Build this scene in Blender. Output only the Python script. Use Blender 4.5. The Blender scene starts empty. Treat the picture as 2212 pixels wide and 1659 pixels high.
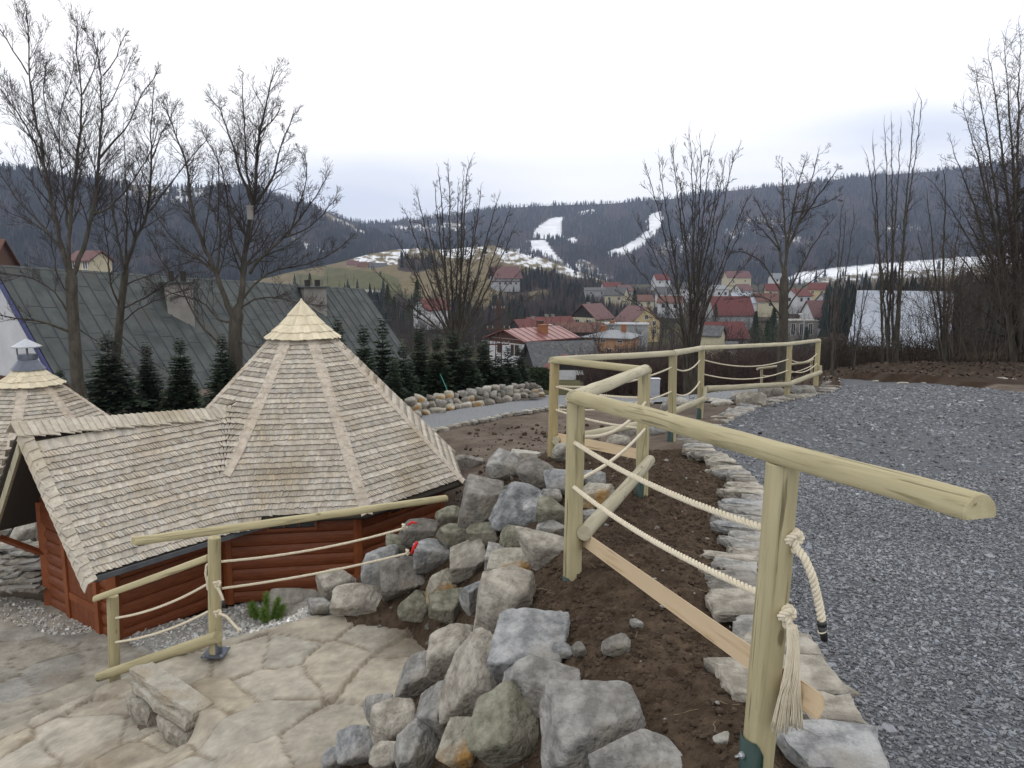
import bpy, math, random
import numpy as np
from mathutils import Vector, Matrix
RAD = math.radians
# ------------------------------------------------------------------ camera, world, sun, exposure
FOC = 769.0
PITCH = RAD(8.4)
CPI, SPI = math.cos(PITCH), math.sin(PITCH)
scene = bpy.context.scene
cam_d = bpy.data.cameras.new("camera")
cam = bpy.data.objects.new("camera", cam_d)
scene.collection.objects.link(cam)
cam.location = (0, 0, 0)
cam.rotation_euler = (RAD(90) - PITCH, 0, 0)
cam_d.sensor_width = 36.0
cam_d.lens = FOC / 1024.0 * 36.0
cam_d.clip_start = 0.05
cam_d.clip_end = 30000
scene.camera = cam
scene.view_settings.view_transform = 'Standard'
scene.view_settings.look = 'None'
scene.view_settings.exposure = 0.0
scene.view_settings.gamma = 1.0
scene.cycles.max_bounces = 5
scene.cycles.diffuse_bounces = 3
scene.cycles.glossy_bounces = 2
scene.cycles.volume_bounces = 0
world = bpy.data.worlds.new("World")
scene.world = world
world.use_nodes = True
wn = world.node_tree.nodes; wl = world.node_tree.links
bg = wn["Background"]
sky = wn.new("ShaderNodeTexSky"); sky.sky_type = 'NISHITA'; sky.sun_disc = False
SUN_EL, SUN_ROT = RAD(38), RAD(10)
sky.sun_elevation = SUN_EL; sky.sun_rotation = SUN_ROT
tc = wn.new("ShaderNodeTexCoord")
sep = wn.new("ShaderNodeSeparateXYZ"); wl.new(tc.outputs["Generated"], sep.inputs[0])
# overcast cloud deck: bright white overhead, thin blue-grey gaps low over the hills
mp = wn.new("ShaderNodeMapping"); mp.inputs["Scale"].default_value = (1.6, 1.6, 9.0)
wl.new(tc.outputs["Generated"], mp.inputs[0])
nz = wn.new("ShaderNodeTexNoise"); nz.inputs["Scale"].default_value = 1.7; nz.inputs["Detail"].default_value = 4
wl.new(mp.outputs[0], nz.inputs[0])
ad = wn.new("ShaderNodeMath"); ad.operation = 'MULTIPLY_ADD'
ad.inputs[1].default_value = 0.16; ad.inputs[2].default_value = -0.08
wl.new(nz.outputs["Fac"], ad.inputs[0])
sm = wn.new("ShaderNodeMath"); sm.operation = 'ADD'
wl.new(sep.outputs["Z"], sm.inputs[0]); wl.new(ad.outputs[0], sm.inputs[1])
cr = wn.new("ShaderNodeValToRGB")
cr.color_ramp.elements[0].position = 0.02; cr.color_ramp.elements[0].color = (1.0, 1.05, 1.18, 1)
cr.color_ramp.elements[1].position = 0.15; cr.color_ramp.elements[1].color = (1.40, 1.39, 1.38, 1)
e = cr.color_ramp.elements.new(0.085); e.color = (1.25, 1.27, 1.32, 1)
wl.new(sm.outputs[0], cr.inputs[0])
mx = wn.new("ShaderNodeMix"); mx.data_type = 'RGBA'; mx.inputs[0].default_value = 0.93
skm = wn.new("ShaderNodeVectorMath"); skm.operation = 'SCALE'; skm.inputs["Scale"].default_value = 0.08
wl.new(sky.outputs[0], skm.inputs[0])
wl.new(skm.outputs[0], mx.inputs[6])
prev = cr.outputs[0]
for (dx, dy, dz, kx, kz, amt) in ((-0.19, 0.975, 0.085, 3.6, 15.0, 0.6), (0.45, 0.88, 0.155, 5.0, 26.0, 0.55), (0.62, 0.78, 0.40, 1.6, 2.2, 0.30)):
    # distant gaps in the cloud deck where the blue-grey sky shows low over the hills
    sb = wn.new("ShaderNodeVectorMath"); sb.operation = 'SUBTRACT'; wl.new(tc.outputs["Generated"], sb.inputs[0]); sb.inputs[1].default_value = (dx, dy, dz)
    ml = wn.new("ShaderNodeVectorMath"); ml.operation = 'MULTIPLY'; wl.new(sb.outputs[0], ml.inputs[0]); ml.inputs[1].default_value = (kx, kx, kz)
    ln = wn.new("ShaderNodeVectorMath"); ln.operation = 'LENGTH'; wl.new(ml.outputs[0], ln.inputs[0])
    lm = wn.new("ShaderNodeMath"); lm.operation = 'MULTIPLY_ADD'; lm.inputs[1].default_value = 0.9; wl.new(nz.outputs["Fac"], lm.inputs[0]); wl.new(ln.outputs["Value"], lm.inputs[2])
    mr = wn.new("ShaderNodeMapRange"); mr.interpolation_type = 'SMOOTHSTEP'; mr.inputs[1].default_value = 1.55; mr.inputs[2].default_value = 0.55; mr.inputs[3].default_value = 0; mr.inputs[4].default_value = amt; wl.new(lm.outputs[0], mr.inputs[0])
    m2 = wn.new("ShaderNodeMix"); m2.data_type = 'RGBA'; wl.new(mr.outputs[0], m2.inputs[0]); wl.new(prev, m2.inputs[6]); m2.inputs[7].default_value = (0.62, 0.73, 0.98, 1); prev = m2.outputs[2]
wl.new(prev, mx.inputs[7])
wl.new(mx.outputs[2], bg.inputs[0])
bg.inputs[1].default_value = 1.0
sun_d = bpy.data.lights.new("sun", 'SUN'); sun = bpy.data.objects.new("sun", sun_d)
scene.collection.objects.link(sun)
sun_d.energy = 0.6; sun_d.angle = RAD(25); sun_d.color = (1, 0.97, 0.92)
_sd = Vector((math.sin(SUN_ROT) * math.cos(SUN_EL), math.cos(SUN_ROT) * math.cos(SUN_EL), math.sin(SUN_EL)))
sun.rotation_euler = _sd.to_track_quat('Z', 'Y').to_euler()
# ------------------------------------------------------------------ helpers
rng = np.random.default_rng(7)
random.seed(7)
KD = 1024.0 / 2212.0
def ray(u, v):
    dv = v - 384.0
    return np.array([u - 512.0, FOC * CPI - dv * SPI, -FOC * SPI - dv * CPI])
def atY(u, v, Y):
    r = ray(u, v); return r * (Y / r[1])
def atZ(u, v, z):
    r = ray(u, v); return r * (z / r[2])
def DY(x, y, Y): return atY(x * KD, y * KD, Y)
def DZ(x, y, z): return atZ(x * KD, y * KD, z)
def proj(p):
    x, y, z = p
    d = y * CPI - z * SPI
    return (512 + FOC * x / d) / KD, (384 - FOC * (y * SPI + z * CPI) / d) / KD
_perm = rng.random((64, 64, 64)).astype(np.float32)
def vnoise(P, s=1.0, seed=0):
    P = np.asarray(P, float) * s + seed * 17.37
    if P.shape[-1] == 2: P = np.concatenate([P, np.full(P.shape[:-1] + (1,), 3.3 + seed)], -1)
    i = np.floor(P).astype(int); f = P - i; f = f * f * (3 - 2 * f); i &= 63; j = (i + 1) & 63
    x0, y0, z0 = i[..., 0], i[..., 1], i[..., 2]; x1, y1, z1 = j[..., 0], j[..., 1], j[..., 2]
    fx, fy, fz = f[..., 0], f[..., 1], f[..., 2]
    def L(a, b, t): return a + (b - a) * t
    return L(L(L(_perm[x0, y0, z0], _perm[x1, y0, z0], fx), L(_perm[x0, y1, z0], _perm[x1, y1, z0], fx), fy),
             L(L(_perm[x0, y0, z1], _perm[x1, y0, z1], fx), L(_perm[x0, y1, z1], _perm[x1, y1, z1], fx), fy), fz) * 2 - 1
def fbm(P, s=1.0, o=4, seed=0, g=0.5):
    t = 0; a = 1.0; n = 0
    for k in range(o):
        t = t + a * vnoise(P, s * 2.03 ** k, seed + k); n += a; a *= g
    return t / n
def inpoly(x, y, poly):
    x = np.asarray(x); y = np.asarray(y); c = np.zeros(x.shape, bool); n = len(poly)
    for i in range(n):
        x0, y0 = poly[i]; x1, y1 = poly[(i + 1) % n]
        if y0 == y1: continue
        c ^= ((y0 > y) != (y1 > y)) & (x < (x1 - x0) * (y - y0) / (y1 - y0) + x0)
    return c
def tag(o, label=None, cat=None, group=None, kind=None):
    if label: o["label"] = label
    if cat: o["category"] = cat
    if group: o["group"] = group
    if kind: o["kind"] = kind
    return o
def link(o, parent=None):
    scene.collection.objects.link(o)
    if parent is not None: o.parent = parent
    return o
def thing(name, label, cat, loc=(0, 0, 0), rz=0.0, group=None):
    o = bpy.data.objects.new(name, None); o.empty_display_size = 0.1
    o.location = [float(t) for t in loc]; o.rotation_euler = (0, 0, rz)
    link(o); return tag(o, label, cat, group)
def mk(name, V, F, mat=None, parent=None, smooth=False, col=None, loc=None, M=None):
    V = np.asarray(V, dtype=np.float32).reshape(-1, 3)
    if isinstance(F, np.ndarray): F = [F]
    groups = []
    if len(F) and not isinstance(F[0], np.ndarray):
        d = {}
        for f in F: d.setdefault(len(f), []).append(f)
        groups = [np.array(a, dtype=np.int32) for a in d.values()]
    else: groups = [np.asarray(a, dtype=np.int32) for a in F if len(a)]
    me = bpy.data.meshes.new(name)
    me.vertices.add(len(V)); me.vertices.foreach_set("co", V.ravel())
    li = np.concatenate([g.ravel() for g in groups]); cnt = np.concatenate([np.full(len(g), g.shape[1], np.int32) for g in groups])
    me.loops.add(len(li)); me.loops.foreach_set("vertex_index", li)
    me.polygons.add(len(cnt)); st = np.concatenate([[0], np.cumsum(cnt)[:-1]]).astype(np.int32)
    me.polygons.foreach_set("loop_start", st)
    try: me.polygons.foreach_set("loop_total", cnt)
    except Exception: pass
    me.polygons.foreach_set("use_smooth", np.full(len(cnt), bool(smooth)))
    if col is not None:
        col = np.asarray(col, np.float32)
        if col.ndim == 1: col = np.repeat(col[:, None], 3, 1)
        c4 = np.ones((len(V), 4), np.float32); c4[:, :3] = col
        at = me.color_attributes.new("Col", 'FLOAT_COLOR', 'POINT'); at.data.foreach_set("color", c4.ravel())
    me.update(calc_edges=True); me.validate()
    if mat: me.materials.append(mat)
    o = bpy.data.objects.new(name, me)
    if loc is not None: o.location = [float(t) for t in loc]
    if M is not None: o.matrix_basis = M
    link(o, parent); return o
BOXF = [(0, 3, 2, 1), (4, 5, 6, 7), (0, 1, 5, 4), (1, 2, 6, 5), (2, 3, 7, 6), (3, 0, 4, 7)]
class MB:
    def __init__(s): s.V = []; s.F = []; s.C = []; s.n = 0
    def add(s, V, F, c=None):
        V = np.asarray(V, float).reshape(-1, 3)
        s.V.append(V); s.F += [tuple(int(i) + s.n for i in f) for f in F]; s.n += len(V)
        cc = np.ones((len(V), 3)) if c is None else np.broadcast_to(np.asarray(c, float).reshape(-1, 3) if np.ndim(c) else np.full((1, 3), c), (len(V), 3))
        s.C.append(cc); return s
    def box(s, x0, x1, y0, y1, z0, z1, c=None):
        return s.add([(x0, y0, z0), (x1, y0, z0), (x1, y1, z0), (x0, y1, z0), (x0, y0, z1), (x1, y0, z1), (x1, y1, z1), (x0, y1, z1)], BOXF, c)
    def hexa(s, P8, c=None): return s.add(P8, BOXF, c)
    def plate(s, quad, th, c=None):   # thick quad, quad = 4 points ccw, thickness against normal
        q = np.array(quad, float); n = np.cross(q[1] - q[0], q[3] - q[0]); n /= np.linalg.norm(n)
        return s.hexa(list(q - n * th) + list(q), c)
    def tube(s, pts, rad, n=8, cap=True, c=None):
        V, F = tube(pts, rad, n, cap); return s.add(V, F, c)
    def obj(s, name, mat=None, parent=None, smooth=False, loc=None, M=None):
        V = np.concatenate(s.V)
        return mk(name, V, s.F, mat, parent, smooth, np.concatenate(s.C), loc, M)
def tube(pts, rad, n=8, cap=True):
    P = np.asarray(pts, float); m = len(P); rad = np.broadcast_to(np.asarray(rad, float), (m,))
    T = np.gradient(P, axis=0); T /= np.linalg.norm(T, axis=1)[:, None] + 1e-12
    a = np.array([0, 0, 1.0]) if abs(T[0][2]) < 0.9 else np.array([1.0, 0, 0])
    N = np.cross(T[0], a); N /= np.linalg.norm(N)
    V = []
    th = np.arange(n) * 2 * math.pi / n
    for i in range(m):
        N = N - T[i] * N.dot(T[i]); N /= np.linalg.norm(N) + 1e-12; B = np.cross(T[i], N)
        V.append(P[i] + rad[i] * (np.cos(th)[:, None] * N + np.sin(th)[:, None] * B))
    F = []
    for i in range(m - 1):
        for k in range(n):
            k2 = (k + 1) % n; F.append((i * n + k, i * n + k2, (i + 1) * n + k2, (i + 1) * n + k))
    if cap: F.append(tuple(range(n - 1, -1, -1))); F.append(tuple((m - 1) * n + k for k in range(n)))
    return np.concatenate(V), F
def segmesh(S, n=3):
    """S: array (k,8) p0 p1 r0 r1 -> open tubes"""
    S = np.asarray(S, float); k = len(S); P0 = S[:, :3]; P1 = S[:, 3:6]; r0 = S[:, 6]; r1 = S[:, 7]
    T = P1 - P0; T /= np.linalg.norm(T, axis=1)[:, None] + 1e-9
    A = np.where(np.abs(T[:, 2:3]) < 0.8, np.array([[0, 0, 1.0]]), np.array([[1.0, 0, 0]]))
    N = np.cross(T, A); N /= np.linalg.norm(N, axis=1)[:, None] + 1e-9; B = np.cross(T, N)
    V = np.zeros((k, 2 * n, 3))
    for j in range(n):
        a = 2 * math.pi * j / n; o = math.cos(a) * N + math.sin(a) * B
        V[:, j] = P0 + o * r0[:, None]; V[:, n + j] = P1 + o * r1[:, None]
    base = (np.arange(k) * 2 * n)[:, None]
    F = np.concatenate([base + np.array([[j, (j + 1) % n, n + (j + 1) % n, n + j]]) for j in range(n)])
    return V.reshape(-1, 3), F
def zmat(p0, p1):
    """matrix with local z from p0 to p1"""
    p0 = Vector(p0); p1 = Vector(p1); d = (p1 - p0)
    z = d.normalized(); up = Vector((0, 0, 1)) if abs(z.z) < 0.95 else Vector((0, 1, 0))
    x = up.cross(z).normalized(); y = z.cross(x)      # y is the "upper" side of a lying log
    M = Matrix((x, y, z)).transposed().to_4x4(); M.translation = p0
    return M, d.length
# ------------------------------------------------------------------ materials
MAT = {}
def pm(name, c1, c2=None, scale=5.0, rough=0.85, bump=0.0, bscale=30.0, stretch=(1, 1, 1), attr=False,
       c3=None, s3=1.2, t3=(0.55, 0.7), detail=5.0, metal=0.0, spec=0.25, bdist=0.02, ramp=(0.35, 0.65), vor=False, rnd=0.0, coord='Object'):
    m = bpy.data.materials.new(name); m.use_nodes = True; N = m.node_tree.nodes; L = m.node_tree.links
    b = N["Principled BSDF"]; b.inputs["Roughness"].default_value = rough; b.inputs["Metallic"].default_value = metal
    b.inputs["Specular IOR Level"].default_value = spec
    t = N.new("ShaderNodeTexCoord"); mp = N.new("ShaderNodeMapping"); mp.inputs["Scale"].default_value = stretch
    L.new(t.outputs[coord], mp.inputs[0])
    c2 = c2 or c1
    n1 = N.new("ShaderNodeTexNoise"); n1.inputs["Scale"].default_value = scale; n1.inputs["Detail"].default_value = detail
    n1.inputs["Roughness"].default_value = 0.62
    L.new(mp.outputs[0], n1.inputs["Vector"])
    r = N.new("ShaderNodeValToRGB"); r.color_ramp.elements[0].position = ramp[0]; r.color_ramp.elements[1].position = ramp[1]
    r.color_ramp.elements[0].color = (*c1, 1); r.color_ramp.elements[1].color = (*c2, 1)
    L.new(n1.outputs["Fac"], r.inputs[0]); out = r.outputs[0]
    if c3:
        n3 = N.new("ShaderNodeTexNoise"); n3.inputs["Scale"].default_value = s3; n3.inputs["Detail"].default_value = 4
        L.new(mp.outputs[0], n3.inputs["Vector"])
        r3 = N.new("ShaderNodeMapRange"); r3.inputs[1].default_value = t3[0]; r3.inputs[2].default_value = t3[1]
        L.new(n3.outputs["Fac"], r3.inputs[0])
        mxx = N.new("ShaderNodeMix"); mxx.data_type = 'RGBA'; L.new(r3.outputs[0], mxx.inputs[0]); L.new(out, mxx.inputs[6])
        mxx.inputs[7].default_value = (*c3, 1); out = mxx.outputs[2]
    if attr:
        at = N.new("ShaderNodeAttribute"); at.attribute_name = "Col"
        mm = N.new("ShaderNodeMix"); mm.data_type = 'RGBA'; mm.blend_type = 'MULTIPLY'; mm.inputs[0].default_value = 1
        L.new(out, mm.inputs[6]); L.new(at.outputs["Color"], mm.inputs[7]); out = mm.outputs[2]
    if rnd:
        oi = N.new("ShaderNodeObjectInfo"); rr = N.new("ShaderNodeMapRange"); rr.inputs[3].default_value = 1 - rnd; rr.inputs[4].default_value = 1 + rnd
        L.new(oi.outputs["Random"], rr.inputs[0])
        vm = N.new("ShaderNodeVectorMath"); vm.operation = 'SCALE'; L.new(out, vm.inputs[0]); L.new(rr.outputs[0], vm.inputs["Scale"]); out = vm.outputs[0]
    L.new(out, b.inputs["Base Color"])
    if bump:
        if vor:
            n2 = N.new("ShaderNodeTexVoronoi"); n2.inputs["Scale"].default_value = bscale; hgt = n2.outputs["Distance"]
        else:
            n2 = N.new("ShaderNodeTexNoise"); n2.inputs["Scale"].default_value = bscale; n2.inputs["Detail"].default_value = 6; hgt = n2.outputs["Fac"]
        L.new(mp.outputs[0], n2.inputs["Vector"])
        bp = N.new("ShaderNodeBump"); bp.inputs["Strength"].default_value = bump; bp.inputs["Distance"].default_value = bdist
        L.new(hgt, bp.inputs["Height"]); L.new(bp.outputs[0], b.inputs["Normal"])
    MAT[name] = m; return m
# weathered pine logs: grain along local z, with knots
def wood(name, c1, c2, dark, knot=True):
    m = pm(name, c1, c2, scale=3.0, rough=0.75, bump=0.25, bscale=60, stretch=(6, 6, 0.5), ramp=(0.3, 0.7), bdist=0.004, rnd=0.08)
    N = m.node_tree.nodes; L = m.node_tree.links; b = N["Principled BSDF"]
    src = b.inputs["Base Color"].links[0].from_socket
    t0 = N.new("ShaderNodeTexCoord"); oi = N.new("ShaderNodeObjectInfo"); t = N.new("ShaderNodeVectorMath"); t.operation = 'MULTIPLY_ADD'; cx = N.new("ShaderNodeCombineXYZ")
    for k_ in range(3): L.new(oi.outputs["Random"], cx.inputs[k_])
    L.new(cx.outputs[0], t.inputs[0]); t.inputs[1].default_value = (7.3, 5.1, 9.7); L.new(t0.outputs["Object"], t.inputs[2])
    mp = N.new("ShaderNodeMapping"); mp.inputs["Scale"].default_value = (14, 14, 0.8); L.new(t.outputs[0], mp.inputs[0])
    w = N.new("ShaderNodeTexNoise"); w.inputs["Scale"].default_value = 2.2; w.inputs["Detail"].default_value = 7; w.inputs["Distortion"].default_value = 0.9
    L.new(mp.outputs[0], w.inputs["Vector"])
    r = N.new("ShaderNodeMapRange"); r.inputs[1].default_value = 0.56; r.inputs[2].default_value = 0.70; r.inputs[4].default_value = 0.75
    L.new(w.outputs["Fac"], r.inputs[0])
    x = N.new("ShaderNodeMix"); x.data_type = 'RGBA'; L.new(r.outputs[0], x.inputs[0]); L.new(src, x.inputs[6]); x.inputs[7].default_value = (*dark, 1)
    out = x.outputs[2]
    if knot:
        mp2 = N.new("ShaderNodeMapping"); mp2.inputs["Scale"].default_value = (5, 5, 2.4); L.new(t.outputs[0], mp2.inputs[0])
        vo = N.new("ShaderNodeTexVoronoi"); vo.inputs["Scale"].default_value = 1.0; L.new(mp2.outputs[0], vo.inputs["Vector"])
        kr = N.new("ShaderNodeMapRange"); kr.inputs[1].default_value = 0.105; kr.inputs[2].default_value = 0.06; kr.inputs[4].default_value = 0.7
        L.new(vo.outputs["Distance"], kr.inputs[0])
        x2 = N.new("ShaderNodeMix"); x2.data_type = 'RGBA'; L.new(kr.outputs[0], x2.inputs[0]); L.new(out, x2.inputs[6])
        x2.inputs[7].default_value = (dark[0] * 0.6, dark[1] * 0.5, dark[2] * 0.4, 1); out = x2.outputs[2]
    mp3 = N.new("ShaderNodeMapping"); mp3.inputs["Scale"].default_value = (30, 30, 1.1); L.new(t.outputs[0], mp3.inputs[0])
    ck = N.new("ShaderNodeTexNoise"); ck.inputs["Scale"].default_value = 1.6; ck.inputs["Detail"].default_value = 3; L.new(mp3.outputs[0], ck.inputs["Vector"])
    c2_ = N.new("ShaderNodeMapRange"); c2_.inputs[1].default_value = 0.665; c2_.inputs[2].default_value = 0.70; c2_.inputs[4].default_value = 0.6; L.new(ck.outputs["Fac"], c2_.inputs[0])
    x3 = N.new("ShaderNodeMix"); x3.data_type = 'RGBA'; L.new(c2_.outputs[0], x3.inputs[0]); L.new(out, x3.inputs[6]); x3.inputs[7].default_value = (dark[0] * .45, dark[1] * .42, dark[2] * .4, 1); out = x3.outputs[2]
    L.new(out, b.inputs["Base Color"]); return m
wood("log", (0.31, 0.27, 0.155), (0.435, 0.385, 0.235), (0.155, 0.135, 0.068))
wood("log_pale", (0.335, 0.305, 0.21), (0.435, 0.40, 0.29), (0.20, 0.178, 0.115))
wood("log_brown", (0.34, 0.27, 0.13), (0.42, 0.35, 0.19), (0.20, 0.14, 0.06))
wood("sawn", (0.56, 0.43, 0.275), (0.61, 0.475, 0.31), (0.42, 0.29, 0.16))
pm("rope", (0.60, 0.53, 0.40), (0.70, 0.64, 0.50), scale=40, rough=0.95, bump=0.6, bscale=260, bdist=0.002)
pm("green_steel", (0.004, 0.028, 0.022), (0.006, 0.036, 0.028), rough=0.45, spec=0.5)
pm("zinc", (0.45, 0.47, 0.5), (0.55, 0.57, 0.6), rough=0.35, metal=0.8)
pm("black_tape", (0.012, 0.012, 0.014), (0.02, 0.02, 0.022), rough=0.4, spec=0.5)
pm("red_tape", (0.55, 0.02, 0.02), rough=0.5)
pm("soil", (0.048, 0.034, 0.024), (0.105, 0.078, 0.056), scale=9, rough=0.97, bump=0.9, bscale=70, attr=True, spec=0.1, bdist=0.03, detail=9)
pm("earth", (0.085, 0.066, 0.052), (0.15, 0.122, 0.10), scale=2.2, rough=0.97, bump=0.7, bscale=14, attr=True, spec=0.1, bdist=0.05, detail=9)
pm("clod", (0.045, 0.032, 0.023), (0.10, 0.074, 0.054), scale=14, rough=0.97, bump=0.8, bscale=60, spec=0.08)
pm("gravel", (0.085, 0.091, 0.102), (0.172, 0.181, 0.198), scale=45, rough=0.85, bump=1.0, bscale=48, vor=True, bdist=0.03, c3=(0.105, 0.11, 0.122), s3=0.6, detail=8)
pm("chips", (0.135, 0.142, 0.155), (0.20, 0.208, 0.225), scale=60, rough=0.7, attr=True, spec=0.3)
pm("path_gravel", (0.17, 0.18, 0.19), (0.26, 0.27, 0.285), scale=30, rough=0.9, bump=0.9, bscale=40, vor=True, bdist=0.02)
pm("white_gravel", (0.50, 0.49, 0.46), (0.66, 0.65, 0.62), scale=20, rough=0.9, attr=True)
pm("flag", (0.86, 0.84, 0.80), (1.16, 1.14, 1.08), scale=6, rough=0.9, bump=0.5, bscale=26, attr=True, bdist=0.02, detail=9)
def rock(name, a, b, c=None, t3=(0.52, 0.66), s3=3.0):
    return pm(name, a, b, scale=8.5, rough=0.88, bump=1.0, bscale=26, c3=c, s3=s3, t3=t3, bdist=0.035, detail=10, spec=0.2, rnd=0.10, ramp=(0.39, 0.61))
rock("rock_grey", (0.18, 0.176, 0.165), (0.375, 0.365, 0.345), (0.26, 0.24, 0.205))
rock("rock_blue", (0.17, 0.174, 0.178), (0.36, 0.364, 0.365), (0.26, 0.25, 0.23))
rock("rock_beige", (0.225, 0.205, 0.17), (0.42, 0.39, 0.335), (0.2, 0.182, 0.155))
rock("rock_olive", (0.125, 0.122, 0.088), (0.255, 0.25, 0.195), (0.19, 0.175, 0.14))
rock("rock_ochre", (0.28, 0.26, 0.21), (0.47, 0.445, 0.375), (0.36, 0.21, 0.07))
rock("rock_dark", (0.12, 0.112, 0.1), (0.25, 0.235, 0.212), (0.19, 0.17, 0.14))
rock("rock_streak", (0.13, 0.136, 0.14), (0.31, 0.315, 0.315), (0.52, 0.52, 0.51), t3=(0.58, 0.68), s3=5)
rock("rock_pale", (0.31, 0.295, 0.255), (0.49, 0.475, 0.43), (0.25, 0.23, 0.195))
rock("slab_beige", (0.34, 0.315, 0.265), (0.47, 0.44, 0.38), (0.36, 0.31, 0.235))
pm("shingle", (0.43, 0.385, 0.325), (0.58, 0.535, 0.46), scale=12, rough=0.9, attr=True, bump=0.3, bscale=60, c3=(0.38, 0.32, 0.235), s3=0.9, t3=(0.52, 0.72), bdist=0.005)
pm("shingle_cap", (0.56, 0.50, 0.37), (0.66, 0.60, 0.46), scale=10, rough=0.9, attr=True, bump=0.3, bscale=50, bdist=0.005)
pm("underlay", (0.05, 0.042, 0.034), rough=0.95)
pm("red_wood", (0.14, 0.036, 0.012), (0.20, 0.058, 0.018), scale=3, rough=0.5, stretch=(2, 2, 9), bump=0.15, bscale=20, spec=0.35)
pm("red_trim", (0.19, 0.052, 0.016), (0.25, 0.075, 0.024), scale=4, rough=0.5, spec=0.35)
pm("felt", (0.07, 0.075, 0.085), (0.10, 0.105, 0.115), rough=0.8)
pm("glass_dark", (0.012, 0.015, 0.018), rough=0.08, spec=0.6)
pm("tin_dark", (0.10, 0.115, 0.15), (0.14, 0.155, 0.19), rough=0.4, metal=0.5)
pm("tin_light", (0.42, 0.44, 0.48), (0.5, 0.52, 0.56), rough=0.4, metal=0.4)
pm("bark", (0.045, 0.040, 0.033), (0.088, 0.079, 0.064), scale=9, rough=0.95, bump=0.8, bscale=25, stretch=(1, 1, 0.35), c3=(0.06, 0.065, 0.042), s3=0.8)
pm("twig", (0.036, 0.031, 0.029), (0.062, 0.053, 0.049), scale=2, rough=0.95)
pm("twig_brown", (0.046, 0.037, 0.031), (0.078, 0.063, 0.052), scale=2, rough=0.95)
pm("twig_red", (0.046, 0.032, 0.028), (0.074, 0.052, 0.044), scale=1, rough=0.95)
pm("needles", (0.024, 0.038, 0.025), (0.052, 0.074, 0.042), scale=9, rough=0.8, attr=True, spec=0.2)
pm("needles_bright", (0.13, 0.22, 0.04), (0.22, 0.34, 0.08), scale=20, rough=0.7)
pm("hill", (0.92, 0.92, 0.92), (1.06, 1.06, 1.06), scale=0.03, rough=1.0, attr=True, spec=0.0, detail=8)
pm("wood_far", (0.9, 0.9, 0.9), (1.1, 1.1, 1.1), scale=0.02, rough=1.0, attr=True, spec=0.0)
pm("zinc_roof", (0.050, 0.058, 0.057), (0.086, 0.096, 0.093), scale=1.3, rough=0.8, c3=(0.070, 0.071, 0.068), s3=0.5, metal=0.0, bump=0.05, bscale=3, detail=8)
pm("seam", (0.05, 0.055, 0.065), rough=0.6)
pm("plaster_white", (0.50, 0.51, 0.53), (0.58, 0.59, 0.61), scale=2, rough=0.9)
pm("plaster_cream", (0.46, 0.42, 0.30), (0.52, 0.48, 0.35), scale=2, rough=0.9)
pm("plaster_yellow", (0.48, 0.39, 0.22), (0.54, 0.44, 0.26), scale=2, rough=0.9)
pm("plaster_orange", (0.46, 0.27, 0.16), (0.52, 0.31, 0.19), scale=2, rough=0.9)
pm("plaster_grey", (0.30, 0.31, 0.32), (0.36, 0.37, 0.38), scale=2, rough=0.9)
pm("concrete", (0.20, 0.19, 0.175), (0.27, 0.26, 0.24), scale=1.5, rough=0.95, bump=0.3, bscale=8)
pm("brown_board", (0.075, 0.038, 0.026), (0.10, 0.052, 0.036), scale=3, rough=0.8)
pm("black_board", (0.025, 0.022, 0.022), (0.04, 0.034, 0.032), scale=3, rough=0.8)
pm("roof_red", (0.105, 0.034, 0.032), (0.14, 0.046, 0.042), scale=1.5, rough=0.8)
pm("roof_redmetal", (0.16, 0.062, 0.058), (0.22, 0.092, 0.085), scale=1.0, rough=0.5, metal=0.1)
pm("roof_rust", (0.10, 0.052, 0.042), (0.14, 0.072, 0.056), scale=1.5, rough=0.85)
pm("roof_brown", (0.12, 0.065, 0.065), (0.16, 0.09, 0.088), scale=1.5, rough=0.8)
pm("roof_grey", (0.07, 0.072, 0.078), (0.115, 0.118, 0.122), scale=3, rough=0.9, bump=0.4, bscale=6, c3=(0.13, 0.13, 0.12), s3=1.5)
pm("roof_slate", (0.16, 0.175, 0.19), (0.21, 0.225, 0.24), scale=1.5, rough=0.6)
pm("roof_light", (0.30, 0.335, 0.39), (0.38, 0.41, 0.46), scale=0.8, rough=0.5, metal=0.1, c3=(0.27, 0.29, 0.33), s3=0.4)
pm("frame_white", (0.62, 0.62, 0.60), rough=0.6)
pm("frame_brown", (0.10, 0.05, 0.03), rough=0.6)
pm("win", (0.03, 0.035, 0.042), rough=0.15, spec=0.6)
pm("brick", (0.24, 0.10, 0.05), (0.30, 0.14, 0.06), scale=8, rough=0.9)
pm("leaf", (0.038, 0.026, 0.019), (0.085, 0.058, 0.042), scale=3, rough=0.9, attr=True)
pm("grass_dry", (0.19, 0.16, 0.09), (0.27, 0.23, 0.14), scale=3, rough=0.95)
pm("hedge", (0.018, 0.030, 0.014), (0.035, 0.05, 0.022), scale=6, rough=0.9, attr=True)
pm("slate_slab", (0.15, 0.15, 0.145), (0.27, 0.255, 0.23), scale=5, rough=0.85, bump=0.5, bscale=20, rnd=0.2)
pm("cabinet", (0.40, 0.42, 0.45), rough=0.5)
pm("green_cane", (0.03, 0.22, 0.17), rough=0.5)
pm("pipe_blue", (0.03, 0.035, 0.12), rough=0.4)
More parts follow.
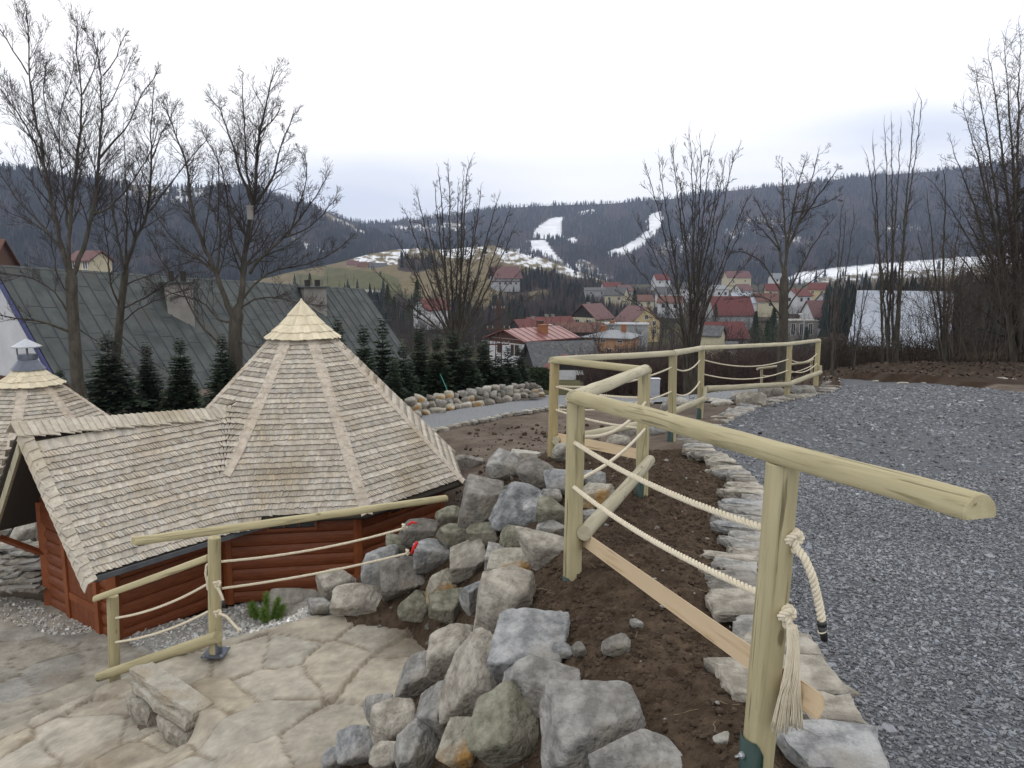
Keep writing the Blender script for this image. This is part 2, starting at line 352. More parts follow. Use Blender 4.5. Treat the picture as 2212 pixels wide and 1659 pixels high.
# ------------------------------------------------------------------ near terrain height function
def zA(x, y): return -1.76 - 0.061 * y
def onA(x, y, off=0.0):           # D pixel -> point on the yard plane
    r = ray(x * KD, y * KD); t = (-1.76 + off) / (r[2] + 0.061 * r[1]); return r * t
edgeD = [(1935, 1720), (1880, 1610), (1850, 1560), (1790, 1470), (1745, 1400), (1690, 1350), (1650, 1300), (1622, 1240), (1636, 1180), (1650, 1120), (1650, 1070),
         (1625, 1035), (1585, 1003), (1540, 975), (1520, 955), (1545, 925), (1600, 895), (1650, 876), (1700, 865), (1750, 856), (1800, 845), (1815, 832), (1808, 815)]
edgeP = np.array([onA(*d) for d in edgeD])
farD = [(1808, 815), (1900, 823), (2000, 827), (2080, 833), (2150, 840), (2260, 852), (2400, 862)]
farP = np.array([onA(*d) for d in farD])
yardpoly = [(p[0], p[1]) for p in edgeP] + [(p[0], p[1]) for p in farP[1:]] + [(16, 8), (8, 0.3), (2.0, 0.3)]
ctrl = []
for p in edgeP[::2]: ctrl.append((p[0], p[1], zA(p[0], p[1])))
for x, y in [(2, 1), (4, 1), (8, 2), (3, 4), (6, 5), (11, 6), (4, 8), (7, 9), (12, 11), (5, 12), (8, 14), (13, 16), (10, 18), (14, 19), (1.2, 1.6)]:
    ctrl.append((x, y, zA(x, y)))
for x, y, z in [
    # soil bed beside the fence
    (0.85, 2.4, -1.92), (0.70, 3.0, -1.97), (0.45, 3.8, -2.03), (0.28, 4.6, -2.08), (0.22, 5.2, -2.11), (0.12, 6.2, -2.18), (0.15, 7.2, -2.24), (0.9, 4.0, -2.02), (0.9, 6.5, -2.18),
    (-0.35, 7.6, -2.32), (-0.1, 9.0, -2.37), (0.4, 10.0, -2.42), (1.3, 9.5, -2.38), (1.6, 11, -2.48), (2.4, 12.2, -2.58), (3.0, 13.6, -2.68), (4.5, 15.6, -2.78), (5.6, 17.2, -2.88), (7.2, 19.4, -3.0), (8.4, 21, -3.1),
    # landing in front of the rockery and its foot
    (-1.15, 4.2, -3.42), (-1.24, 4.9, -3.45), (-1.05, 5.8, -3.48), (-0.78, 6.3, -3.48), (-1.0, 6.9, -3.48), (-1.9, 7.25, -3.5), (-2.6, 7.0, -3.55), (-1.8, 5.5, -3.5), (-2.3, 4.5, -3.6),
    (-0.6, 2.6, -3.2), (-0.9, 1.2, -3.3), (0.2, 1.2, -2.1),
    # rock bank between
    (-0.35, 5.4, -2.75), (-0.25, 6.3, -2.75), (-0.5, 6.95, -2.9), (-0.35, 4.2, -2.8), (0.0, 3.2, -2.6), (-1.0, 7.5, -3.05), (-1.6, 7.7, -3.35), (-0.9, 8.0, -2.8), (-1.5, 8.3, -3.2), (-0.55, 8.8, -2.75), (-1.3, 9.2, -3.5),
    # lower terraces on the left
    (-3.0, 5.2, -3.9), (-3.6, 5.6, -4.0), (-4.6, 6.0, -4.2), (-3.9, 7.2, -4.4), (-5.2, 7.3, -4.6), (-7, 7.0, -4.7), (-3.3, 7.6, -4.45), (-6, 8.5, -4.65), (-5, 9.3, -4.65), (-7, 10, -4.7), (-9.5, 9.5, -4.7), (-8.5, 11.5, -4.4), (-10, 12.5, -4.2),
    (-3.2, 8.6, -4.5), (-2.2, 9.3, -4.4), (-2, 11.5, -4.4), (-4, 13, -4.4), (-0.9, 10.9, -4.0), (-7.5, 14, -4.4), (-12, 15, -4.4), (-14, 10, -4.6), (-13, 20, -4.0), (-3.0, 3.2, -3.8), (-5, 4, -4.2), (-8, 4, -4.6), (-3, 1, -3.8),
    # earth and path beyond the hut, lower than the fence
    (0.3, 11.6, -3.1), (0, 12.5, -3.45), (-0.3, 14, -3.6), (1.2, 13.2, -3.2), (2.2, 14.6, -3.3), (3.5, 16.2, -3.5), (1.0, 16, -3.65), (-1.5, 17, -3.75), (-3.5, 17, -3.8), (3, 19, -3.75), (5.2, 19, -3.6), (1, 20.5, -3.75), (6.5, 21.5, -3.75),
    (9, 24, -3.9), (4, 23.5, -3.95), (-2, 21.5, -3.55), (-6, 20, -3.5), (-9, 21, -3.6), (-14, 26, -4.2), (0, 26, -4.3), (6, 28, -4.7), (9, 33, -5.3), (12, 42, -6.6), (0, 40, -6.6), (-14, 40, -6.6), (-30, 40, -7), (-30, 20, -4.8), (-30, 5, -4.8),
    # bank right of the yard
    (9.5, 22.5, -3.1), (12, 23.5, -3.05), (11.5, 26, -3.25), (16, 22, -2.95), (16, 27, -3.2), (20, 25, -3.0), (24, 22, -2.6), (26, 30, -3.3), (15, 33, -4.3), (24, 40, -6.0), (36, 36, -4.5), (36, 20, -2.2), (30, 8, -2.2), (36, 42, -6), (20, 12, -2.5)]:
    ctrl.append((x, y, z))
ctrl = np.array(ctrl, float)
def _U(r2): return 0.5 * r2 * np.log(r2 + 1e-9)
_n = len(ctrl)
_d2 = ((ctrl[:, None, :2] - ctrl[None, :, :2]) ** 2).sum(-1)
_A = np.zeros((_n + 3, _n + 3)); _A[:_n, :_n] = _U(_d2) + np.eye(_n) * 0.03
_A[:_n, _n] = 1; _A[:_n, _n + 1:] = ctrl[:, :2]; _A[_n, :_n] = 1; _A[_n + 1:, :_n] = ctrl[:, :2].T
_w = np.linalg.solve(_A, np.concatenate([ctrl[:, 2], [0, 0, 0]]))
def Hraw(x, y):
    x = np.asarray(x, float); y = np.asarray(y, float); sh = x.shape; x = x.ravel(); y = y.ravel(); out = np.empty(len(x))
    for i in range(0, len(x), 20000):
        d2 = (x[i:i + 20000, None] - ctrl[None, :, 0]) ** 2 + (y[i:i + 20000, None] - ctrl[None, :, 1]) ** 2
        out[i:i + 20000] = _U(d2) @ _w[:_n] + _w[_n] + x[i:i + 20000] * _w[_n + 1] + y[i:i + 20000] * _w[_n + 2]
    return out.reshape(sh)
def H(x, y):
    x = np.asarray(x, float); y = np.asarray(y, float); h = Hraw(x, y)
    iny = inpoly(x, y, yardpoly)
    return np.where(iny, zA(x, y), h)
def hit(x, y, ymin=1.5, ymax=60):
    """first point where the ray through D pixel (x,y) meets the near terrain"""
    r = ray(x * KD, y * KD); Y = np.geomspace(ymin, ymax, 500); X = r[0] / r[1] * Y; Z = r[2] / r[1] * Y
    g = Z - H(X, Y); k = np.argmax(g < 0) if (g < 0).any() else len(Y) - 1
    k = max(k, 1); t = g[k - 1] / (g[k - 1] - g[k] + 1e-9); t = min(max(t, 0), 1)
    yy = Y[k - 1] + t * (Y[k] - Y[k - 1]); return np.array([r[0] / r[1] * yy, yy, r[2] / r[1] * yy])
def gridmesh(name, xs, ys, zf, mat, keep=None, colf=None, kind='structure', smooth=True, parent=None):
    X, Y = np.meshgrid(xs, ys); Z = zf(X, Y); nx = len(xs); ny = len(ys)
    idx = np.arange(nx * ny).reshape(ny, nx)
    q = np.stack([idx[:-1, :-1], idx[:-1, 1:], idx[1:, 1:], idx[1:, :-1]], -1)
    if keep is not None:
        xc = (X[:-1, :-1] + X[1:, 1:]) / 2; yc = (Y[:-1, :-1] + Y[1:, 1:]) / 2; q = q[keep(xc, yc)]
    q = q.reshape(-1, 4); V = np.stack([X, Y, Z], -1).reshape(-1, 3)
    used = np.unique(q); mp = np.full(len(V), -1); mp[used] = np.arange(len(used)); q = mp[q]; V = V[used]
    C = None
    if colf is not None: C = colf(X, Y).reshape(-1, 3)[used]
    o = mk(name, V, [q], mat, parent, smooth, C)
    if kind: o["kind"] = kind
    return o
def A2(x, y): return np.stack([x, y], -1)
# fine bed of dug soil
bed_x = (-2.6, 3.6); bed_y = (1.2, 10.4)
def inbed(x, y): return (x > bed_x[0]) & (x < bed_x[1]) & (y > bed_y[0]) & (y < bed_y[1])
PAVED = [(-1.0, 2.2), (-1.15, 4.9), (-1.1, 5.8), (-0.9, 6.2), (-1.1, 6.5), (-1.9, 6.6), (-2.6, 6.3), (-3.2, 5.9), (-4.4, 6.2), (-7.2, 4.0), (-7.2, 2.2)]
PAVED2 = [(-4.9, 9.25), (-4.0, 8.4), (-3.4, 7.6), (-3.7, 7.2), (-4.6, 6.4), (-7.5, 4.2), (-12, 3), (-12, 10.2), (-6.6, 10.3)]
def z_ground(x, y):
    h = H(x, y) + 0.05 * fbm(A2(x, y), 0.9, 4, 3) * np.clip((np.abs(y) - 0) / 6, 0.3, 1)
    h = np.where(inpoly(x, y, yardpoly), h - 0.12, h)
    h = np.where(inpoly(x, y, PAVED), np.minimum(h, -4.05), h); h = np.where(inpoly(x, y, PAVED2), np.minimum(h, -4.8), h)
    return np.where(inbed(x, y), np.minimum(h, H(x, y)) - 0.12, h)
def c_ground(x, y):
    n = fbm(A2(x, y), 0.6, 4, 11)[..., None]; base = np.ones(x.shape + (3,))
    leafy = (x > 6.5) & (y > 19.5)
    base = base * (1 + 0.35 * n)
    base = np.where(leafy[..., None], base * np.array([0.40, 0.345, 0.30]), base)
    far = np.clip((y - 30) / 10, 0, 1)[..., None]
    return base * (1 - far) + far * np.array([0.62, 0.50, 0.40]) * (1 + 0.4 * n)
gx = np.concatenate([np.arange(-42, -16, 1.0), np.arange(-16, 10, 0.16), np.arange(10, 44, 0.6)])
gy = np.concatenate([np.arange(0.2, 26, 0.16), np.arange(26, 46.5, 0.6)])
gridmesh("ground", gx, gy, z_ground, MAT["earth"], colf=c_ground)
LANDIN = [(-3.0, 2.0), (-1.05, 2.2), (-1.2, 4.9), (-1.0, 5.8), (-0.72, 6.4), (-1.0, 7.08), (-1.9, 7.36), (-3.0, 6.9)]
def ss(a, b, t):
    t = np.clip((t - a) / (b - a), 0, 1); return t * t * (3 - 2 * t)
def z_bed(x, y):
    P = A2(x, y); h = H(x, y)
    a = np.clip(1.0 - 0 * x, 0, 1)
    lump = np.abs(fbm(P, 5.5, 5, 21, 0.62)); lump2 = fbm(P, 1.6, 3, 5)
    e = np.full(x.shape, 9.0)
    for i in range(0, len(edgeP), 1): e = np.minimum(e, np.hypot(x - edgeP[i][0], y - edgeP[i][1]))
    h = h - 0.06 * ss(0.55, 0.25, e)
    return h - 0.055 + 0.085 * lump + 0.05 * lump2 + 0.012 * vnoise(P, 60, 9) - 0.12 * inpoly(x, y, LANDIN)
def c_bed(x, y):
    P = A2(x, y); n = fbm(P, 3, 4, 31)[..., None]; m = fbm(P, 30, 3, 33)[..., None]
    return np.clip(1 + 0.35 * n + 0.35 * m, 0.4, 2) * np.array([1.0, 0.97, 0.93])
bx = np.arange(bed_x[0] - 0.1, bed_x[1] + 0.1, 0.022); by = np.concatenate([np.arange(bed_y[0] - 0.1, 6, 0.022), np.arange(6, bed_y[1] + 0.1, 0.035)])
gridmesh("soil_bed", bx, by, z_bed, MAT["soil"], keep=lambda x, y: ~inpoly(x, y, yardpoly) & ((x > -1.45) | ((y > 6.6) & (x > -1.72))), colf=c_bed)
# gravel yard
def z_yard(x, y): return zA(x, y) - 0.012 + 0.014 * fbm(A2(x, y), 2.2, 3, 41)
ux = np.concatenate([np.arange(0.4, 7, 0.1), np.arange(7, 24, 0.3)])
gridmesh("gravel_yard", ux, np.arange(0.3, 22.6, 0.1), z_yard, MAT["gravel"], keep=lambda x, y: inpoly(x, y, yardpoly))
def chips(name, n, xr, yr, size, zf, keep, mat, seed, tint=((0.5, 1.35)), cool=0.05, label=None, flat=0.25):
    g = np.random.default_rng(seed); x = g.uniform(*xr, n); y = yr[0] + (yr[1] - yr[0]) * g.random(n) ** 1.25
    k = keep(x, y); x = x[k]; y = y[k]; n = len(x); z = zf(x, y)
    s = size * (0.5 + 0.9 * g.random(n) ** 1.8) * (0.75 + 0.06 * y); a = g.uniform(0, 6.283, n)
    asp = g.uniform(0.4, 0.95, n); th = s * g.uniform(0.08, 0.3, n)
    tx = g.normal(0, flat, n); ty = g.normal(0, flat, n)
    ang = np.array([0.2, 1.35, 2.7, 3.9, 5.1])[None, :] + g.normal(0, 0.28, (n, 5)); rr = g.uniform(0.65, 1.1, (n, 5))
    px = np.cos(ang) * rr * s[:, None]; py = np.sin(ang) * rr * (s * asp)[:, None]
    ca, sa = np.cos(a)[:, None], np.sin(a)[:, None]; qx = px * ca - py * sa; qy = px * sa + py * ca
    qz = qx * tx[:, None] + qy * ty[:, None]
    top = np.stack([x[:, None] + qx * .93, y[:, None] + qy * .93, z[:, None] + qz + th[:, None] + 0.003], -1)
    bot = np.stack([x[:, None] + qx, y[:, None] + qy, z[:, None] + qz - th[:, None] * 0.4], -1)
    V = np.concatenate([top, bot], 1).reshape(-1, 3); b = (np.arange(n) * 10)[:, None]
    F5 = b + np.array([[0, 1, 2, 3, 4]]); F4 = np.concatenate([b + np.array([[5 + j, 5 + (j + 1) % 5, (j + 1) % 5, j]]) for j in range(5)])
    c = g.uniform(*tint, n); c = np.where(g.random(n) < 0.015, c * 1.7, c); w = g.normal(0, cool * .5, n); c = c * (1 + .30 * fbm(A2(x, y), .55, 3, 4))
    C = np.repeat(np.stack([c * (1 + w), c, c * (1 - w)], -1), 10, 0)
    o = mk(name, V, [F5, F4], mat, None, False, C); o["kind"] = "stuff"
    if label: o["label"] = label
    return o
inY = lambda x, y: inpoly(x, y, yardpoly)
chips("slate_gravel", 110000, (0.8, 6.4), (1.9, 8.5), 0.0150, z_yard, inY, MAT["chips"], 5, label="loose blue-grey slate chippings covering the yard")
chips("slate_gravel", 26000, (1.5, 14), (7.5, 20), 0.022, z_yard, inY, MAT["chips"], 6, label="slate chippings of the far half of the yard, towards the bare trees")
# gravel path on the lower level
pathD = [(884, 906), (960, 893), (1060, 880), (1180, 862), (1245, 848), (1420, 840), (1560, 836), (1650, 832), (1735, 838), (1720, 852), (1600, 862), (1480, 872), (1330, 876), (1245, 880), (1190, 886), (1100, 900), (1000, 920), (918, 938)]
pathP = [tuple(hit(*d)[:2]) for d in pathD]
gridmesh("gravel_path", np.arange(-4, 12, 0.08), np.arange(13, 34, 0.08), lambda x, y: H(x, y) + 0.05 + 0.03 * fbm(A2(x, y), 2, 2, 8), MAT["path_gravel"], keep=lambda x, y: inpoly(x, y, pathP))
# ------------------------------------------------------------------ stone paving (landing + lower terrace)
stepA = atZ(139, 668, -3.50)[:2]; stepB = atZ(199, 716, -3.55)[:2]
land = [(-0.7, 2.2), (-0.8, 4.2), (-0.9, 4.9), (-0.7, 5.8), (-0.4, 6.4), (-0.65, 7.3), (-1.3, 7.6), (-2.0, 7.5), (-2.45, 7.15), (-2.9, 6.9), tuple(stepA), tuple(stepB), (-2.42, 5.25), (-2.35, 4.6), (-2.3, 2.2)]
def seg_side(x, y):
    d = np.array(stepB) - np.array(stepA); d = d / np.linalg.norm(d); nrm = np.array([-d[1], d[0]])  # +: landing side?
    return (x - stepA[0]) * nrm[0] + (y - stepA[1]) * nrm[1]
_gf = np.random.default_rng(12); _sx, _sy = np.meshgrid(np.arange(-9, 0.2, 0.58), np.arange(2, 10.5, 0.46))
seeds = np.stack([_sx.ravel(), _sy.ravel()], -1) + _gf.uniform(-0.24, 0.24, (_sx.size, 2)); seeds = seeds[_gf.random(len(seeds)) > 0.22]
_st = _gf.uniform(0.88, 1.10, len(seeds)); _sw = _gf.normal(0, 0.03, len(seeds)); _so = _gf.uniform(-0.012, 0.012, len(seeds)); _tl = _gf.normal(0, 0.03, (len(seeds), 2))
def flagfield(x, y):
    P = A2(x, y); X = x + 0.10 * fbm(P, 2.2, 3, 51); Y = y + 0.10 * fbm(P, 2.2, 3, 57); sh = X.shape; X = X.ravel(); Y = Y.ravel()
    e = np.empty(len(X)); ci = np.empty(len(X), int)
    for i in range(0, len(X), 20000):
        d = np.sqrt((X[i:i + 20000, None] - seeds[None, :, 0]) ** 2 + (Y[i:i + 20000, None] - seeds[None, :, 1]) ** 2)
        o = np.argpartition(d, 1, 1)[:, :2]; dd = np.take_along_axis(d, o, 1); s = np.argsort(dd, 1); o = np.take_along_axis(o, s, 1); dd = np.take_along_axis(dd, s, 1)
        e[i:i + 20000] = dd[:, 1] - dd[:, 0]; ci[i:i + 20000] = o[:, 0]
    return e.reshape(sh), ci.reshape(sh)
def ss(a, b, t):
    t = np.clip((t - a) / (b - a), 0, 1); return t * t * (3 - 2 * t)
def z_pave(x, y):
    e, ci = flagfield(x, y); P = A2(x, y)
    L = -3.50 - 0.07 * np.clip(-(x + 1.6), 0, 3) * 0.3
    M = -3.86 - 0.16 * np.clip(-(x + 3.0), 0, 3) - 0.02 * (y - 6)
    s = seg_side(x, y) + 0.05 * fbm(P, 5, 3, 77)
    sgn = 1 if seg_side(np.array(-1.5), np.array(6.5)) > 0 else -1
    s = s * sgn
    q = np.clip(5.75 - y, 0, 9); width = 0.02 + q * 1.3; off = q * 0.9
    w = ss(-width, width, s + off)
    w = np.where((y > 6.3) & ~inpoly(x, y, land), 0.0, w)
    base = M + (L - M) * w
    joint = ss(0.0, 0.07, e)
    t = _tl[ci][..., 0] * (x - seeds[ci][..., 0]) + _tl[ci][..., 1] * (y - seeds[ci][..., 1])
    return base + 0.020 * ss(0, .035, e) + _so[ci] + t + 0.012 * fbm(P, 4, 4, 61) + 0.008 * fbm(P, 16, 3, 63) - 0.01
def c_pave(x, y):
    e, ci = flagfield(x, y); P = A2(x, y); j = ss(0.0, 0.022, e + 0.03 * fbm(P, 9, 3, 71) - .006)[..., None]
    v = _st[ci][..., None]; w = _sw[ci][..., None]
    stone = np.concatenate([0.340 * v * (1 + w * .6), 0.318 * v, 0.278 * v * (1 - w * 1.0)], -1)
    n = fbm(P, 5, 5, 65)[..., None]; stone = stone * (1 + 0.32 * n + 0.30 * fbm(P, 24, 4, 66, .7)[..., None])
    dirt = np.array([0.20, 0.163, 0.12]) * (1 + 0.4 * n)
    mud = ss(0.0, 0.35, fbm(P, 1.5, 4, 67))[..., None] * 0.60
    edge = ss(0.55, 0.0, np.hypot(x + 0.9, (y - 6.9) * 0.8))[..., None] * 0.6
    stone = stone * (1 - mud) + dirt * mud
    stone = stone * (1 - edge) + dirt * 0.6 * edge
    j2 = 0.15 + 0.85 * j; return stone * j2 + dirt * 0.9 * (1 - j2)
mid = [(-2.2, 2.2), (-2.2, 5.0), tuple(stepB + [0.3, 0.0]), tuple(stepA + [0.1, 0.1]), (-3.72, 7.2), (-4.6, 6.42), (-5.6, 5.6), (-7.5, 4.2), (-7.5, 2.2)]
gridmesh("stone_paving", np.arange(-7.4, -0.3, 0.026), np.arange(2.6, 7.7, 0.026), z_pave, MAT["flag"], keep=lambda x, y: inpoly(x, y, land) | inpoly(x, y, mid), colf=c_pave)
def z_low(x, y):
    e, ci = flagfield(x, y); P = A2(x, y)
    return -4.60 + 0.016 * ss(0, 0.07, e) + _so[ci] + 0.012 * fbm(P, 4, 4, 62)
lowp = [(-4.9, 9.25), (-4.0, 8.4), (-3.35, 7.7), (-3.0, 7.2), (-3.5, 6.6), (-5.6, 5.3), (-12, 3), (-12, 9.4), (-7.2, 10.4), (-6.5, 10.2)]
gridmesh("stone_paving", np.arange(-12, -2.6, 0.045), np.arange(3, 10.6, 0.045), z_low, MAT["flag"], keep=lambda x, y: inpoly(x, y, lowp), colf=lambda x, y: c_pave(x, y) * np.array([0.92, 0.95, 1.0]))
# step blocks under the landing edge
def slabrock(name, P, th, mat, seed, parent=None):
    """irregular flat slab: P polygon (k,3) top outline"""
    g = np.random.default_rng(seed); P = np.array(P, float); c = P.mean(0); m = []
    k = len(P)
    for i in range(k):
        for t in (0, 0.25, 0.5, 0.75):
            q = P[i] * (1 - t) + P[(i + 1) % k] * t; m.append(c + (q - c) * (1 + g.normal(0, 0.022)))
    m = np.array(m); n = len(m); V = [c + [0, 0, 0.006]]
    rings = [(0.55, 0.004), (0.93, 0.0), (1.0, -0.2 * th), (1.01, -0.55 * th), (0.97, -th)]
    for s, dz in rings:
        r = c + (m - c) * s; r[:, 2] = m[:, 2] + dz + g.normal(0, 0.003, n); r[:, :2] += g.normal(0, 0.006, (n, 2)); V += list(r)
    F = [(0, 1 + i, 1 + (i + 1) % n) for i in range(n)]
    for j in range(len(rings) - 1):
        a = 1 + j * n; b = a + n; F += [(a + i, b + i, b + (i + 1) % n, a + (i + 1) % n) for i in range(n)]
    a = 1 + (len(rings) - 1) * n; F.append(tuple(a + i for i in range(n - 1, -1, -1)))
    V = np.array(V); ctr = V.mean(0)
    o = mk(name, V - ctr, F, mat, parent, False, None, loc=ctr); return o
_sd2 = (stepB - stepA) / np.linalg.norm(stepB - stepA); _sn2 = np.array([_sd2[1], -_sd2[0]])
if seg_side(*(stepA + _sn2 * 0.2)) * seg_side(np.array(-1.5), np.array(6.5)) > 0: _sn2 = -_sn2
def stp(a, w, z): q = stepA + _sd2 * a + _sn2 * w; return (q[0], q[1], z)
LEN = float(np.linalg.norm(stepB - stepA))
for nm, a0, a1, o0, o1, z, th, mt, lb in [
    ("step_slab", -0.06, LEN * 0.98, -0.14, 0.05, -3.496, 0.085, "slab_beige", "long pale top slab forming the edge of the upper landing"),
    ("step_slab", 0.0, LEN * 0.95, -0.45, 0.085, -3.575, 0.10, "slab_beige", "yellowish stone course under the long top slab of the landing"),
    ("step_slab", -0.02, 0.42, -0.4, 0.13, -3.68, 0.20, "rock_beige", "rough weathered block under the left corner of the landing step"),
    ("step_slab", 0.5, LEN * 0.96, -0.4, 0.10, -3.685, 0.20, "rock_beige", "weathered low block under the right half of the landing step")]:
    o = slabrock(nm, [stp(a0, o0, z), stp(a1, o0, z), stp(a1, o1, z), stp((a0 + a1) / 2, o1 + 0.03, z), stp(a0, o1, z)], th, MAT[mt], int(a1 * 100))
    tag(o, lb, "stone step", "stones of the landing step")
# white gravel strip along the hut wall
def z_wg(x, y): return np.minimum(H(x, y) + 0.08 + 0.05 * fbm(A2(x, y), 1.5, 3, 15), -3.56)
wg = [(-4.95, 9.2), (-3.95, 8.3), (-3.2, 7.3), (-2.5, 6.8), (-1.6, 7.0), (-1.75, 7.7), (-2.35, 8.9), (-2.6, 10.3), (-3.6, 10.6)]
gridmesh("white_gravel", np.arange(-5, -1.4, 0.06), np.arange(7, 10.8, 0.06), z_wg, MAT["white_gravel"], keep=lambda x, y: inpoly(x, y, wg), colf=lambda x, y: np.ones(x.shape + (3,)) * .6)
chips("white_gravel", 9000, (-5.2, -1.5), (7.0, 10.7), 0.022, z_wg, lambda x, y: inpoly(x, y, wg), MAT["white_gravel"], 8, tint=(0.6, 1.25), label="pale round gravel strip beside the red hut wall", flat=0.5)
wg2 = [(-5.4, 9.6), (-6.7, 10.35), (-9, 11), (-9, 9.6), (-6.9, 9.3)]
chips("white_gravel", 4000, (-9, -5.2), (9.2, 11), 0.022, lambda x, y: -4.60 + 0 * x, lambda x, y: inpoly(x, y, [(-5.3, 9.4), (-6.8, 10.2), (-9.2, 11), (-9.2, 10.3), (-6.9, 9.7), (-5.6, 9.1)]), MAT["white_gravel"], 9, tint=(0.6, 1.25), label="pale gravel left of the hut door", flat=0.5)
# larger flakes and leaves lying on the gravel
chips("slate_gravel", 2600, (1.0, 12), (2.2, 18), 0.034, z_yard, inY, MAT["chips"], 55, tint=(0.7, 1.45), label="larger pale slate flakes strewn over the yard", flat=0.15)
chips("fallen_leaves", 90, (0.9, 9), (2.2, 14), 0.022, lambda x, y: z_yard(x, y) + .01, inY, MAT["leaf"], 56, tint=(0.7, 1.2), label="a few brown leaves lying on the slate gravel", flat=0.4)
chips("fallen_leaves", 120, (-0.2, 3.2), (2.0, 9), 0.022, lambda x, y: z_bed(x, y) + .008, lambda x, y: ~inpoly(x, y, yardpoly), MAT["leaf"], 57, tint=(0.8, 2.2), label="scraps of leaf on the dug soil", flat=0.4)
_g = np.random.default_rng(91); _S = []
for _i in range(150):
    _x, _y = _g.uniform(0.1, 3.0), _g.uniform(2.0, 9.5)
    if inpoly(np.array(_x), np.array(_y), yardpoly): continue
    _p = np.array([_x, _y, float(z_bed(np.array(_x), np.array(_y))) + .012]); _a = _g.uniform(0, 6.28)
    for _k in range(3):
        _q = _p + np.array([math.cos(_a), math.sin(_a), _g.normal(0, .25)]) * _g.uniform(.02, .05); _S.append((*_p, *_q, .0016, .0012)); _p = _q; _a += _g.normal(0, .5)
_V, _F = segmesh(np.array(_S), 4); tag(mk("plant_debris", _V, [_F], MAT["grass_dry"]), "dry stalks and roots scattered on the dug soil", None, None, "stuff")
# soil clods
def keepb(x, y): return ~inpoly(x, y, yardpoly) & ((x > -0.2))
def clods(n, seed, sz, mat, name, label, keep, xr, yr, zf):
    g = np.random.default_rng(seed); x = g.uniform(*xr, n); y = g.uniform(*yr, n); k = keep(x, y); x = x[k]; y = y[k]; n = len(x); z = zf(x, y)
    ico = []; 
    t = (1 + 5 ** .5) / 2
    iv = np.array([(-1, t, 0), (1, t, 0), (-1, -t, 0), (1, -t, 0), (0, -1, t), (0, 1, t), (0, -1, -t), (0, 1, -t), (t, 0, -1), (t, 0, 1), (-t, 0, -1), (-t, 0, 1)]) / 1.9
    fi = np.array([(0, 11, 5), (0, 5, 1), (0, 1, 7), (0, 7, 10), (0, 10, 11), (1, 5, 9), (5, 11, 4), (11, 10, 2), (10, 7, 6), (7, 1, 8), (3, 9, 4), (3, 4, 2), (3, 2, 6), (3, 6, 8), (3, 8, 9), (4, 9, 5), (2, 4, 11), (6, 2, 10), (8, 6, 7), (9, 8, 1)])
    s = sz * (0.35 + 1.3 * g.random(n) ** 3)
    V = iv[None] * g.uniform(0.55, 1.2, (n, 12, 1)) * s[:, None, None] * g.uniform(0.7, 1.2, (n, 1, 3)) * np.array([1, 1, 0.75]) + np.stack([x, y, z], -1)[:, None]
    F = fi[None] + (np.arange(n) * 12)[:, None, None]
    o = mk(name, V.reshape(-1, 3), [F.reshape(-1, 3)], mat, None, False); o["kind"] = "stuff"; o["label"] = label; return o
clods(26000, 3, 0.017, MAT["clod"], "soil_clods", "dark crumbly clods on the dug soil bed", keepb, (-0.3, 3.4), (1.4, 10.2), z_bed)
clods(260, 4, 0.02, MAT["rock_grey"], "pebbles", "small grey pebbles lying in the soil bed", keepb, (-0.2, 3.4), (1.6, 10.2), lambda x, y: z_bed(x, y) + 0.006)
clods(700, 14, 0.05, MAT["clod"], "soil_clods", "lumps of brown earth on the slope past the hut", lambda x, y: ~inpoly(x, y, pathP) & ~inpoly(x, y, yardpoly) & (x < 0.55 + (y - 11.5) * .35), (-1.0, 5.5), (11.5, 18.5), lambda x, y: H(x, y) + 0.02)
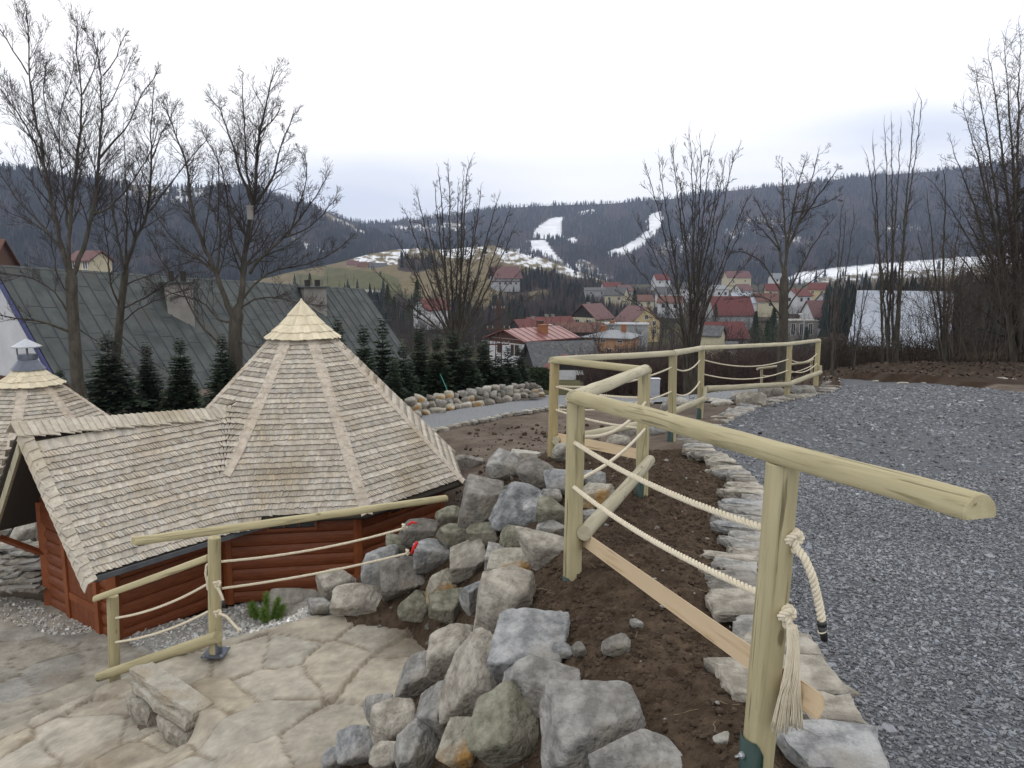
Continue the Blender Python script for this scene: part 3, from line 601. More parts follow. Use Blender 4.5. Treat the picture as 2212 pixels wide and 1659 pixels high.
# ------------------------------------------------------------------ log fence with ropes
def log_obj(name, p0, p1, r0, r1, mat, parent=None, half=False, n=20, seed=0, dome=False, flip=False, cut=0.25):
    """a log whose mesh runs along local z; half = flat underside"""
    M, Ln = zmat(p0, p1); g = np.random.default_rng(seed + int(abs(p0[0]) * 100))
    m = max(6, int(Ln / 0.12)); zs = np.linspace(0, Ln, m); V = []; th = np.arange(n) * 2 * math.pi / n
    ox = g.normal(0, 0.003, m).cumsum() * 0.4; oy = g.normal(0, 0.003, m).cumsum() * 0.4
    ox -= np.linspace(ox[0], ox[-1], m); oy -= np.linspace(oy[0], oy[-1], m)
    for i, z in enumerate(zs):
        r = r0 + (r1 - r0) * i / (m - 1); r *= 1 + 0.012 * math.sin(z * 7 + seed)
        x = np.cos(th) * r; y = np.sin(th) * r
        if half:
            if flip: y = np.minimum(y, r * cut)
            else: y = np.maximum(y, -r * cut)
        V.append(np.stack([x + ox[i], y + oy[i], np.full(n, z)], -1))
    if dome:
        x = V[-1][:, 0]; V.append(np.stack([V[-1][:, 0] * .9, V[-1][:, 1] * .9, np.full(n, Ln + 0.012)], -1)); m += 1
    else:   # slightly bevelled cut end
        e = V[-1].copy(); e[:, :2] = (e[:, :2] - e[:, :2].mean(0)) * 0.93 + e[:, :2].mean(0); e[:, 2] += 0.006; V.append(e); m += 1
    F = []
    for i in range(m - 1):
        for k in range(n): F.append((i * n + k, i * n + (k + 1) % n, (i + 1) * n + (k + 1) % n, (i + 1) * n + k))
    c0 = len(V) * n
    F.append(tuple(range(n - 1, -1, -1))); F.append(tuple((m - 1) * n + k for k in range(n)))
    o = mk(name, np.concatenate(V), F, mat, parent, True, M=M)
    me = o.data
    a = me.attributes.new("sharp_edge", 'BOOLEAN', 'EDGE') if "sharp_edge" not in me.attributes else me.attributes["sharp_edge"]
    ev = np.empty(len(me.edges) * 2, np.int32); me.edges.foreach_get("vertices", ev); ev = ev.reshape(-1, 2)
    rg = ev // n; s = (rg[:, 0] == rg[:, 1]) & ((rg[:, 0] == 0) | (rg[:, 0] >= m - 2))
    if half:
        co = np.concatenate(V); 
        flat = (np.abs(co[:, 1]) < 1e9)
        k0 = ev[:, 0] % n; k1 = ev[:, 1] % n
        yy = np.sin(th) * (-1 if not flip else 1); isf = yy >= cut - 1e-6
        edge_k = [k for k in range(n) if isf[k] and (not isf[(k + 1) % n] or not isf[k - 1])]
        s |= (k0 == k1) & np.isin(k0, edge_k)
    a.data.foreach_set("value", s)
    return o
def rope_path(p0, p1, sag, n=40):
    p0 = np.array(p0, float); p1 = np.array(p1, float); t = np.linspace(0, 1, n)[:, None]
    P = p0 + (p1 - p0) * t; P[:, 2] -= (4 * sag * t * (1 - t))[:, 0]; return P
def rope_mesh(P, r=0.0125, pitch=0.075, step=0.011, ns=6, strands=3, r_end=None):
    P = np.asarray(P, float); d = np.concatenate([[0], np.cumsum(np.linalg.norm(np.diff(P, axis=0), axis=1))])
    m = max(8, int(d[-1] / step)); s = np.linspace(0, d[-1], m); Q = np.stack([np.interp(s, d, P[:, k]) for k in range(3)], -1)
    Q2 = Q.copy()
    for _ in range(3): Q2[1:-1] = (Q2[:-2] + 2 * Q2[1:-1] + Q2[2:]) / 4
    Q = Q2; T = np.gradient(Q, axis=0); T /= np.linalg.norm(T, axis=1)[:, None] + 1e-9
    a = np.array([0, 0, 1.0]) if abs(T[0][2]) < 0.9 else np.array([1.0, 0, 0]); N = np.cross(T[0], a); N /= np.linalg.norm(N); Ns = []
    for i in range(m):
        N = N - T[i] * N.dot(T[i]); N /= np.linalg.norm(N) + 1e-9; Ns.append(N)
    Ns = np.array(Ns); Bs = np.cross(T, Ns); V = []; F = []; b = 0
    rs = r * 0.50; off = r * 0.58
    for k in range(strands):
        a = s / pitch * 2 * math.pi + k * 2 * math.pi / strands
        C = Q + off * (np.cos(a)[:, None] * Ns + np.sin(a)[:, None] * Bs)
        v, f = tube(C, rs, ns); V.append(v); F += [tuple(i + b for i in q) for q in f]; b += len(v)
    return np.concatenate(V), F
def rope_obj(name, P, parent, r=0.0125, mat="rope", **kw):
    V, F = rope_mesh(P, r, **kw); return mk(name, V, F, MAT[mat], parent, True)
def knot_path(c, s, ax):
    """an overhand lump of rope round centre c, size s; ax = outward axis"""
    c = np.array(c, float); ax = np.array(ax, float); ax /= np.linalg.norm(ax); u = np.cross(ax, [0, 0, 1]); u /= np.linalg.norm(u); w = np.cross(u, ax)
    t = np.linspace(0, 2 * math.pi, 60)
    x = np.sin(t) + 2 * np.sin(2 * t); y = np.cos(t) - 2 * np.cos(2 * t); z = -np.sin(3 * t)
    return c + s / 3.2 * (x[:, None] * u + y[:, None] * w * 1.15 + z[:, None] * ax * 1.3)
def bracket(post, base, r, face, bolt=True):
    """green half sleeve screwed to a post foot, facing direction `face` (angle)"""
    b = MB(); n = 12; h = 0.15; ro = r + 0.006
    a = [face - 1.25 + 2.5 * i / (n - 1) for i in range(n)]
    top = [(math.cos(t) * ro, math.sin(t) * ro, h - (0.045 if i in (0, n - 1) else 0.015 if i in (1, n - 2) else 0)) for i, t in enumerate(a)]
    bot = [(math.cos(t) * ro, math.sin(t) * ro, -0.12) for t in a]; ti = [(x * .955, y * .955, z) for x, y, z in top]; bi = [(x * .955, y * .955, z) for x, y, z in bot]
    V = top + bot + ti + bi; F = []
    for i in range(n - 1):
        F += [(n + i, n + i + 1, i + 1, i), (2 * n + i, 2 * n + i + 1, 3 * n + i + 1, 3 * n + i), (i, i + 1, 2 * n + i + 1, 2 * n + i)]
    F += [(0, 2 * n, 3 * n, n), (n - 1, 2 * n - 1, 4 * n - 1, 3 * n - 1)]
    o = mk("bracket", V, F, MAT["green_steel"], post, True)
    o.matrix_basis = post.matrix_basis.inverted() @ Matrix.Translation(Vector(base))
    if bolt:
        q = MB(); d = np.array([math.cos(face), math.sin(face), 0]); p = d * ro + [0, 0, h * 0.55]
        q.tube([p, p + d * 0.008], 0.014, 12); q.tube([p + d * 0.008, p + d * 0.017], 0.0095, 6); q.tube([p + d * 0.017, p + d * 0.035], 0.005, 8)
        k = q.obj("bolt", MAT["zinc"], post); k.matrix_basis = o.matrix_basis
    return o
FP = {  # name: top D px, base D px, distance, radius
    1: ((1691, 1003), (1633, 1675), 2.73, .060), 2: ((1244, 868), (1236, 1285), 4.93, .060), 3: ((1392, 806), (1386, 1068), 7.35, .060), 4: ((1198, 784), (1193, 1012), 8.8, .055),
    5: ((1454, 768), (1451, 949), 10.7, .058), 6: ((1516, 756), (1512, 899), 13.2, .055), 7: ((1706, 746), (1700, 858), 17.0, .058), 8: ((1768, 738), (1762, 836), 19.5, .062)}
def post_pts(k):
    (tx, ty), (bx_, by_), Y, r = FP[k]; t = DY(tx, ty, Y); b = DY(bx_, by_, Y); return t, b, r
fence = thing("rope_fence", "long zigzag log fence with two rope strands bordering the slate yard", "fence", DY(1236, 1280, 4.93))
FO = Vector(fence.location)
def L_(p): return tuple(np.array(p, float) - np.array(FO))
PT = {}
for k in FP:
    t, b, r = post_pts(k); dn = (b - t) / np.linalg.norm(b - t); b2 = b + dn * 0.12
    m = MAT["log_brown"] if k == 4 else MAT["log"]
    p = log_obj("post", L_(b2), L_(t), r * 1.02, r, m, fence, seed=k * 3, n=28)
    PT[k] = (t, b, r, p)
    if k == 1: bracket(p, L_(b + np.array([0, 0, 0.02])), r, RAD(200))
    if k in (2,): bracket(p, L_(b - np.array([0, 0, 0.01])), r, RAD(195))
    if k in (3, 4, 5, 6): bracket(p, L_(b), r, RAD(205), bolt=False)
def along(a, b, ea=0.0, eb=0.0, dz=0.0):
    a = np.array(a, float); b = np.array(b, float); d = (b - a) / np.linalg.norm(b - a); return a - d * ea + np.array([0, 0, dz]), b + d * eb + np.array([0, 0, dz])
top = {k: PT[k][0] for k in PT}
RR = 0.058
dz = 0.018
# hand rail: half logs, flat side down
endp = DY(2115, 1108, 1.90)
r1 = log_obj("top_rail", L_(top[2] + [0, 0, dz] - (endp - top[2]) / np.linalg.norm(endp - top[2]) * 0.03), L_(endp + [0, 0, 0.0]), .060, .052, MAT["log"], fence, half=True, n=28, seed=1, cut=0.3)
r2 = log_obj("top_rail", L_(along(top[2], top[3], 0.05, 0.05, dz + 0.004)[0]), L_(along(top[2], top[3], 0.0, 0.05, dz + 0.004)[1]), .058, .058, MAT["log_pale"], fence, half=True, n=24, seed=2, cut=0.3)
for a, b, mt, rr in [(3, 4, "log", .052), (4, 5, "log_pale", .055), (5, 6, "log_pale", .058), (6, 7, "log_pale", .055), (7, 8, "log_pale", .058)]:
    q0, q1 = along(top[a], top[b], 0.05, 0.05, dz); log_obj("top_rail", L_(q0), L_(q1), rr, rr, MAT[mt], fence, half=True, seed=a, cut=0.35)
# rounded end balls of the rails at the corner posts
def rail_cap(p, r):
    b = MB(); n = 16; V = []
    for i in range(7):
        ph = i / 6 * math.pi / 2
        V += [(math.cos(t) * r * math.cos(ph), math.sin(t) * r * math.cos(ph), math.sin(ph) * r * 0.95) for t in np.arange(n) * 2 * math.pi / n]
    F = [(i * n + k, i * n + (k + 1) % n, (i + 1) * n + (k + 1) % n, (i + 1) * n + k) for i in range(6) for k in range(n)] + [tuple(range(n - 1, -1, -1))]
    return mk("rail_joint", np.array(V) + L_(p), F, MAT["log"], fence, True)
for k, r in ((2, .068), (4, .060), (6, .060), (8, .064), (3, .062)): rail_cap(top[k] + [0, 0, 0.004], r)
# foot rails
def PQ(x, y, Y): return DY(x, y, Y)
fr = [(PQ(1262, 1165, 4.95), PQ(1765, 1525, 2.52), "sawn", .046, True, 0), (PQ(1262, 1152, 4.85), PQ(1404, 994, 7.25), "log_pale", .050, False, 0),
      (PQ(1205, 945, 8.75), PQ(1384, 982, 7.45), "sawn", .05, True, 0), (PQ(1200, 952, 8.7), PQ(1420, 896 + 14, 10.5), "log_pale", .05, False, 0), (PQ(1400, 912, 10.4), PQ(1521, 862, 12.9), "log_pale", .052, False, 0),
      (PQ(1524, 840, 13.2), PQ(1708, 830, 17.0), "log_pale", .055, False, 0), (PQ(1703, 830, 16.9), PQ(1772, 804, 19.4), "log_pale", .056, False, 0)]
for i, (a, b, mt, rr, hf, fl) in enumerate(fr):
    if hf:   # board: half log standing on edge, sawn face to the rocks
        M, Ln = zmat(L_(a), L_(b)); n = 18; V = []; F = []
        th = [-(math.pi / 2) + math.pi * k / (n - 1) for k in range(n)]
        hh = rr * 1.05; m = 14
        for j in range(m):
            z = Ln * j / (m - 1)
            V += [(math.cos(t) * hh * 0.6, math.sin(t) * hh, z) for t in th]
        F = [(j * n + k, j * n + k + 1, (j + 1) * n + k + 1, (j + 1) * n + k) for j in range(m - 1) for k in range(n - 1)] + [(j * n, (j + 1) * n, (j + 1) * n + n - 1, j * n + n - 1) for j in range(m - 1)]
        F += [tuple(range(n)), tuple((m - 1) * n + k for k in range(n - 1, -1, -1))]
        V = np.array(V); ph = -.12; V[:, 0], V[:, 1] = V[:, 0] * math.cos(ph) - V[:, 1] * math.sin(ph), V[:, 0] * math.sin(ph) + V[:, 1] * math.cos(ph)
        if fl: V[:, 0] *= -1; F = [tuple(reversed(f)) for f in F]
        mk("foot_board", V, F, MAT[mt], fence, False, M=M)
    else: log_obj("foot_rail", L_(a), L_(b), rr, rr, MAT[mt], fence, seed=i + 40)
log_obj("foot_rail", L_(PQ(1524, 836, 13.1)), L_(PQ(1521, 866, 13.0)), .035, .035, MAT["log_pale"], fence, seed=60)
log_obj("foot_rail", L_(PQ(1772, 790, 19.4)), L_(PQ(1772, 806, 19.4)), .045, .045, MAT["log_pale"], fence, seed=61)
# ropes: D px at both ends, distances, sag
ropes = [((1242, 956, 4.88), (1656, 1143, 2.76), .040, .0145), ((1240, 1052, 4.88), (1645, 1283, 2.76), .045, .0145),
         ((1250, 1037, 4.95), (1393, 927, 7.30), .05, .0135), ((1256, 943, 4.95), (1394, 869, 7.30), .10, .0135),
         ((1202, 835, 8.75), (1385, 859, 7.4), .03, .0135), ((1201, 885, 8.75), (1383, 925, 7.4), .03, .0135),
         ((1202, 834, 8.85), (1450, 794, 10.65), .10, .0135), ((1201, 884, 8.85), (1450, 846, 10.65), .10, .0135),
         ((1456, 795, 10.7), (1512, 768 + 10, 13.15), .10, .013), ((1455, 849, 10.7), (1512, 824, 13.15), .12, .013),
         ((1518, 777, 13.2), (1703, 776, 16.95), .14, .013), ((1518, 808, 13.2), (1702, 800, 16.95), .14, .013),
         ((1708, 777, 17.0), (1765, 764, 19.4), .13, .013), ((1706, 800, 17.0), (1764, 786, 19.4), .12, .013)]
rope_objs = []
for i, (a, b, sg, r) in enumerate(ropes):
    near = i < 4
    P = rope_path(L_(DY(*a)), L_(DY(*b)), sg)
    rope_objs.append(rope_obj("rope", P, fence, r, step=0.010 if near else 0.02, ns=6 if near else 4, pitch=0.088 if near else 0.10))
# knots and tails on the near post
def RP(x, y, Y): return np.array(L_(DY(x, y, Y)))
k1 = RP(1716, 1166, 2.68); k2 = RP(1700, 1330, 2.66)
rope_obj("knot", knot_path(k1, .037, (0.75, -0.66, 0)), rope_objs[0], .0135, step=0.006, ns=8, pitch=.05)
rope_obj("knot", knot_path(k2, .036, (0.75, -0.66, 0)), rope_objs[1], .0135, step=0.006, ns=8, pitch=.05)
tail = [RP(1722, 1185, 2.66), RP(1738, 1205, 2.62), RP(1755, 1245, 2.6), RP(1765, 1285, 2.6), RP(1773, 1325, 2.6), RP(1776, 1348, 2.6)]
rope_obj("rope_tail", tail, rope_objs[0], .0150, step=0.005, ns=8, pitch=.055)
b = MB(); b.tube([RP(1775, 1340, 2.6), RP(1776, 1352, 2.6)], .0165, 14); b.tube([RP(1776, 1352, 2.6), RP(1778, 1366, 2.598), RP(1781, 1383, 2.6)], [.0165, .0145, .012], 12); b.obj("tape_end", MAT["black_tape"], rope_objs[0], True)
b = MB(); b.tube([RP(1776, 1361.5, 2.6), RP(1777, 1364, 2.6)], .0172, 14); b.obj("rope_whipping", MAT["rope"], rope_objs[0], True)
# tassel: two twisted strands opening to a brush
g = np.random.default_rng(9); b = MB()
for s_, (x0, x1, x2, y0, y2) in enumerate([(1706, 1703, 1683, 1350, 1578), (1715, 1720, 1718, 1350, 1570)]):
    ctrlp = [RP(x0, y0, 2.62), RP((x0 + x1) / 2 + 4, y0 + 40, 2.61), RP(x1, y0 + 95, 2.6)]
    nst = 46
    for k in range(nst):
        a0 = 2 * math.pi * k / nst; ln = g.normal(0, 4); rr = math.sqrt(g.random()); P = []
        for j in range(15):
            t = j / 14
            if t < 0.45:
                q = t / 0.45; c = np.array([np.interp(q, [0, .45, 1], [p[i] for p in ctrlp]) for i in range(3)]); rad = 0.0095 + 0.002 * q
            else:
                q = (t - 0.45) / 0.55; e = RP(x2, y2 + ln, 2.6); c = ctrlp[2] * (1 - q) + e * q; rad = 0.0115 + q ** 1.2 * 0.017
            tw = a0 + t * 7.5 * max(0, 1 - t * 1.5)
            P.append(c + np.array([math.cos(tw) * rad * rr * 1.15, math.sin(tw) * rad * 0.6 * rr, 0]) + g.normal(0, 0.0006, 3) * (t > .5))
        b.tube(P, np.linspace(0.0022, 0.0015, 15), 4, True)
b.obj("tassel", MAT["rope"], rope_objs[1], True)
# ------------------------------------------------------------------ stair railing on the left
rail = thing("stair_railing", "log railing with rope strands stepping down beside the hut", "railing", DY(463, 1408, 6.62)); RO = np.array(rail.location)
def Q_(p): return tuple(np.array(p, float) - RO)
p1t, p1b = DY(463, 1162, 6.62), DY(466, 1410, 6.62); p0t, p0b = DY(243, 1288, 7.3), DY(248, 1502, 7.3)
pa = log_obj("post", Q_(p1b), Q_(p1t), .058, .056, MAT["log"], rail, seed=5); pb = log_obj("post", Q_(p0b - np.array([0, 0, .05])), Q_(p0t), .056, .055, MAT["log"], rail, seed=6)
log_obj("top_rail", Q_(DY(288, 1172, 5.9)), Q_(DY(962, 1078, 8.35)), .045, .047, MAT["log"], rail, half=True, seed=11, cut=0.4)
log_obj("top_rail", Q_(DY(208, 1295, 7.25)), Q_(DY(452, 1207, 6.7)), .042, .045, MAT["log"], rail, half=True, seed=12, cut=0.4)
log_obj("foot_rail", Q_(DY(214, 1462, 7.15)), Q_(DY(470, 1376, 6.52)), .047, .055, MAT["log"], rail, seed=13)
# foot plate and strap
b = MB(); c = np.array(Q_(p1b)); b.box(c[0] - .1, c[0] + .1, c[1] - .1, c[1] + .1, c[2] - .004, c[2] + .008)
b.obj("base_plate", MAT["tin_dark"], pa).matrix_basis = pa.matrix_basis.inverted()
for sx, sy in ((-.08, -.08), (.08, -.08), (.08, .08), (-.08, .08)):
    b = MB(); b.tube([c + [sx, sy, 0], c + [sx, sy, .018]], .01, 8); b.obj("bolt", MAT["zinc"], pa).matrix_basis = pa.matrix_basis.inverted()
b = MB(); n = 8; a = [RAD(-70) + RAD(120) * i / 7 for i in range(8)]; r = .061
V = [(c[0] + math.cos(t) * r, c[1] + math.sin(t) * r, c[2] + z) for z in (0, .24) for t in a]; V += [(c[0] + math.cos(t) * r * .95, c[1] + math.sin(t) * r * .95, c[2] + z) for z in (0, .24) for t in a]
F = [(i, i + 1, 9 + i, 8 + i) for i in range(7)] + [(8 + i, 9 + i, 25 + i, 24 + i) for i in range(7)] + [(0, 8, 24, 16), (7, 23, 31, 15)]
mk("bracket", V, F, MAT["tin_dark"], pa, True).matrix_basis = pa.matrix_basis.inverted()
ro = []
for (a, b_, sg) in [((478, 1213, 6.62), (880, 1139, 7.35), .05), ((480, 1271, 6.62), (885, 1194, 7.25), .03), ((250, 1335, 7.25), (447, 1262, 6.65), .05), ((250, 1387, 7.25), (455, 1318, 6.65), .05)]:
    ro.append(rope_obj("rope", rope_path(Q_(DY(*a)), Q_(DY(*b_)), sg), rail, .0125, step=.012, ns=5, pitch=.06))
for i, (x, y) in enumerate([(469, 1262), (470, 1325)]):
    rope_obj("knot", knot_path(Q_(DY(x, y, 6.53)), .033, (0.3, -1, 0)), ro[i], .011, step=.007, ns=6, pitch=.045)
rope_obj("rope_tail", [Q_(DY(470, 1270, 6.5)), Q_(DY(478, 1285, 6.48)), Q_(DY(482, 1298, 6.48))], ro[0], .013, step=.008, pitch=.05)
b = MB(); b.tube([Q_(DY(482, 1296, 6.48)), Q_(DY(483, 1309, 6.48))], .0145, 10); b.obj("tape_end", MAT["black_tape"], ro[0], True)
rope_obj("rope_tail", [Q_(DY(474, 1325, 6.5)), Q_(DY(490, 1332, 6.48)), Q_(DY(504, 1348, 6.45)), Q_(DY(518, 1363, 6.42))], ro[1], .013, step=.008, pitch=.05)
rope_obj("rope_coil", [Q_(DY(x, y, 6.62)) for x, y in [(449, 1262), (444, 1240), (446, 1220), (456, 1216), (458, 1228), (449, 1250), (448, 1272), (456, 1278)]], ro[2], .012, step=.008, pitch=.05)
for i, (x, y, Y) in enumerate([(872, 1137, 7.33), (880, 1192, 7.22)]):
    rope_obj("knot", knot_path(Q_(DY(x, y, Y)), .028, (-1, -0.4, 0)), ro[i], .010, step=.008, ns=5, pitch=.05)
b = MB(); b.tube([Q_(DY(889, 1196, 7.2)), Q_(DY(894, 1184, 7.2)), Q_(DY(901, 1171, 7.2))], [.016, .019, .016], 8); b.obj("tape_end", MAT["red_tape"], ro[1], True)
b = MB(); b.tube([Q_(DY(882, 1134, 7.3)), Q_(DY(890, 1128, 7.3)), Q_(DY(901, 1130, 7.3))], [.012, .013, .008], 7); b.obj("tape_end", MAT["red_tape"], ro[0], True)
# ------------------------------------------------------------------ third, far fence
f3 = thing("low_fence", "small distant rope fence with three posts, seen through the big fence", "fence", DY(1645, 836, 33)); O3 = np.array(f3.location)
def Z_(p): return tuple(np.array(p, float) - O3)
tp = [DY(1645, 797, 33), DY(1688, 794, 34), DY(1753, 779, 36)]; bt = [DY(1645, 840, 33), DY(1688, 836, 34), DY(1753, 822, 36)]
for i in range(3): log_obj("post", Z_(bt[i]), Z_(tp[i]), .062, .062, MAT["log_pale"], f3, seed=70 + i, n=10)
log_obj("top_rail", Z_(DY(1636, 797, 32.8)), Z_(DY(1745, 783, 35.7)), .06, .06, MAT["log_pale"], f3, n=10, seed=75); log_obj("top_rail", Z_(DY(1745, 783, 35.7)), Z_(DY(1757, 776, 36.2)), .06, .06, MAT["log_pale"], f3, n=10, seed=76)
for (x0, y0, x1, y1) in [(1645, 810, 1688, 804), (1645, 828, 1688, 822), (1688, 806, 1753, 790), (1688, 822, 1753, 806)]:
    b = MB(); b.tube(rope_path(Z_(DY(x0, y0, 33.2)), Z_(DY(x1, y1, 35)), .1, 12), .025, 5); b.obj("rope", MAT["rope"], f3, True)
# ------------------------------------------------------------------ rocks
def ico(sub):
    import bmesh
    bm = bmesh.new(); bmesh.ops.create_icosphere(bm, subdivisions=sub, radius=1.0)
    V = np.array([v.co[:] for v in bm.verts]); F = np.array([[v.index for v in f.verts] for f in bm.faces]); bm.free(); return V, F
ICO = {k: ico(k) for k in (2, 3, 4, 5)}
def rock_shape(seed, sub=4, planes=8, soft=0.02, rough=0.028, round_=0.0):
    g = np.random.default_rng(seed); D, F = ICO[sub]; D = D / np.linalg.norm(D, axis=1)[:, None]
    nrm = g.normal(size=(planes, 3)); nrm /= np.linalg.norm(nrm, axis=1)[:, None]
    box = np.array([[1, 0, 0], [-1, 0, 0], [0, 1, 0], [0, -1, 0], [0, 0, 1], [0, 0, -1]]) + g.normal(0, 0.16, (6, 3)); box /= np.linalg.norm(box, axis=1)[:, None]
    nn = np.concatenate([nrm, box]); h = np.concatenate([g.uniform(0.66, 1.0, planes), g.uniform(0.80, 1.0, 6)])
    dt = D @ nn.T; r = np.where(dt > 0.05, h[None] / np.maximum(dt, 0.05), 9.0)
    k = 70.0 if not round_ else 12.0
    rr = -np.log(np.exp(-k * r).sum(1)) / k
    V = D * rr[:, None]
    V += D * (rough * fbm(V + seed * 3.1, 2.6, 5, seed % 13, 0.6))[:, None] * 1.6
    V += D * (0.012 * fbm(V + seed * 1.7, 11, 3, 3, 0.7))[:, None] * 1.5
    lay = np.sin((V @ (nn[0]) + 0.3 * fbm(V, 1.5, 2, 5)) * 16) * rough * 0.18
    V += D * lay[:, None]
    V -= (V.max(0) + V.min(0)) / 2; V /= (V.max(0) - V.min(0)) / 2
    return V, F
def place_rock(name, Dx, Dy, w, h, tint, label, seed=None, group="boulders of the rockery", Y=None, depth=0.8, rot=0.0, sub=4, cat="rock", planes=8, round_=0, push=0.35, grow=1.16):
    seed = seed if seed is not None else int(Dx * 7 + Dy * 3) % 9973
    if Y is None:
        p = hit(Dx, Dy + h * 0.30); Y = p[1]
    c = DY(Dx, Dy, Y); dd = c[1] * CPI - c[2] * SPI; s = dd / FOC * KD    # metres per D px
    V, F = rock_shape(seed, sub, planes, round_=round_)
    sx, sz = w * s / 2, h * s / 2; sy = (sx + sz) / 2 * depth * 1.15
    el = math.atan2(-c[2], c[1])                      # stones are bedded into a slope seen from above
    V = V * np.array([sx, sy, sz]) * grow
    a = rot; Rm = np.array([[math.cos(a), 0, math.sin(a)], [0, 1, 0], [-math.sin(a), 0, math.cos(a)]]); V = V @ Rm.T
    e = el * 0.9; Rx = np.array([[1, 0, 0], [0, math.cos(e), -math.sin(e)], [0, math.sin(e), math.cos(e)]]); V = V @ Rx.T
    az = -math.atan2(c[0], c[1]); Rz = np.array([[math.cos(az), -math.sin(az), 0], [math.sin(az), math.cos(az), 0], [0, 0, 1]]); V = V @ Rz.T
    u = c / np.linalg.norm(c); c2 = c + u * sy * push
    o = mk(name, V, [F], MAT[tint], None, True, loc=c2)
    a_ = o.data.attributes.new("sharp_face", 'BOOLEAN', 'FACE') if False else None
    tag(o, label, cat, group); return o
def c6(x, y, w, h): return 702 + .3418 * x, 864 + .3418 * y, .3418 * w, .3418 * h
def c7(x, y, w, h): return 702 + .3418 * x, 1242 + .3418 * y, .3418 * w, .3418 * h
def cz(x, y, w, h): return 1188 + .1953 * x, 810 + .1953 * y, .1953 * w, .1953 * h
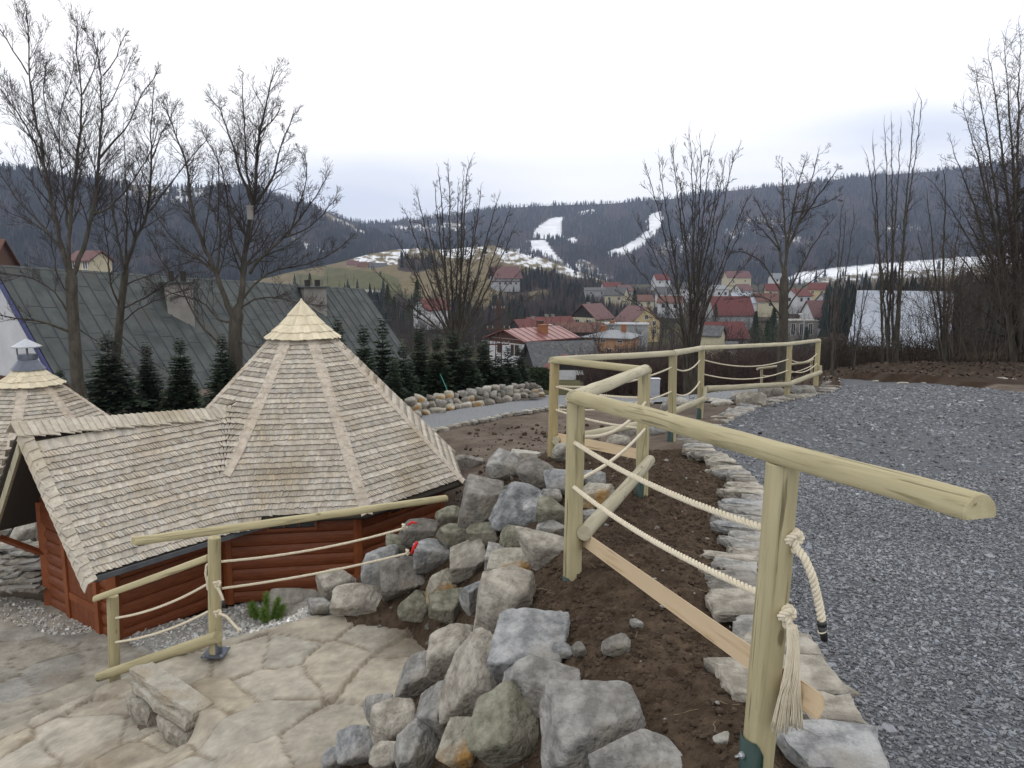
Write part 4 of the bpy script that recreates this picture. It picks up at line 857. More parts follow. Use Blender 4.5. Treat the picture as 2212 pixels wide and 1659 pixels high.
RK = [
 (c6(1145, 430, 215, 190), "rock_grey", "angular pale-grey rock at the back crest of the rockery, left of the wooden post", {}),
 (c6(1357, 480, 265, 155), "rock_dark", "rounded brown-olive boulder at the crest of the rockery beside the fence", dict(round_=1)),
 (c6(1490, 525, 200, 150), "rock_blue", "blue-grey rock half hidden behind the fence post at the crest", {}),
 (c6(985, 665, 260, 270), "rock_dark", "big squarish brown-grey boulder next to the end of the handrail", dict(planes=6)),
 (c6(1245, 675, 300, 280), "rock_streak", "dark grey boulder streaked with white, leaning left", dict(rot=0.35)),
 (c6(1432, 612, 115, 95), "rock_grey", "small grey stone between the streaked boulder and the fence post", {}),
 (c6(1445, 740, 200, 230), "rock_olive", "green-grey rock standing against the left of the fence post", {}),
 (c6(1158, 618, 105, 100), "rock_dark", "small dark stone wedged above the streaked boulder", {}),
 (c6(782, 732, 155, 90), "rock_olive", "small olive stone tucked under the end of the handrail", {}),
 (c6(600, 832, 240, 120), "rock_dark", "brown-grey flat rock under the upper rope end", {}),
 (c6(820, 847, 215, 125), "rock_olive", "low olive-grey rock in the middle of the rockery", {}),
 (c6(1002, 862, 195, 140), "rock_olive", "yellow-green mossy rock below the streaked boulder", dict(planes=5)),
 (c6(1212, 880, 190, 115), "rock_olive", "flat green-grey rock below the streaked boulder's right side", {}),
 (c6(1440, 822, 185, 120), "rock_grey", "light grey rock left of the fence post at knee height", {}),
 (c6(1365, 952, 285, 195), "rock_beige", "pinkish-beige rounded boulder left of the fence post foot", dict(round_=1)),
 (c6(675, 985, 250, 200), "rock_blue", "slanted grey rock just right of the red-taped rope end", dict(rot=0.3)),
 (c6(905, 1015, 205, 215), "rock_beige", "blocky beige-grey rock in the middle of the rockery face", dict(planes=5)),
 (c6(1115, 1015, 190, 180), "rock_grey", "grey rock between the blocky beige rock and the orange wedge", {}),
 (c6(1225, 1045, 350, 145), "rock_ochre", "wedge-shaped beige rock with an orange left tip", dict(rot=0.25)),
 (c6(335, 1065, 190, 280), "rock_blue", "tilted blue-grey slab at the left end of the rockery", dict(rot=0.5)),
 (c6(500, 1140, 265, 215), "rock_dark", "purple-brown boulder right of the tilted slab", dict(planes=6)),
 (c6(762, 1178, 225, 155), "rock_ochre", "cream rock with a rust-yellow right half", dict(planes=5)),
 (c6(70, 1185, 220, 220), "rock_beige", "large pale boulder at the far left end of the rockery", {}),
 (c6(250, 1268, 375, 115), "rock_beige", "long low stone lying on the back edge of the landing", {}),
 (c6(590, 1312, 230, 140), "rock_olive", "dark olive stone at the foot of the rockery behind the landing", {}),
 (c6(780, 1332, 220, 200), "rock_olive", "greenish-grey stone at the inner corner of the landing", {}),
 (c6(920, 1262, 130, 230), "rock_blue", "narrow blue-grey upright stone left of the largest block", {}),
 (c6(1152, 1290, 385, 430), "rock_beige", "largest beige-grey block of the rockery, with a dark chipped face", dict(planes=5)),
 (c6(462, 928, 135, 125), "rock_olive", "small mossy stone under the brown-grey flat rock", {}),
 (c7(800, 490, 275, 395), "rock_beige", "tall egg-shaped stone on the landing's right edge", dict(round_=1)),
 (c7(1300, 485, 465, 320), "rock_blue", "large blue-grey block below the largest beige block", dict(planes=6)),
 (c7(572, 640, 215, 300), "rock_grey", "grey stone leaning left beside the tall egg-shaped stone", dict(rot=0.2)),
 (c7(980, 690, 300, 500), "rock_beige", "long smooth beige slab leaning between the egg-shaped stone and the grey blocks", dict(rot=0.5, planes=5)),
 (c7(1370, 705, 445, 320), "rock_grey", "grey block with a dark red speck, stacked on the olive rock", dict(planes=6)),
 (c7(1175, 975, 400, 460), "rock_olive", "big cracked olive-brown rock in the front of the rockery", dict(rot=-0.4)),
 (c7(1690, 985, 610, 450), "rock_grey", "broad grey boulder at the bottom, nearest the soil bed", dict(planes=7)),
 (c7(1965, 1180, 520, 250), "rock_grey", "grey boulder cut by the bottom edge of the view, nearest the fence post", {}),
 (c7(345, 870, 180, 190), "rock_grey", "grey stone at the landing edge behind the rounded one", dict(round_=1)),
 (c7(437, 950, 265, 240), "rock_beige", "smooth rounded greenish-grey stone at the landing edge", dict(round_=1)),
 (c7(715, 890, 260, 380), "rock_grey", "tall ribbed grey stone in the front of the rockery", {}),
 (c7(855, 1075, 270, 350), "rock_ochre", "white stone with a broad orange rust stripe", dict(planes=6)),
 (c7(580, 1110, 250, 350), "rock_grey", "pointed grey stone left of the rust-striped one", dict(rot=0.15)),
 (c7(200, 1090, 240, 240), "rock_blue", "dark split blue-grey stone at the bottom left of the rockery", dict(planes=6)),
 (c7(50, 1165, 130, 150), "rock_blue", "small blue-grey stone at the lowest left tip of the rockery", {}),
 (c7(400, 1155, 210, 170), "rock_beige", "beige stone at the bottom edge between two grey ones", {}),
 (cz(505, 1330, 410, 250), "rock_ochre", "flat beige rock with orange streaks behind the middle fence post", {}),
 (cz(480, 1170, 250, 165), "rock_blue", "blue-grey rock right of the middle fence post's ropes", {}),
 (cz(110, 862, 150, 200), "rock_pale", "small pale rock at the foot of the back left post", {}),
 (cz(750, 748, 270, 120), "rock_beige", "beige rock below the sawn foot board of the back bay", {}),
 (cz(880, 640, 230, 125), "rock_grey", "grey rock half behind the third post", {}),
 (cz(1190, 622, 175, 130), "rock_blue", "blue-grey rock right of the third post", {}),
 (cz(1305, 355, 145, 175), "rock_grey", "upright grey rock behind the fifth post", dict(Y=12.5)),
 (cz(1470, 312, 165, 90), "rock_pale", "pale lichen-spotted rock just right of the fifth post", dict(Y=12.8)),
 (cz(450, 1565, 190, 130), "rock_grey", "grey rock beside the middle post below the foot rail", {}),
 (cz(2080, 248, 170, 85), "rock_grey", "grey rock on the slope below the far bay of the fence", {}),
 (cz(1860, 290, 225, 42), "rock_pale", "thin flat pale stone lying below the far bay of the fence", {}),
 ((1010, 1000, 60, 34), "rock_dark", "low brown rock at the back end of the rockery near the earth slope", {}),
 ((1135, 985, 60, 28), "rock_pale", "low pale rock between the rockery and the brown post", {}),
 ((638, 1303, 104, 52), "rock_pale", "pale rounded boulder behind the little pine shrub", dict(round_=1)),
 ((642, 1332, 84, 30), "rock_pale", "flat pale stone between the pine shrub and the landing edge", {}),
 ((712, 1262, 44, 60), "rock_grey", "grey stone standing at the far left tip of the rockery near the hut wall", {}),
 ((692, 1312, 48, 44), "rock_grey", "low grey stone right of the little pine shrub", {}),
 ((1620, 862, 60, 30), "rock_beige", "brownish rock on the slope left of the far post", {}),
 ((1668, 848, 52, 28), "rock_dark", "dark brown rock near the foot of the far post", {}),
 ((1735, 846, 50, 24), "rock_grey", "grey rock behind the far post's foot rail", {}),
 ((1560, 872, 44, 14), "rock_pale", "small flat pale rock under the long far rail", {}),
 ((1375, 1345 - 0, 26, 14), "rock_grey", "fist-sized grey stone lying in the soil bed", {}),
 ((1330, 1392, 56, 34), "rock_dark", "brownish stone half buried in the soil bed", {}),
 ((1557, 1594, 30, 22), "rock_pale", "small pale round stone near the foot of the nearest post", {}),
 ((1215, 1406, 42, 24), "rock_blue", "small blue-grey stone right of the large blue-grey block", {}),
 ((1250, 1404, 30, 24), "rock_dark", "small brown stone in the soil right of the blue-grey block", {}),
]
for i, ((x, y, w, h), t, lb, kw) in enumerate(RK):
    small = max(w, h) < 60
    place_rock("boulder" if not small else "stone", x, y, w, h, t, lb, sub=3 if small else 5, seed=100 + i, **kw)
# ---- edging stones along the yard
d = np.concatenate([[0], np.cumsum(np.linalg.norm(np.diff(edgeP, axis=0), axis=1))]); sg = 0.12; k = 0; g = np.random.default_rng(77)
ordn = ["first", "second", "third", "fourth", "fifth", "sixth", "seventh", "eighth", "ninth", "tenth"]
tens = {0: "", 1: "", 2: "twenty", 3: "thirty", 4: "forty", 5: "fifty", 6: "sixty", 7: "seventy", 8: "eighty", 9: "ninety"}
tenth = {1: "tenth", 2: "twentieth", 3: "thirtieth", 4: "fortieth", 5: "fiftieth", 6: "sixtieth", 7: "seventieth", 8: "eightieth", 9: "ninetieth"}
teens = ["tenth", "eleventh", "twelfth", "thirteenth", "fourteenth", "fifteenth", "sixteenth", "seventeenth", "eighteenth", "nineteenth"]
def ordinal(n):
    if n <= 0: return "first"
    if n < 10: return ordn[n - 1]
    if n < 20: return teens[n - 10]
    if n < 100: return tenth[n // 10] if n % 10 == 0 else tens[n // 10] + "-" + ordn[n % 10 - 1]
    return "hundred and " + ordinal(n - 100) if n > 100 else "hundredth"
tints = ["rock_grey", "rock_beige", "rock_grey", "rock_blue", "rock_beige", "rock_dark"]; adj = {"rock_grey": "grey", "rock_beige": "beige-grey", "rock_pale": "pale", "rock_dark": "brownish-grey", "rock_blue": "blue-grey"}
while sg < d[-1]:
    near = sg < 2.0
    wdt = g.uniform(0.26, 0.38) if near else g.uniform(0.14, 0.24)
    if sg > 8: wdt = g.uniform(.2, .32)
    p = np.array([np.interp(sg + wdt / 2, d, edgeP[:, i]) for i in range(3)]); q = np.array([np.interp(sg + wdt / 2 + 0.05, d, edgeP[:, i]) for i in range(3)])
    t = q - p; t[2] = 0; t /= np.linalg.norm(t) + 1e-9; nrm = np.array([-t[1], t[0], 0]); ja = g.normal(0, .16)
    if nrm[0] > 0 and sg < 4: nrm = -nrm if inpoly(np.array(p[0] + nrm[0] * .3), np.array(p[1] + nrm[1] * .3), yardpoly) else nrm
    if inpoly(np.array(p[0] + nrm[0] * .3), np.array(p[1] + nrm[1] * .3), yardpoly): nrm = -nrm
    t = t * math.cos(ja) + nrm * math.sin(ja); nrm = nrm * math.cos(ja) - t * math.sin(ja) * .5
    L_s = g.uniform(0.20, 0.44) + (0.08 if near else 0); z = zA(p[0], p[1]) + g.uniform(0.0, 0.05); th = g.uniform(0.06, 0.10)
    P = []
    for a, b_ in ((-.5, -.12), (.5, -.12), (.5, 1.0), (0.1, 1.08), (-.5, 1.0)):
        P.append(p + t * wdt * 0.98 * a * g.uniform(.75, 1.12) + nrm * L_s * (b_ * g.uniform(.65, 1.1) + g.uniform(-.05, .05)) + [0, 0, z - p[2] + g.normal(0, .006)])
    P = np.array(P)
    if np.cross(P[1] - P[0], P[2] - P[1])[2] < 0: P = P[::-1]
    mt = tints[int(g.integers(0, 6))]; k += 1
    o = slabrock("edging_stone", P, th, MAT[mt], 500 + k)
    tag(o, "flat %s edging stone of the yard, %s from the near end" % (adj[mt], ordinal(k)), "edging stone", "flat stones edging the slate yard")
    sg += wdt
# ---- edging of the lower path (thin pale stones)
lp = [hit(x, y) for x, y in [(918, 938), (960, 930), (1000, 920), (1050, 910), (1100, 899), (1150, 891), (1190, 884), (1245, 879), (1330, 876), (1400, 874)]]
lp = np.array(lp); d = np.concatenate([[0], np.cumsum(np.linalg.norm(np.diff(lp, axis=0), axis=1))]); sg = 0; k = 0
while sg < d[-1]:
    w_ = g.uniform(.22, .45); p = np.array([np.interp(sg + w_ / 2, d, lp[:, i]) for i in range(3)]); q = np.array([np.interp(sg + w_ / 2 + .1, d, lp[:, i]) for i in range(3)]); t = q - p; t /= np.linalg.norm(t) + 1e-9
    nrm = np.array([-t[1], t[0], 0]); z0 = H(p[0], p[1]) + .085; P = [np.array([p[0], p[1], z0]) + t * w_ * .46 * a * g.uniform(.8, 1.1) + nrm * .10 * b_ * g.uniform(.5, 1.4) for a, b_ in ((-1, -1), (1, -1), (1, 1), (-1, 1))]
    k += 1; mt = ["rock_pale", "rock_grey", "rock_beige"][int(g.integers(0, 3))]
    tag(slabrock("edging_stone", P, .08, MAT[mt], 900 + k), "%s kerb stone of the lower gravel path, %s from the hut end" % (adj[mt], ordinal(k)), "edging stone", "kerb stones of the lower path"); sg += w_
# ---- small heap of rocks at the far side of the yard
def f4(x, y, w, h): return 1782 + .1953 * x, 567 + .1953 * y, .1953 * w, .1953 * h
heap = [((1730, 1340, 95, 95), "rock_pale", "leaning pale slab in the rock heap beyond the yard"), ((1828, 1312, 105, 60), "rock_grey", "upper grey stone behind the leaning slab of the far heap"), ((1830, 1352, 110, 70), "rock_beige", "beige stone below the upper grey one in the far heap"),
        ((1872, 1360, 70, 85), "rock_pale", "narrow upright stone in the middle of the far heap"), ((1960, 1340, 125, 115), "rock_ochre", "big yellowish block of the far rock heap"), ((2080, 1335, 105, 85), "rock_grey", "pointed grey stone right of the yellowish block"),
        ((2075, 1382, 185, 60), "rock_grey", "long grey stone in front of the far heap"), ((2160, 1372, 120, 65), "rock_pale", "pale stone at the right end of the far heap"), ((1662, 1360, 70, 50), "rock_beige", "small stone at the left end of the far heap"),
        ((1575, 1366, 110, 30), "rock_pale", "flat pale stone left of the far heap"), ((1240, 1350, 90, 26), "rock_grey", "flat grey stone on the far border of the yard"), ((1090, 1340, 60, 28), "rock_grey", "small stone on the far border of the yard, nearer its middle"), ((860, 1330, 110, 18), "rock_pale", "thin pale stone on the far border of the yard"), ((560, 1310, 60, 16), "rock_grey", "tiny stone on the far border near the curved edging")]
for i, (q, t, lb) in enumerate(heap): place_rock("stone", *f4(*q), t, lb, seed=300 + i, group="stones along the far side of the yard", sub=4, Y=20.6 + (0.4 if q[1] < 1330 else 0))
# ---- rocks and slate stack left of the hut
def c3(x, y, w, h): return x * .3489, 1080 + y * .3489, w * .3489, h * .3489
for i, (q, t, lb, Y) in enumerate([((150, 220, 140, 150), "rock_pale", "large pale rock at the far left beside the hut door", 11.2), ((25, 190, 70, 60), "rock_grey", "grey rock at the left edge behind the slate stack", 11.8), ((205, 165, 60, 60), "rock_beige", "small rock behind the large pale one at the far left", 11.9), ((35, 330, 100, 60), "rock_grey", "grey rock on top of the slate stack, at the left edge", 10.9), ((120, 312, 150, 60), "rock_pale", "pale flat rock on top of the slate stack", 10.9), ((110, 255, 90, 60), "rock_dark", "brown rock between the pale rock and the slate stack", 11.3)]):
    place_rock("boulder", *c3(*q), t, lb, seed=340 + i, group="rocks left of the hut door", Y=Y)
g = np.random.default_rng(5); k = 0
for row in range(7):
    for j in range(7):
        x = -20 + j * 17 + g.uniform(-4, 4) + row * 2; y = 1182 + row * 14 + g.uniform(-3, 3) - j * 1.0; Y = 10.9 - row * 0.13
        if x > 88: continue
        c = DY(x, y, Y); w_ = g.uniform(.10, .17); dp = g.uniform(.14, .2); a = g.uniform(-.3, .3); k += 1
        P = [c + np.array([math.cos(a) * sx * w_ - math.sin(a) * sy * dp, math.sin(a) * sx * w_ + math.cos(a) * sy * dp, g.uniform(-.02, .02)]) for sx, sy in ((-1, -1), (1, -1), (1, 1), (-1, 1))]
        tag(slabrock("slate_slab", P, g.uniform(.025, .05), MAT[["slate_slab", "rock_beige", "rock_dark", "rock_grey"][k * 7 % 4]], 1200 + k), "split stone slab in the stack left of the hut, %s row from the top, %s from the left" % (ordinal(row + 1), ordinal(j + 1)), "stone slab", "split slabs stacked left of the hut")
# ---- far dry-stone wall below the firs: courses of blocks
wallL = [(842, 918), (900, 903), (980, 889), (1060, 874), (1130, 862), (1168, 858)]; wallT = [(842, 884), (900, 858), (980, 849), (1060, 838), (1130, 829), (1168, 832)]
k = 0; g = np.random.default_rng(31)
for c_ in range(3):
    x = 846 + c_ * 4
    j = 0
    while x < 1166:
        w_ = g.uniform(10, 20) * (1.45 - 0.0018 * (x - 846)) * (1.25 if c_ == 0 else 0.9); xb = np.interp(x + w_ / 2, [q[0] for q in wallL], [q[1] for q in wallL]); xt = np.interp(x + w_ / 2, [q[0] for q in wallT], [q[1] for q in wallT])
        hh = (xb - xt) / 2.75; y = xb - hh * (c_ + 0.5) * 0.95 + g.uniform(-2, 2); Y = 18.2 + (x - 846) / 320 * 4.2 + c_ * 0.16
        mt = ["rock_pale", "rock_beige", "rock_grey", "rock_ochre", "rock_beige", "rock_dark"][int(g.integers(0, 6))]; k += 1; j += 1
        cn = {"rock_pale": "pale", "rock_beige": "beige", "rock_grey": "grey", "rock_ochre": "ochre", "rock_dark": "brown"}[mt]
        place_rock("wall_stone", x + w_ / 2, y, w_ * 1.08, hh * g.uniform(1.0, 1.3), mt, "%s wall stone under the firs, %s from left in the %s course up" % (cn, ordinal(j), ordinal(c_ + 1)), seed=600 + k, group="stones of the dry wall under the firs", Y=Y, sub=3, cat="wall stone", planes=6)
        x += w_ * 0.97
clods(420, 71, 0.032, MAT["rock_dark"], "rubble", "small rubble and grit filling the gaps between the boulders", lambda x, y: ~inpoly(x, y, LANDIN) & (x < 0.45 - 0.06 * (y - 3)), (-1.6, 0.5), (2.4, 8.4), lambda x, y: z_bed(x, y) + .01)
clods(2600, 72, 0.016, MAT["clod"], "soil_clods", "crumbs of soil caught between the boulders", lambda x, y: ~inpoly(x, y, LANDIN) & (x < 0.45), (-1.6, 0.5), (2.2, 8.6), lambda x, y: z_bed(x, y) + .004)
# ------------------------------------------------------------------ grill hut with wooden shingle roof
def build_hut(C, peak, zE, R, floor, a0, porch, chimney, label, seed, capR=0.60):
    """C centre xy; octagon corner radius R at eave height zE; a0 = angle of a corner; porch = (axis angle, length) or None"""
    g = np.random.default_rng(seed); C = np.array(C, float)
    hut = thing("grill_hut", label, "hut", (C[0], C[1], floor)); OO = np.array([C[0], C[1], floor])
    ap = R * math.cos(math.pi / 8); s = (peak - 0.12 - zE) / ap; peakz = zE + s * ap
    na = a0 + math.pi / 8 + np.arange(8) * math.pi / 4
    NN = np.stack([np.cos(na), np.sin(na)], -1)
    if porch:
        pa, PL, zr, wE, zEv = porch; s2 = (zr - zEv) / wE; ax = np.array([math.cos(pa), math.sin(pa)]); nx_ = np.array([-ax[1], ax[0]])
    def hgt(x, y):
        d = np.stack([x - C[0], y - C[1]], -1); od = (d @ NN.T).max(-1); h1 = peakz - s * od
        if not porch: return h1
        al = d @ ax; q = np.abs(d @ nx_); q = np.sqrt(q * q + 0.004) ; zrd = zr + 0.075 * (np.clip(al, 0.5, 9) - 4.3); h2 = zrd - (zrd - zEv) * q / wE - np.where(al < 0.3, (0.3 - al) * 3, 0)
        k = 7.0; m = np.maximum(h1, h2); return m + np.log(np.exp(k * (h1 - m)) + np.exp(k * (h2 - m))) / k
    # level curves -> shingle courses
    phi = np.linspace(0, 2 * math.pi, 3601)[:-1]
    if porch: phi = pa + np.concatenate([np.linspace(0, .3, 2600)[:-1], np.linspace(.3, 2 * math.pi - .3, 3200), np.linspace(2 * math.pi - .3, 2 * math.pi, 2600)[1:-1]])
    cs, sn = np.cos(phi), np.sin(phi); rr = np.linspace(0.05, 5.2, 340)
    X = C[0] + cs[:, None] * rr; Y = C[1] + sn[:, None] * rr; Z = hgt(X, Y); valid = (((X - C[0]) * ax[0] + (Y - C[1]) * ax[1]) < PL) if porch else np.ones(Z.shape, bool); Zg = np.where(valid, Z, -99)
    drop = 0.090 * math.sin(math.atan(s)); z = peakz - capR * 0.9 * s
    Vs = []; Cs = []; row = 0; zmin = (zEv + 0.02) if porch else zE
    FACE = np.array([(4, 5, 6, 7), (0, 1, 5, 4), (1, 2, 6, 5), (3, 0, 4, 7)])
    while z > zmin - 0.001:
        i = np.arange(len(phi)); up_ = Zg > z; kk = (len(rr) - np.argmax(up_[:, ::-1], 1)).clip(1, len(rr) - 1); cut_ = ~valid[i, kk]; za = Z[i, kk - 1]; zb = Z[i, kk]
        r = rr[kk - 1] + (rr[kk] - rr[kk - 1]) * np.clip((za - z) / np.maximum(za - zb, 1e-6), 0, 1)
        P = np.stack([C[0] + cs * r, C[1] + sn * r], -1); d = P - C; ok = np.ones(len(phi), bool)
        od = (d @ NN.T).max(-1)
        if porch:
            al = d @ ax; q = np.abs(d @ nx_); inp = (al > ap * 0.75) & (q < wE + 0.25)
            ok &= (al < PL) & ~cut_
            if z < zE: ok &= (q < wE + 0.10) & (al > ap * 0.6)
        # runs of consecutive ok
        idx = np.where(ok)[0]
        if len(idx) > 3:
            br = np.where(np.diff(idx) > 1)[0]; runs = np.split(idx, br + 1)
            if ok.all(): runs = [np.concatenate([idx, idx[:1]])]
            for ru in runs:
                if len(ru) < 3: continue
                Q = P[ru]; dl = np.concatenate([[0], np.cumsum(np.linalg.norm(np.diff(Q, axis=0), axis=1))])
                w = 0.040; nn = max(2, int(dl[-1] / w)); ww = g.uniform(0.75, 1.25, nn); e = np.concatenate([[0], np.cumsum(ww)]); e = e / e[-1] * dl[-1]
                A = np.stack([np.interp(e[:-1], dl, Q[:, k]) for k in (0, 1)], -1); B = np.stack([np.interp(e[1:], dl, Q[:, k]) for k in (0, 1)], -1)
                mid = (A + B) / 2; t = B - A; L = np.linalg.norm(t, axis=1)[:, None] + 1e-9; t = t / L
                out = np.stack([t[:, 1], -t[:, 0]], -1); sgn = np.sign(((mid - C) * out).sum(1)); out *= sgn[:, None]
                eps = 0.03; hz = (hgt(mid[:, 0] - out[:, 0] * eps, mid[:, 1] - out[:, 1] * eps) - hgt(mid[:, 0] + out[:, 0] * eps, mid[:, 1] + out[:, 1] * eps)) / (2 * eps); hz = np.clip(hz, .4, 2.2)
                up = np.concatenate([-out, hz[:, None]], 1); up /= np.linalg.norm(up, axis=1)[:, None]
                t3 = np.concatenate([t, np.zeros((nn, 1))], 1); nr = np.cross(t3, up); nr *= np.sign(nr[:, 2:3])
                m3 = np.concatenate([mid, np.full((nn, 1), z)], 1)
                jit = g.normal(0, 0.004, nn)[:, None]; lift = 0.036 + g.uniform(0, 0.006, nn)[:, None]; th = 0.016; hw = L / 2 * 1.03
                par = 1 if row % 2 else -1; sk = 0.012 * par
                b0 = m3 - t3 * hw + up * jit + nr * (lift - sk * .5); b1 = m3 + t3 * hw + up * jit + nr * (lift + sk * .5)
                skew = t3 * 0.032 * par
                T0 = m3 - t3 * hw + up * 0.17 + nr * 0.004 + skew; T1 = m3 + t3 * hw + up * 0.17 + nr * 0.004 + skew
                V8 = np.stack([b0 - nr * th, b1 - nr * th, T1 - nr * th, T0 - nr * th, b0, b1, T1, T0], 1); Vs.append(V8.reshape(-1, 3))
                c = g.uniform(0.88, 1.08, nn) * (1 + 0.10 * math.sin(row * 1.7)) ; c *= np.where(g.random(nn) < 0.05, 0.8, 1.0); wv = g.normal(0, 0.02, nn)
                col = np.stack([c * (1 + wv), c, c * (1 - 1.5 * wv)], -1); c8 = np.repeat(col, 8, 0).reshape(nn, 8, 3); c8[:, [0, 1]] *= 0.2; c8[:, [4, 5]] *= 0.9; Cs.append(c8.reshape(-1, 3))  # lower edges coloured darker, painting in the shadow line under each course
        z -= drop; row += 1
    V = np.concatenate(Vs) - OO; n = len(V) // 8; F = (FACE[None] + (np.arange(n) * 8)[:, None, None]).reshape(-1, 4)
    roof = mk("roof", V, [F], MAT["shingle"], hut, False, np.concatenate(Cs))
    # solid roof body under the shingles (radial sheet on the same height function), with underside
    ph = np.linspace(0, 2 * math.pi, 193)[:-1] + (pa if porch else 0); rad = []
    for a in ph:
        dd = np.array([math.cos(a), math.sin(a)]); r1 = (ap) / max((NN @ dd).max(), 1e-6)
        if porch:
            ca = dd @ ax; sa = abs(dd @ nx_)
            if ca > 0.05: r1 = max(r1, min((PL - 0.03) / ca, (wE - 0.04) / max(sa, 1e-6)))
        rad.append(r1)
    rad = np.array(rad); V = []; F = []; nr_ = 14; m = len(ph)
    for j in range(nr_ + 1):
        f = j / nr_; x = C[0] + np.cos(ph) * rad * f; y = C[1] + np.sin(ph) * rad * f; V.append(np.stack([x, y, hgt(x, y) - 0.006], -1))
    for j in range(nr_ + 1): v = V[j].copy(); v[:, 2] -= 0.05; V.append(v)
    for j in range(nr_):
        for i in range(m):
            i2 = (i + 1) % m; F.append((j * m + i, (j + 1) * m + i, (j + 1) * m + i2, j * m + i2)); b = (nr_ + 1) * m; F.append((b + j * m + i, b + j * m + i2, b + (j + 1) * m + i2, b + (j + 1) * m + i))
    for i in range(m): i2 = (i + 1) % m; F.append((nr_ * m + i, b + nr_ * m + i, b + nr_ * m + i2, nr_ * m + i2))
    mk("roof_boards", np.concatenate(V) - OO, F, MAT["underlay"], hut, True)
    # hip cappings
    for k in range(8):
        a = a0 + k * math.pi / 4; dr = np.array([math.cos(a), math.sin(a)]); r = capR * 0.85; B = MB(); tt = np.array([-dr[1], dr[0], 0])
        while r < R - 0.02:
            r2 = r + 0.125; x0, y0 = C + dr * r; x1, y1 = C + dr * min(r2 + 0.06, R + 0.02)
            z0 = float(hgt(np.array(x0), np.array(y0))); z1 = float(hgt(np.array(x1), np.array(y1)))
            h1 = peakz - s * r * math.cos(math.pi / 8)
            if z0 > h1 + 0.06: break
            hw = 0.086 + g.uniform(-.005, .005); dp = 0.032; l0 = 0.046; l1 = 0.056
            c = g.uniform(0.84, 0.96); th = 0.02
            for sg_ in (-1, 1):
                q = [np.array([x0, y0, z0 + l0]), np.array([x1, y1, z1 + l1]), np.array([x1, y1, z1 + l1 - dp]) + tt * hw * sg_, np.array([x0, y0, z0 + l0 - dp]) + tt * hw * sg_]
                if sg_ < 0: q = [q[3], q[2], q[1], q[0]]
                qq = np.array(q) - OO; nrm = np.cross(qq[1] - qq[0], qq[3] - qq[0])
                if nrm[2] < 0: qq = qq[::-1]
                B.plate(qq, th, (c * 1.04, c, c * .97))
            r = r2
        if B.V: B.obj("hip_capping", MAT["shingle"], hut)
    # conical cap of long shakes
    B = MB(); tiers = [(0.60, 0.40), (0.475, 0.27), (0.345, 0.15), (0.215, 0.0)]
    zc0 = peakz - s * capR * 0.92 + 0.10; slope = (peak - zc0) / capR
    for ti, (rb, rt) in enumerate(tiers):
        n = int(2 * math.pi * rb / 0.062) + 3; aa = np.cumsum(g.uniform(.7, 1.3, n)); aa = aa / aa[-1] * 2 * math.pi; aa = np.concatenate([[0], aa])
        for i in range(n):
            b0, b1 = aa[i], aa[i + 1]; rbb = rb + g.normal(0, .006); lf = 0.015 + g.uniform(0, .006)
            def pt(a, r, l=0.0): return np.array([C[0] + math.cos(a) * (r + l * .7), C[1] + math.sin(a) * (r + l * .7), zc0 + (capR - r) * slope - 0.06 * (1 - abs(2 * (r / capR) - 1)) + l]) - OO
            c = g.uniform(.85, 1.12); B.plate([pt(b0, rbb, lf), pt(b1, rbb, lf), pt(b1, max(rt, .004)), pt(b0, max(rt, .004))], 0.012, (c, c * .985, c * .96))
    if not chimney:
        B.tube([np.array([C[0], C[1], peak - .1]) - OO, np.array([C[0], C[1], peak + .01]) - OO], [.05, .012], 8)
    B.obj("roof_cap", MAT["shingle_cap"], hut)
    if chimney:
        B = MB(); zz = zc0 + (capR - 0.25) * slope - floor; n = 12
        def ring(r, z): return [(math.cos(2 * math.pi * i / n) * r, math.sin(2 * math.pi * i / n) * r, z) for i in range(n)]
        V = ring(.30, zz - .02) + ring(.16, zz + .17) + ring(.17, zz + .17) + ring(.17, zz + .27); F = []
        for j in range(3): F += [(j * n + i, j * n + (i + 1) % n, (j + 1) * n + (i + 1) % n, (j + 1) * n + i) for i in range(n)]
        F.append(tuple(3 * n + i for i in range(n))); B.add(V, F); ch = B.obj("chimney", MAT["tin_dark"], hut)
        B = MB(); V = ring(.26, zz + .42) + ring(.02, zz + .56) + ring(.255, zz + .40); F = [(i, (i + 1) % n, n + (i + 1) % n, n + i) for i in range(n)] + [tuple(n + i for i in range(n))] + [(i, 2 * n + i, 2 * n + (i + 1) % n, (i + 1) % n) for i in range(n)] + [tuple(2 * n + i for i in range(n - 1, -1, -1))]
        B.add(V, F)
        B.obj("chimney_hood", MAT["tin_light"], ch)
        for i in (1, 4, 7, 10):
            B = MB(); p = np.array([math.cos(2 * math.pi * i / n) * .16, math.sin(2 * math.pi * i / n) * .16, zz + .26]); B.tube([p, p + [0, 0, .16]], .014, 5); B.obj("hood_leg", MAT["tin_dark"], ch)
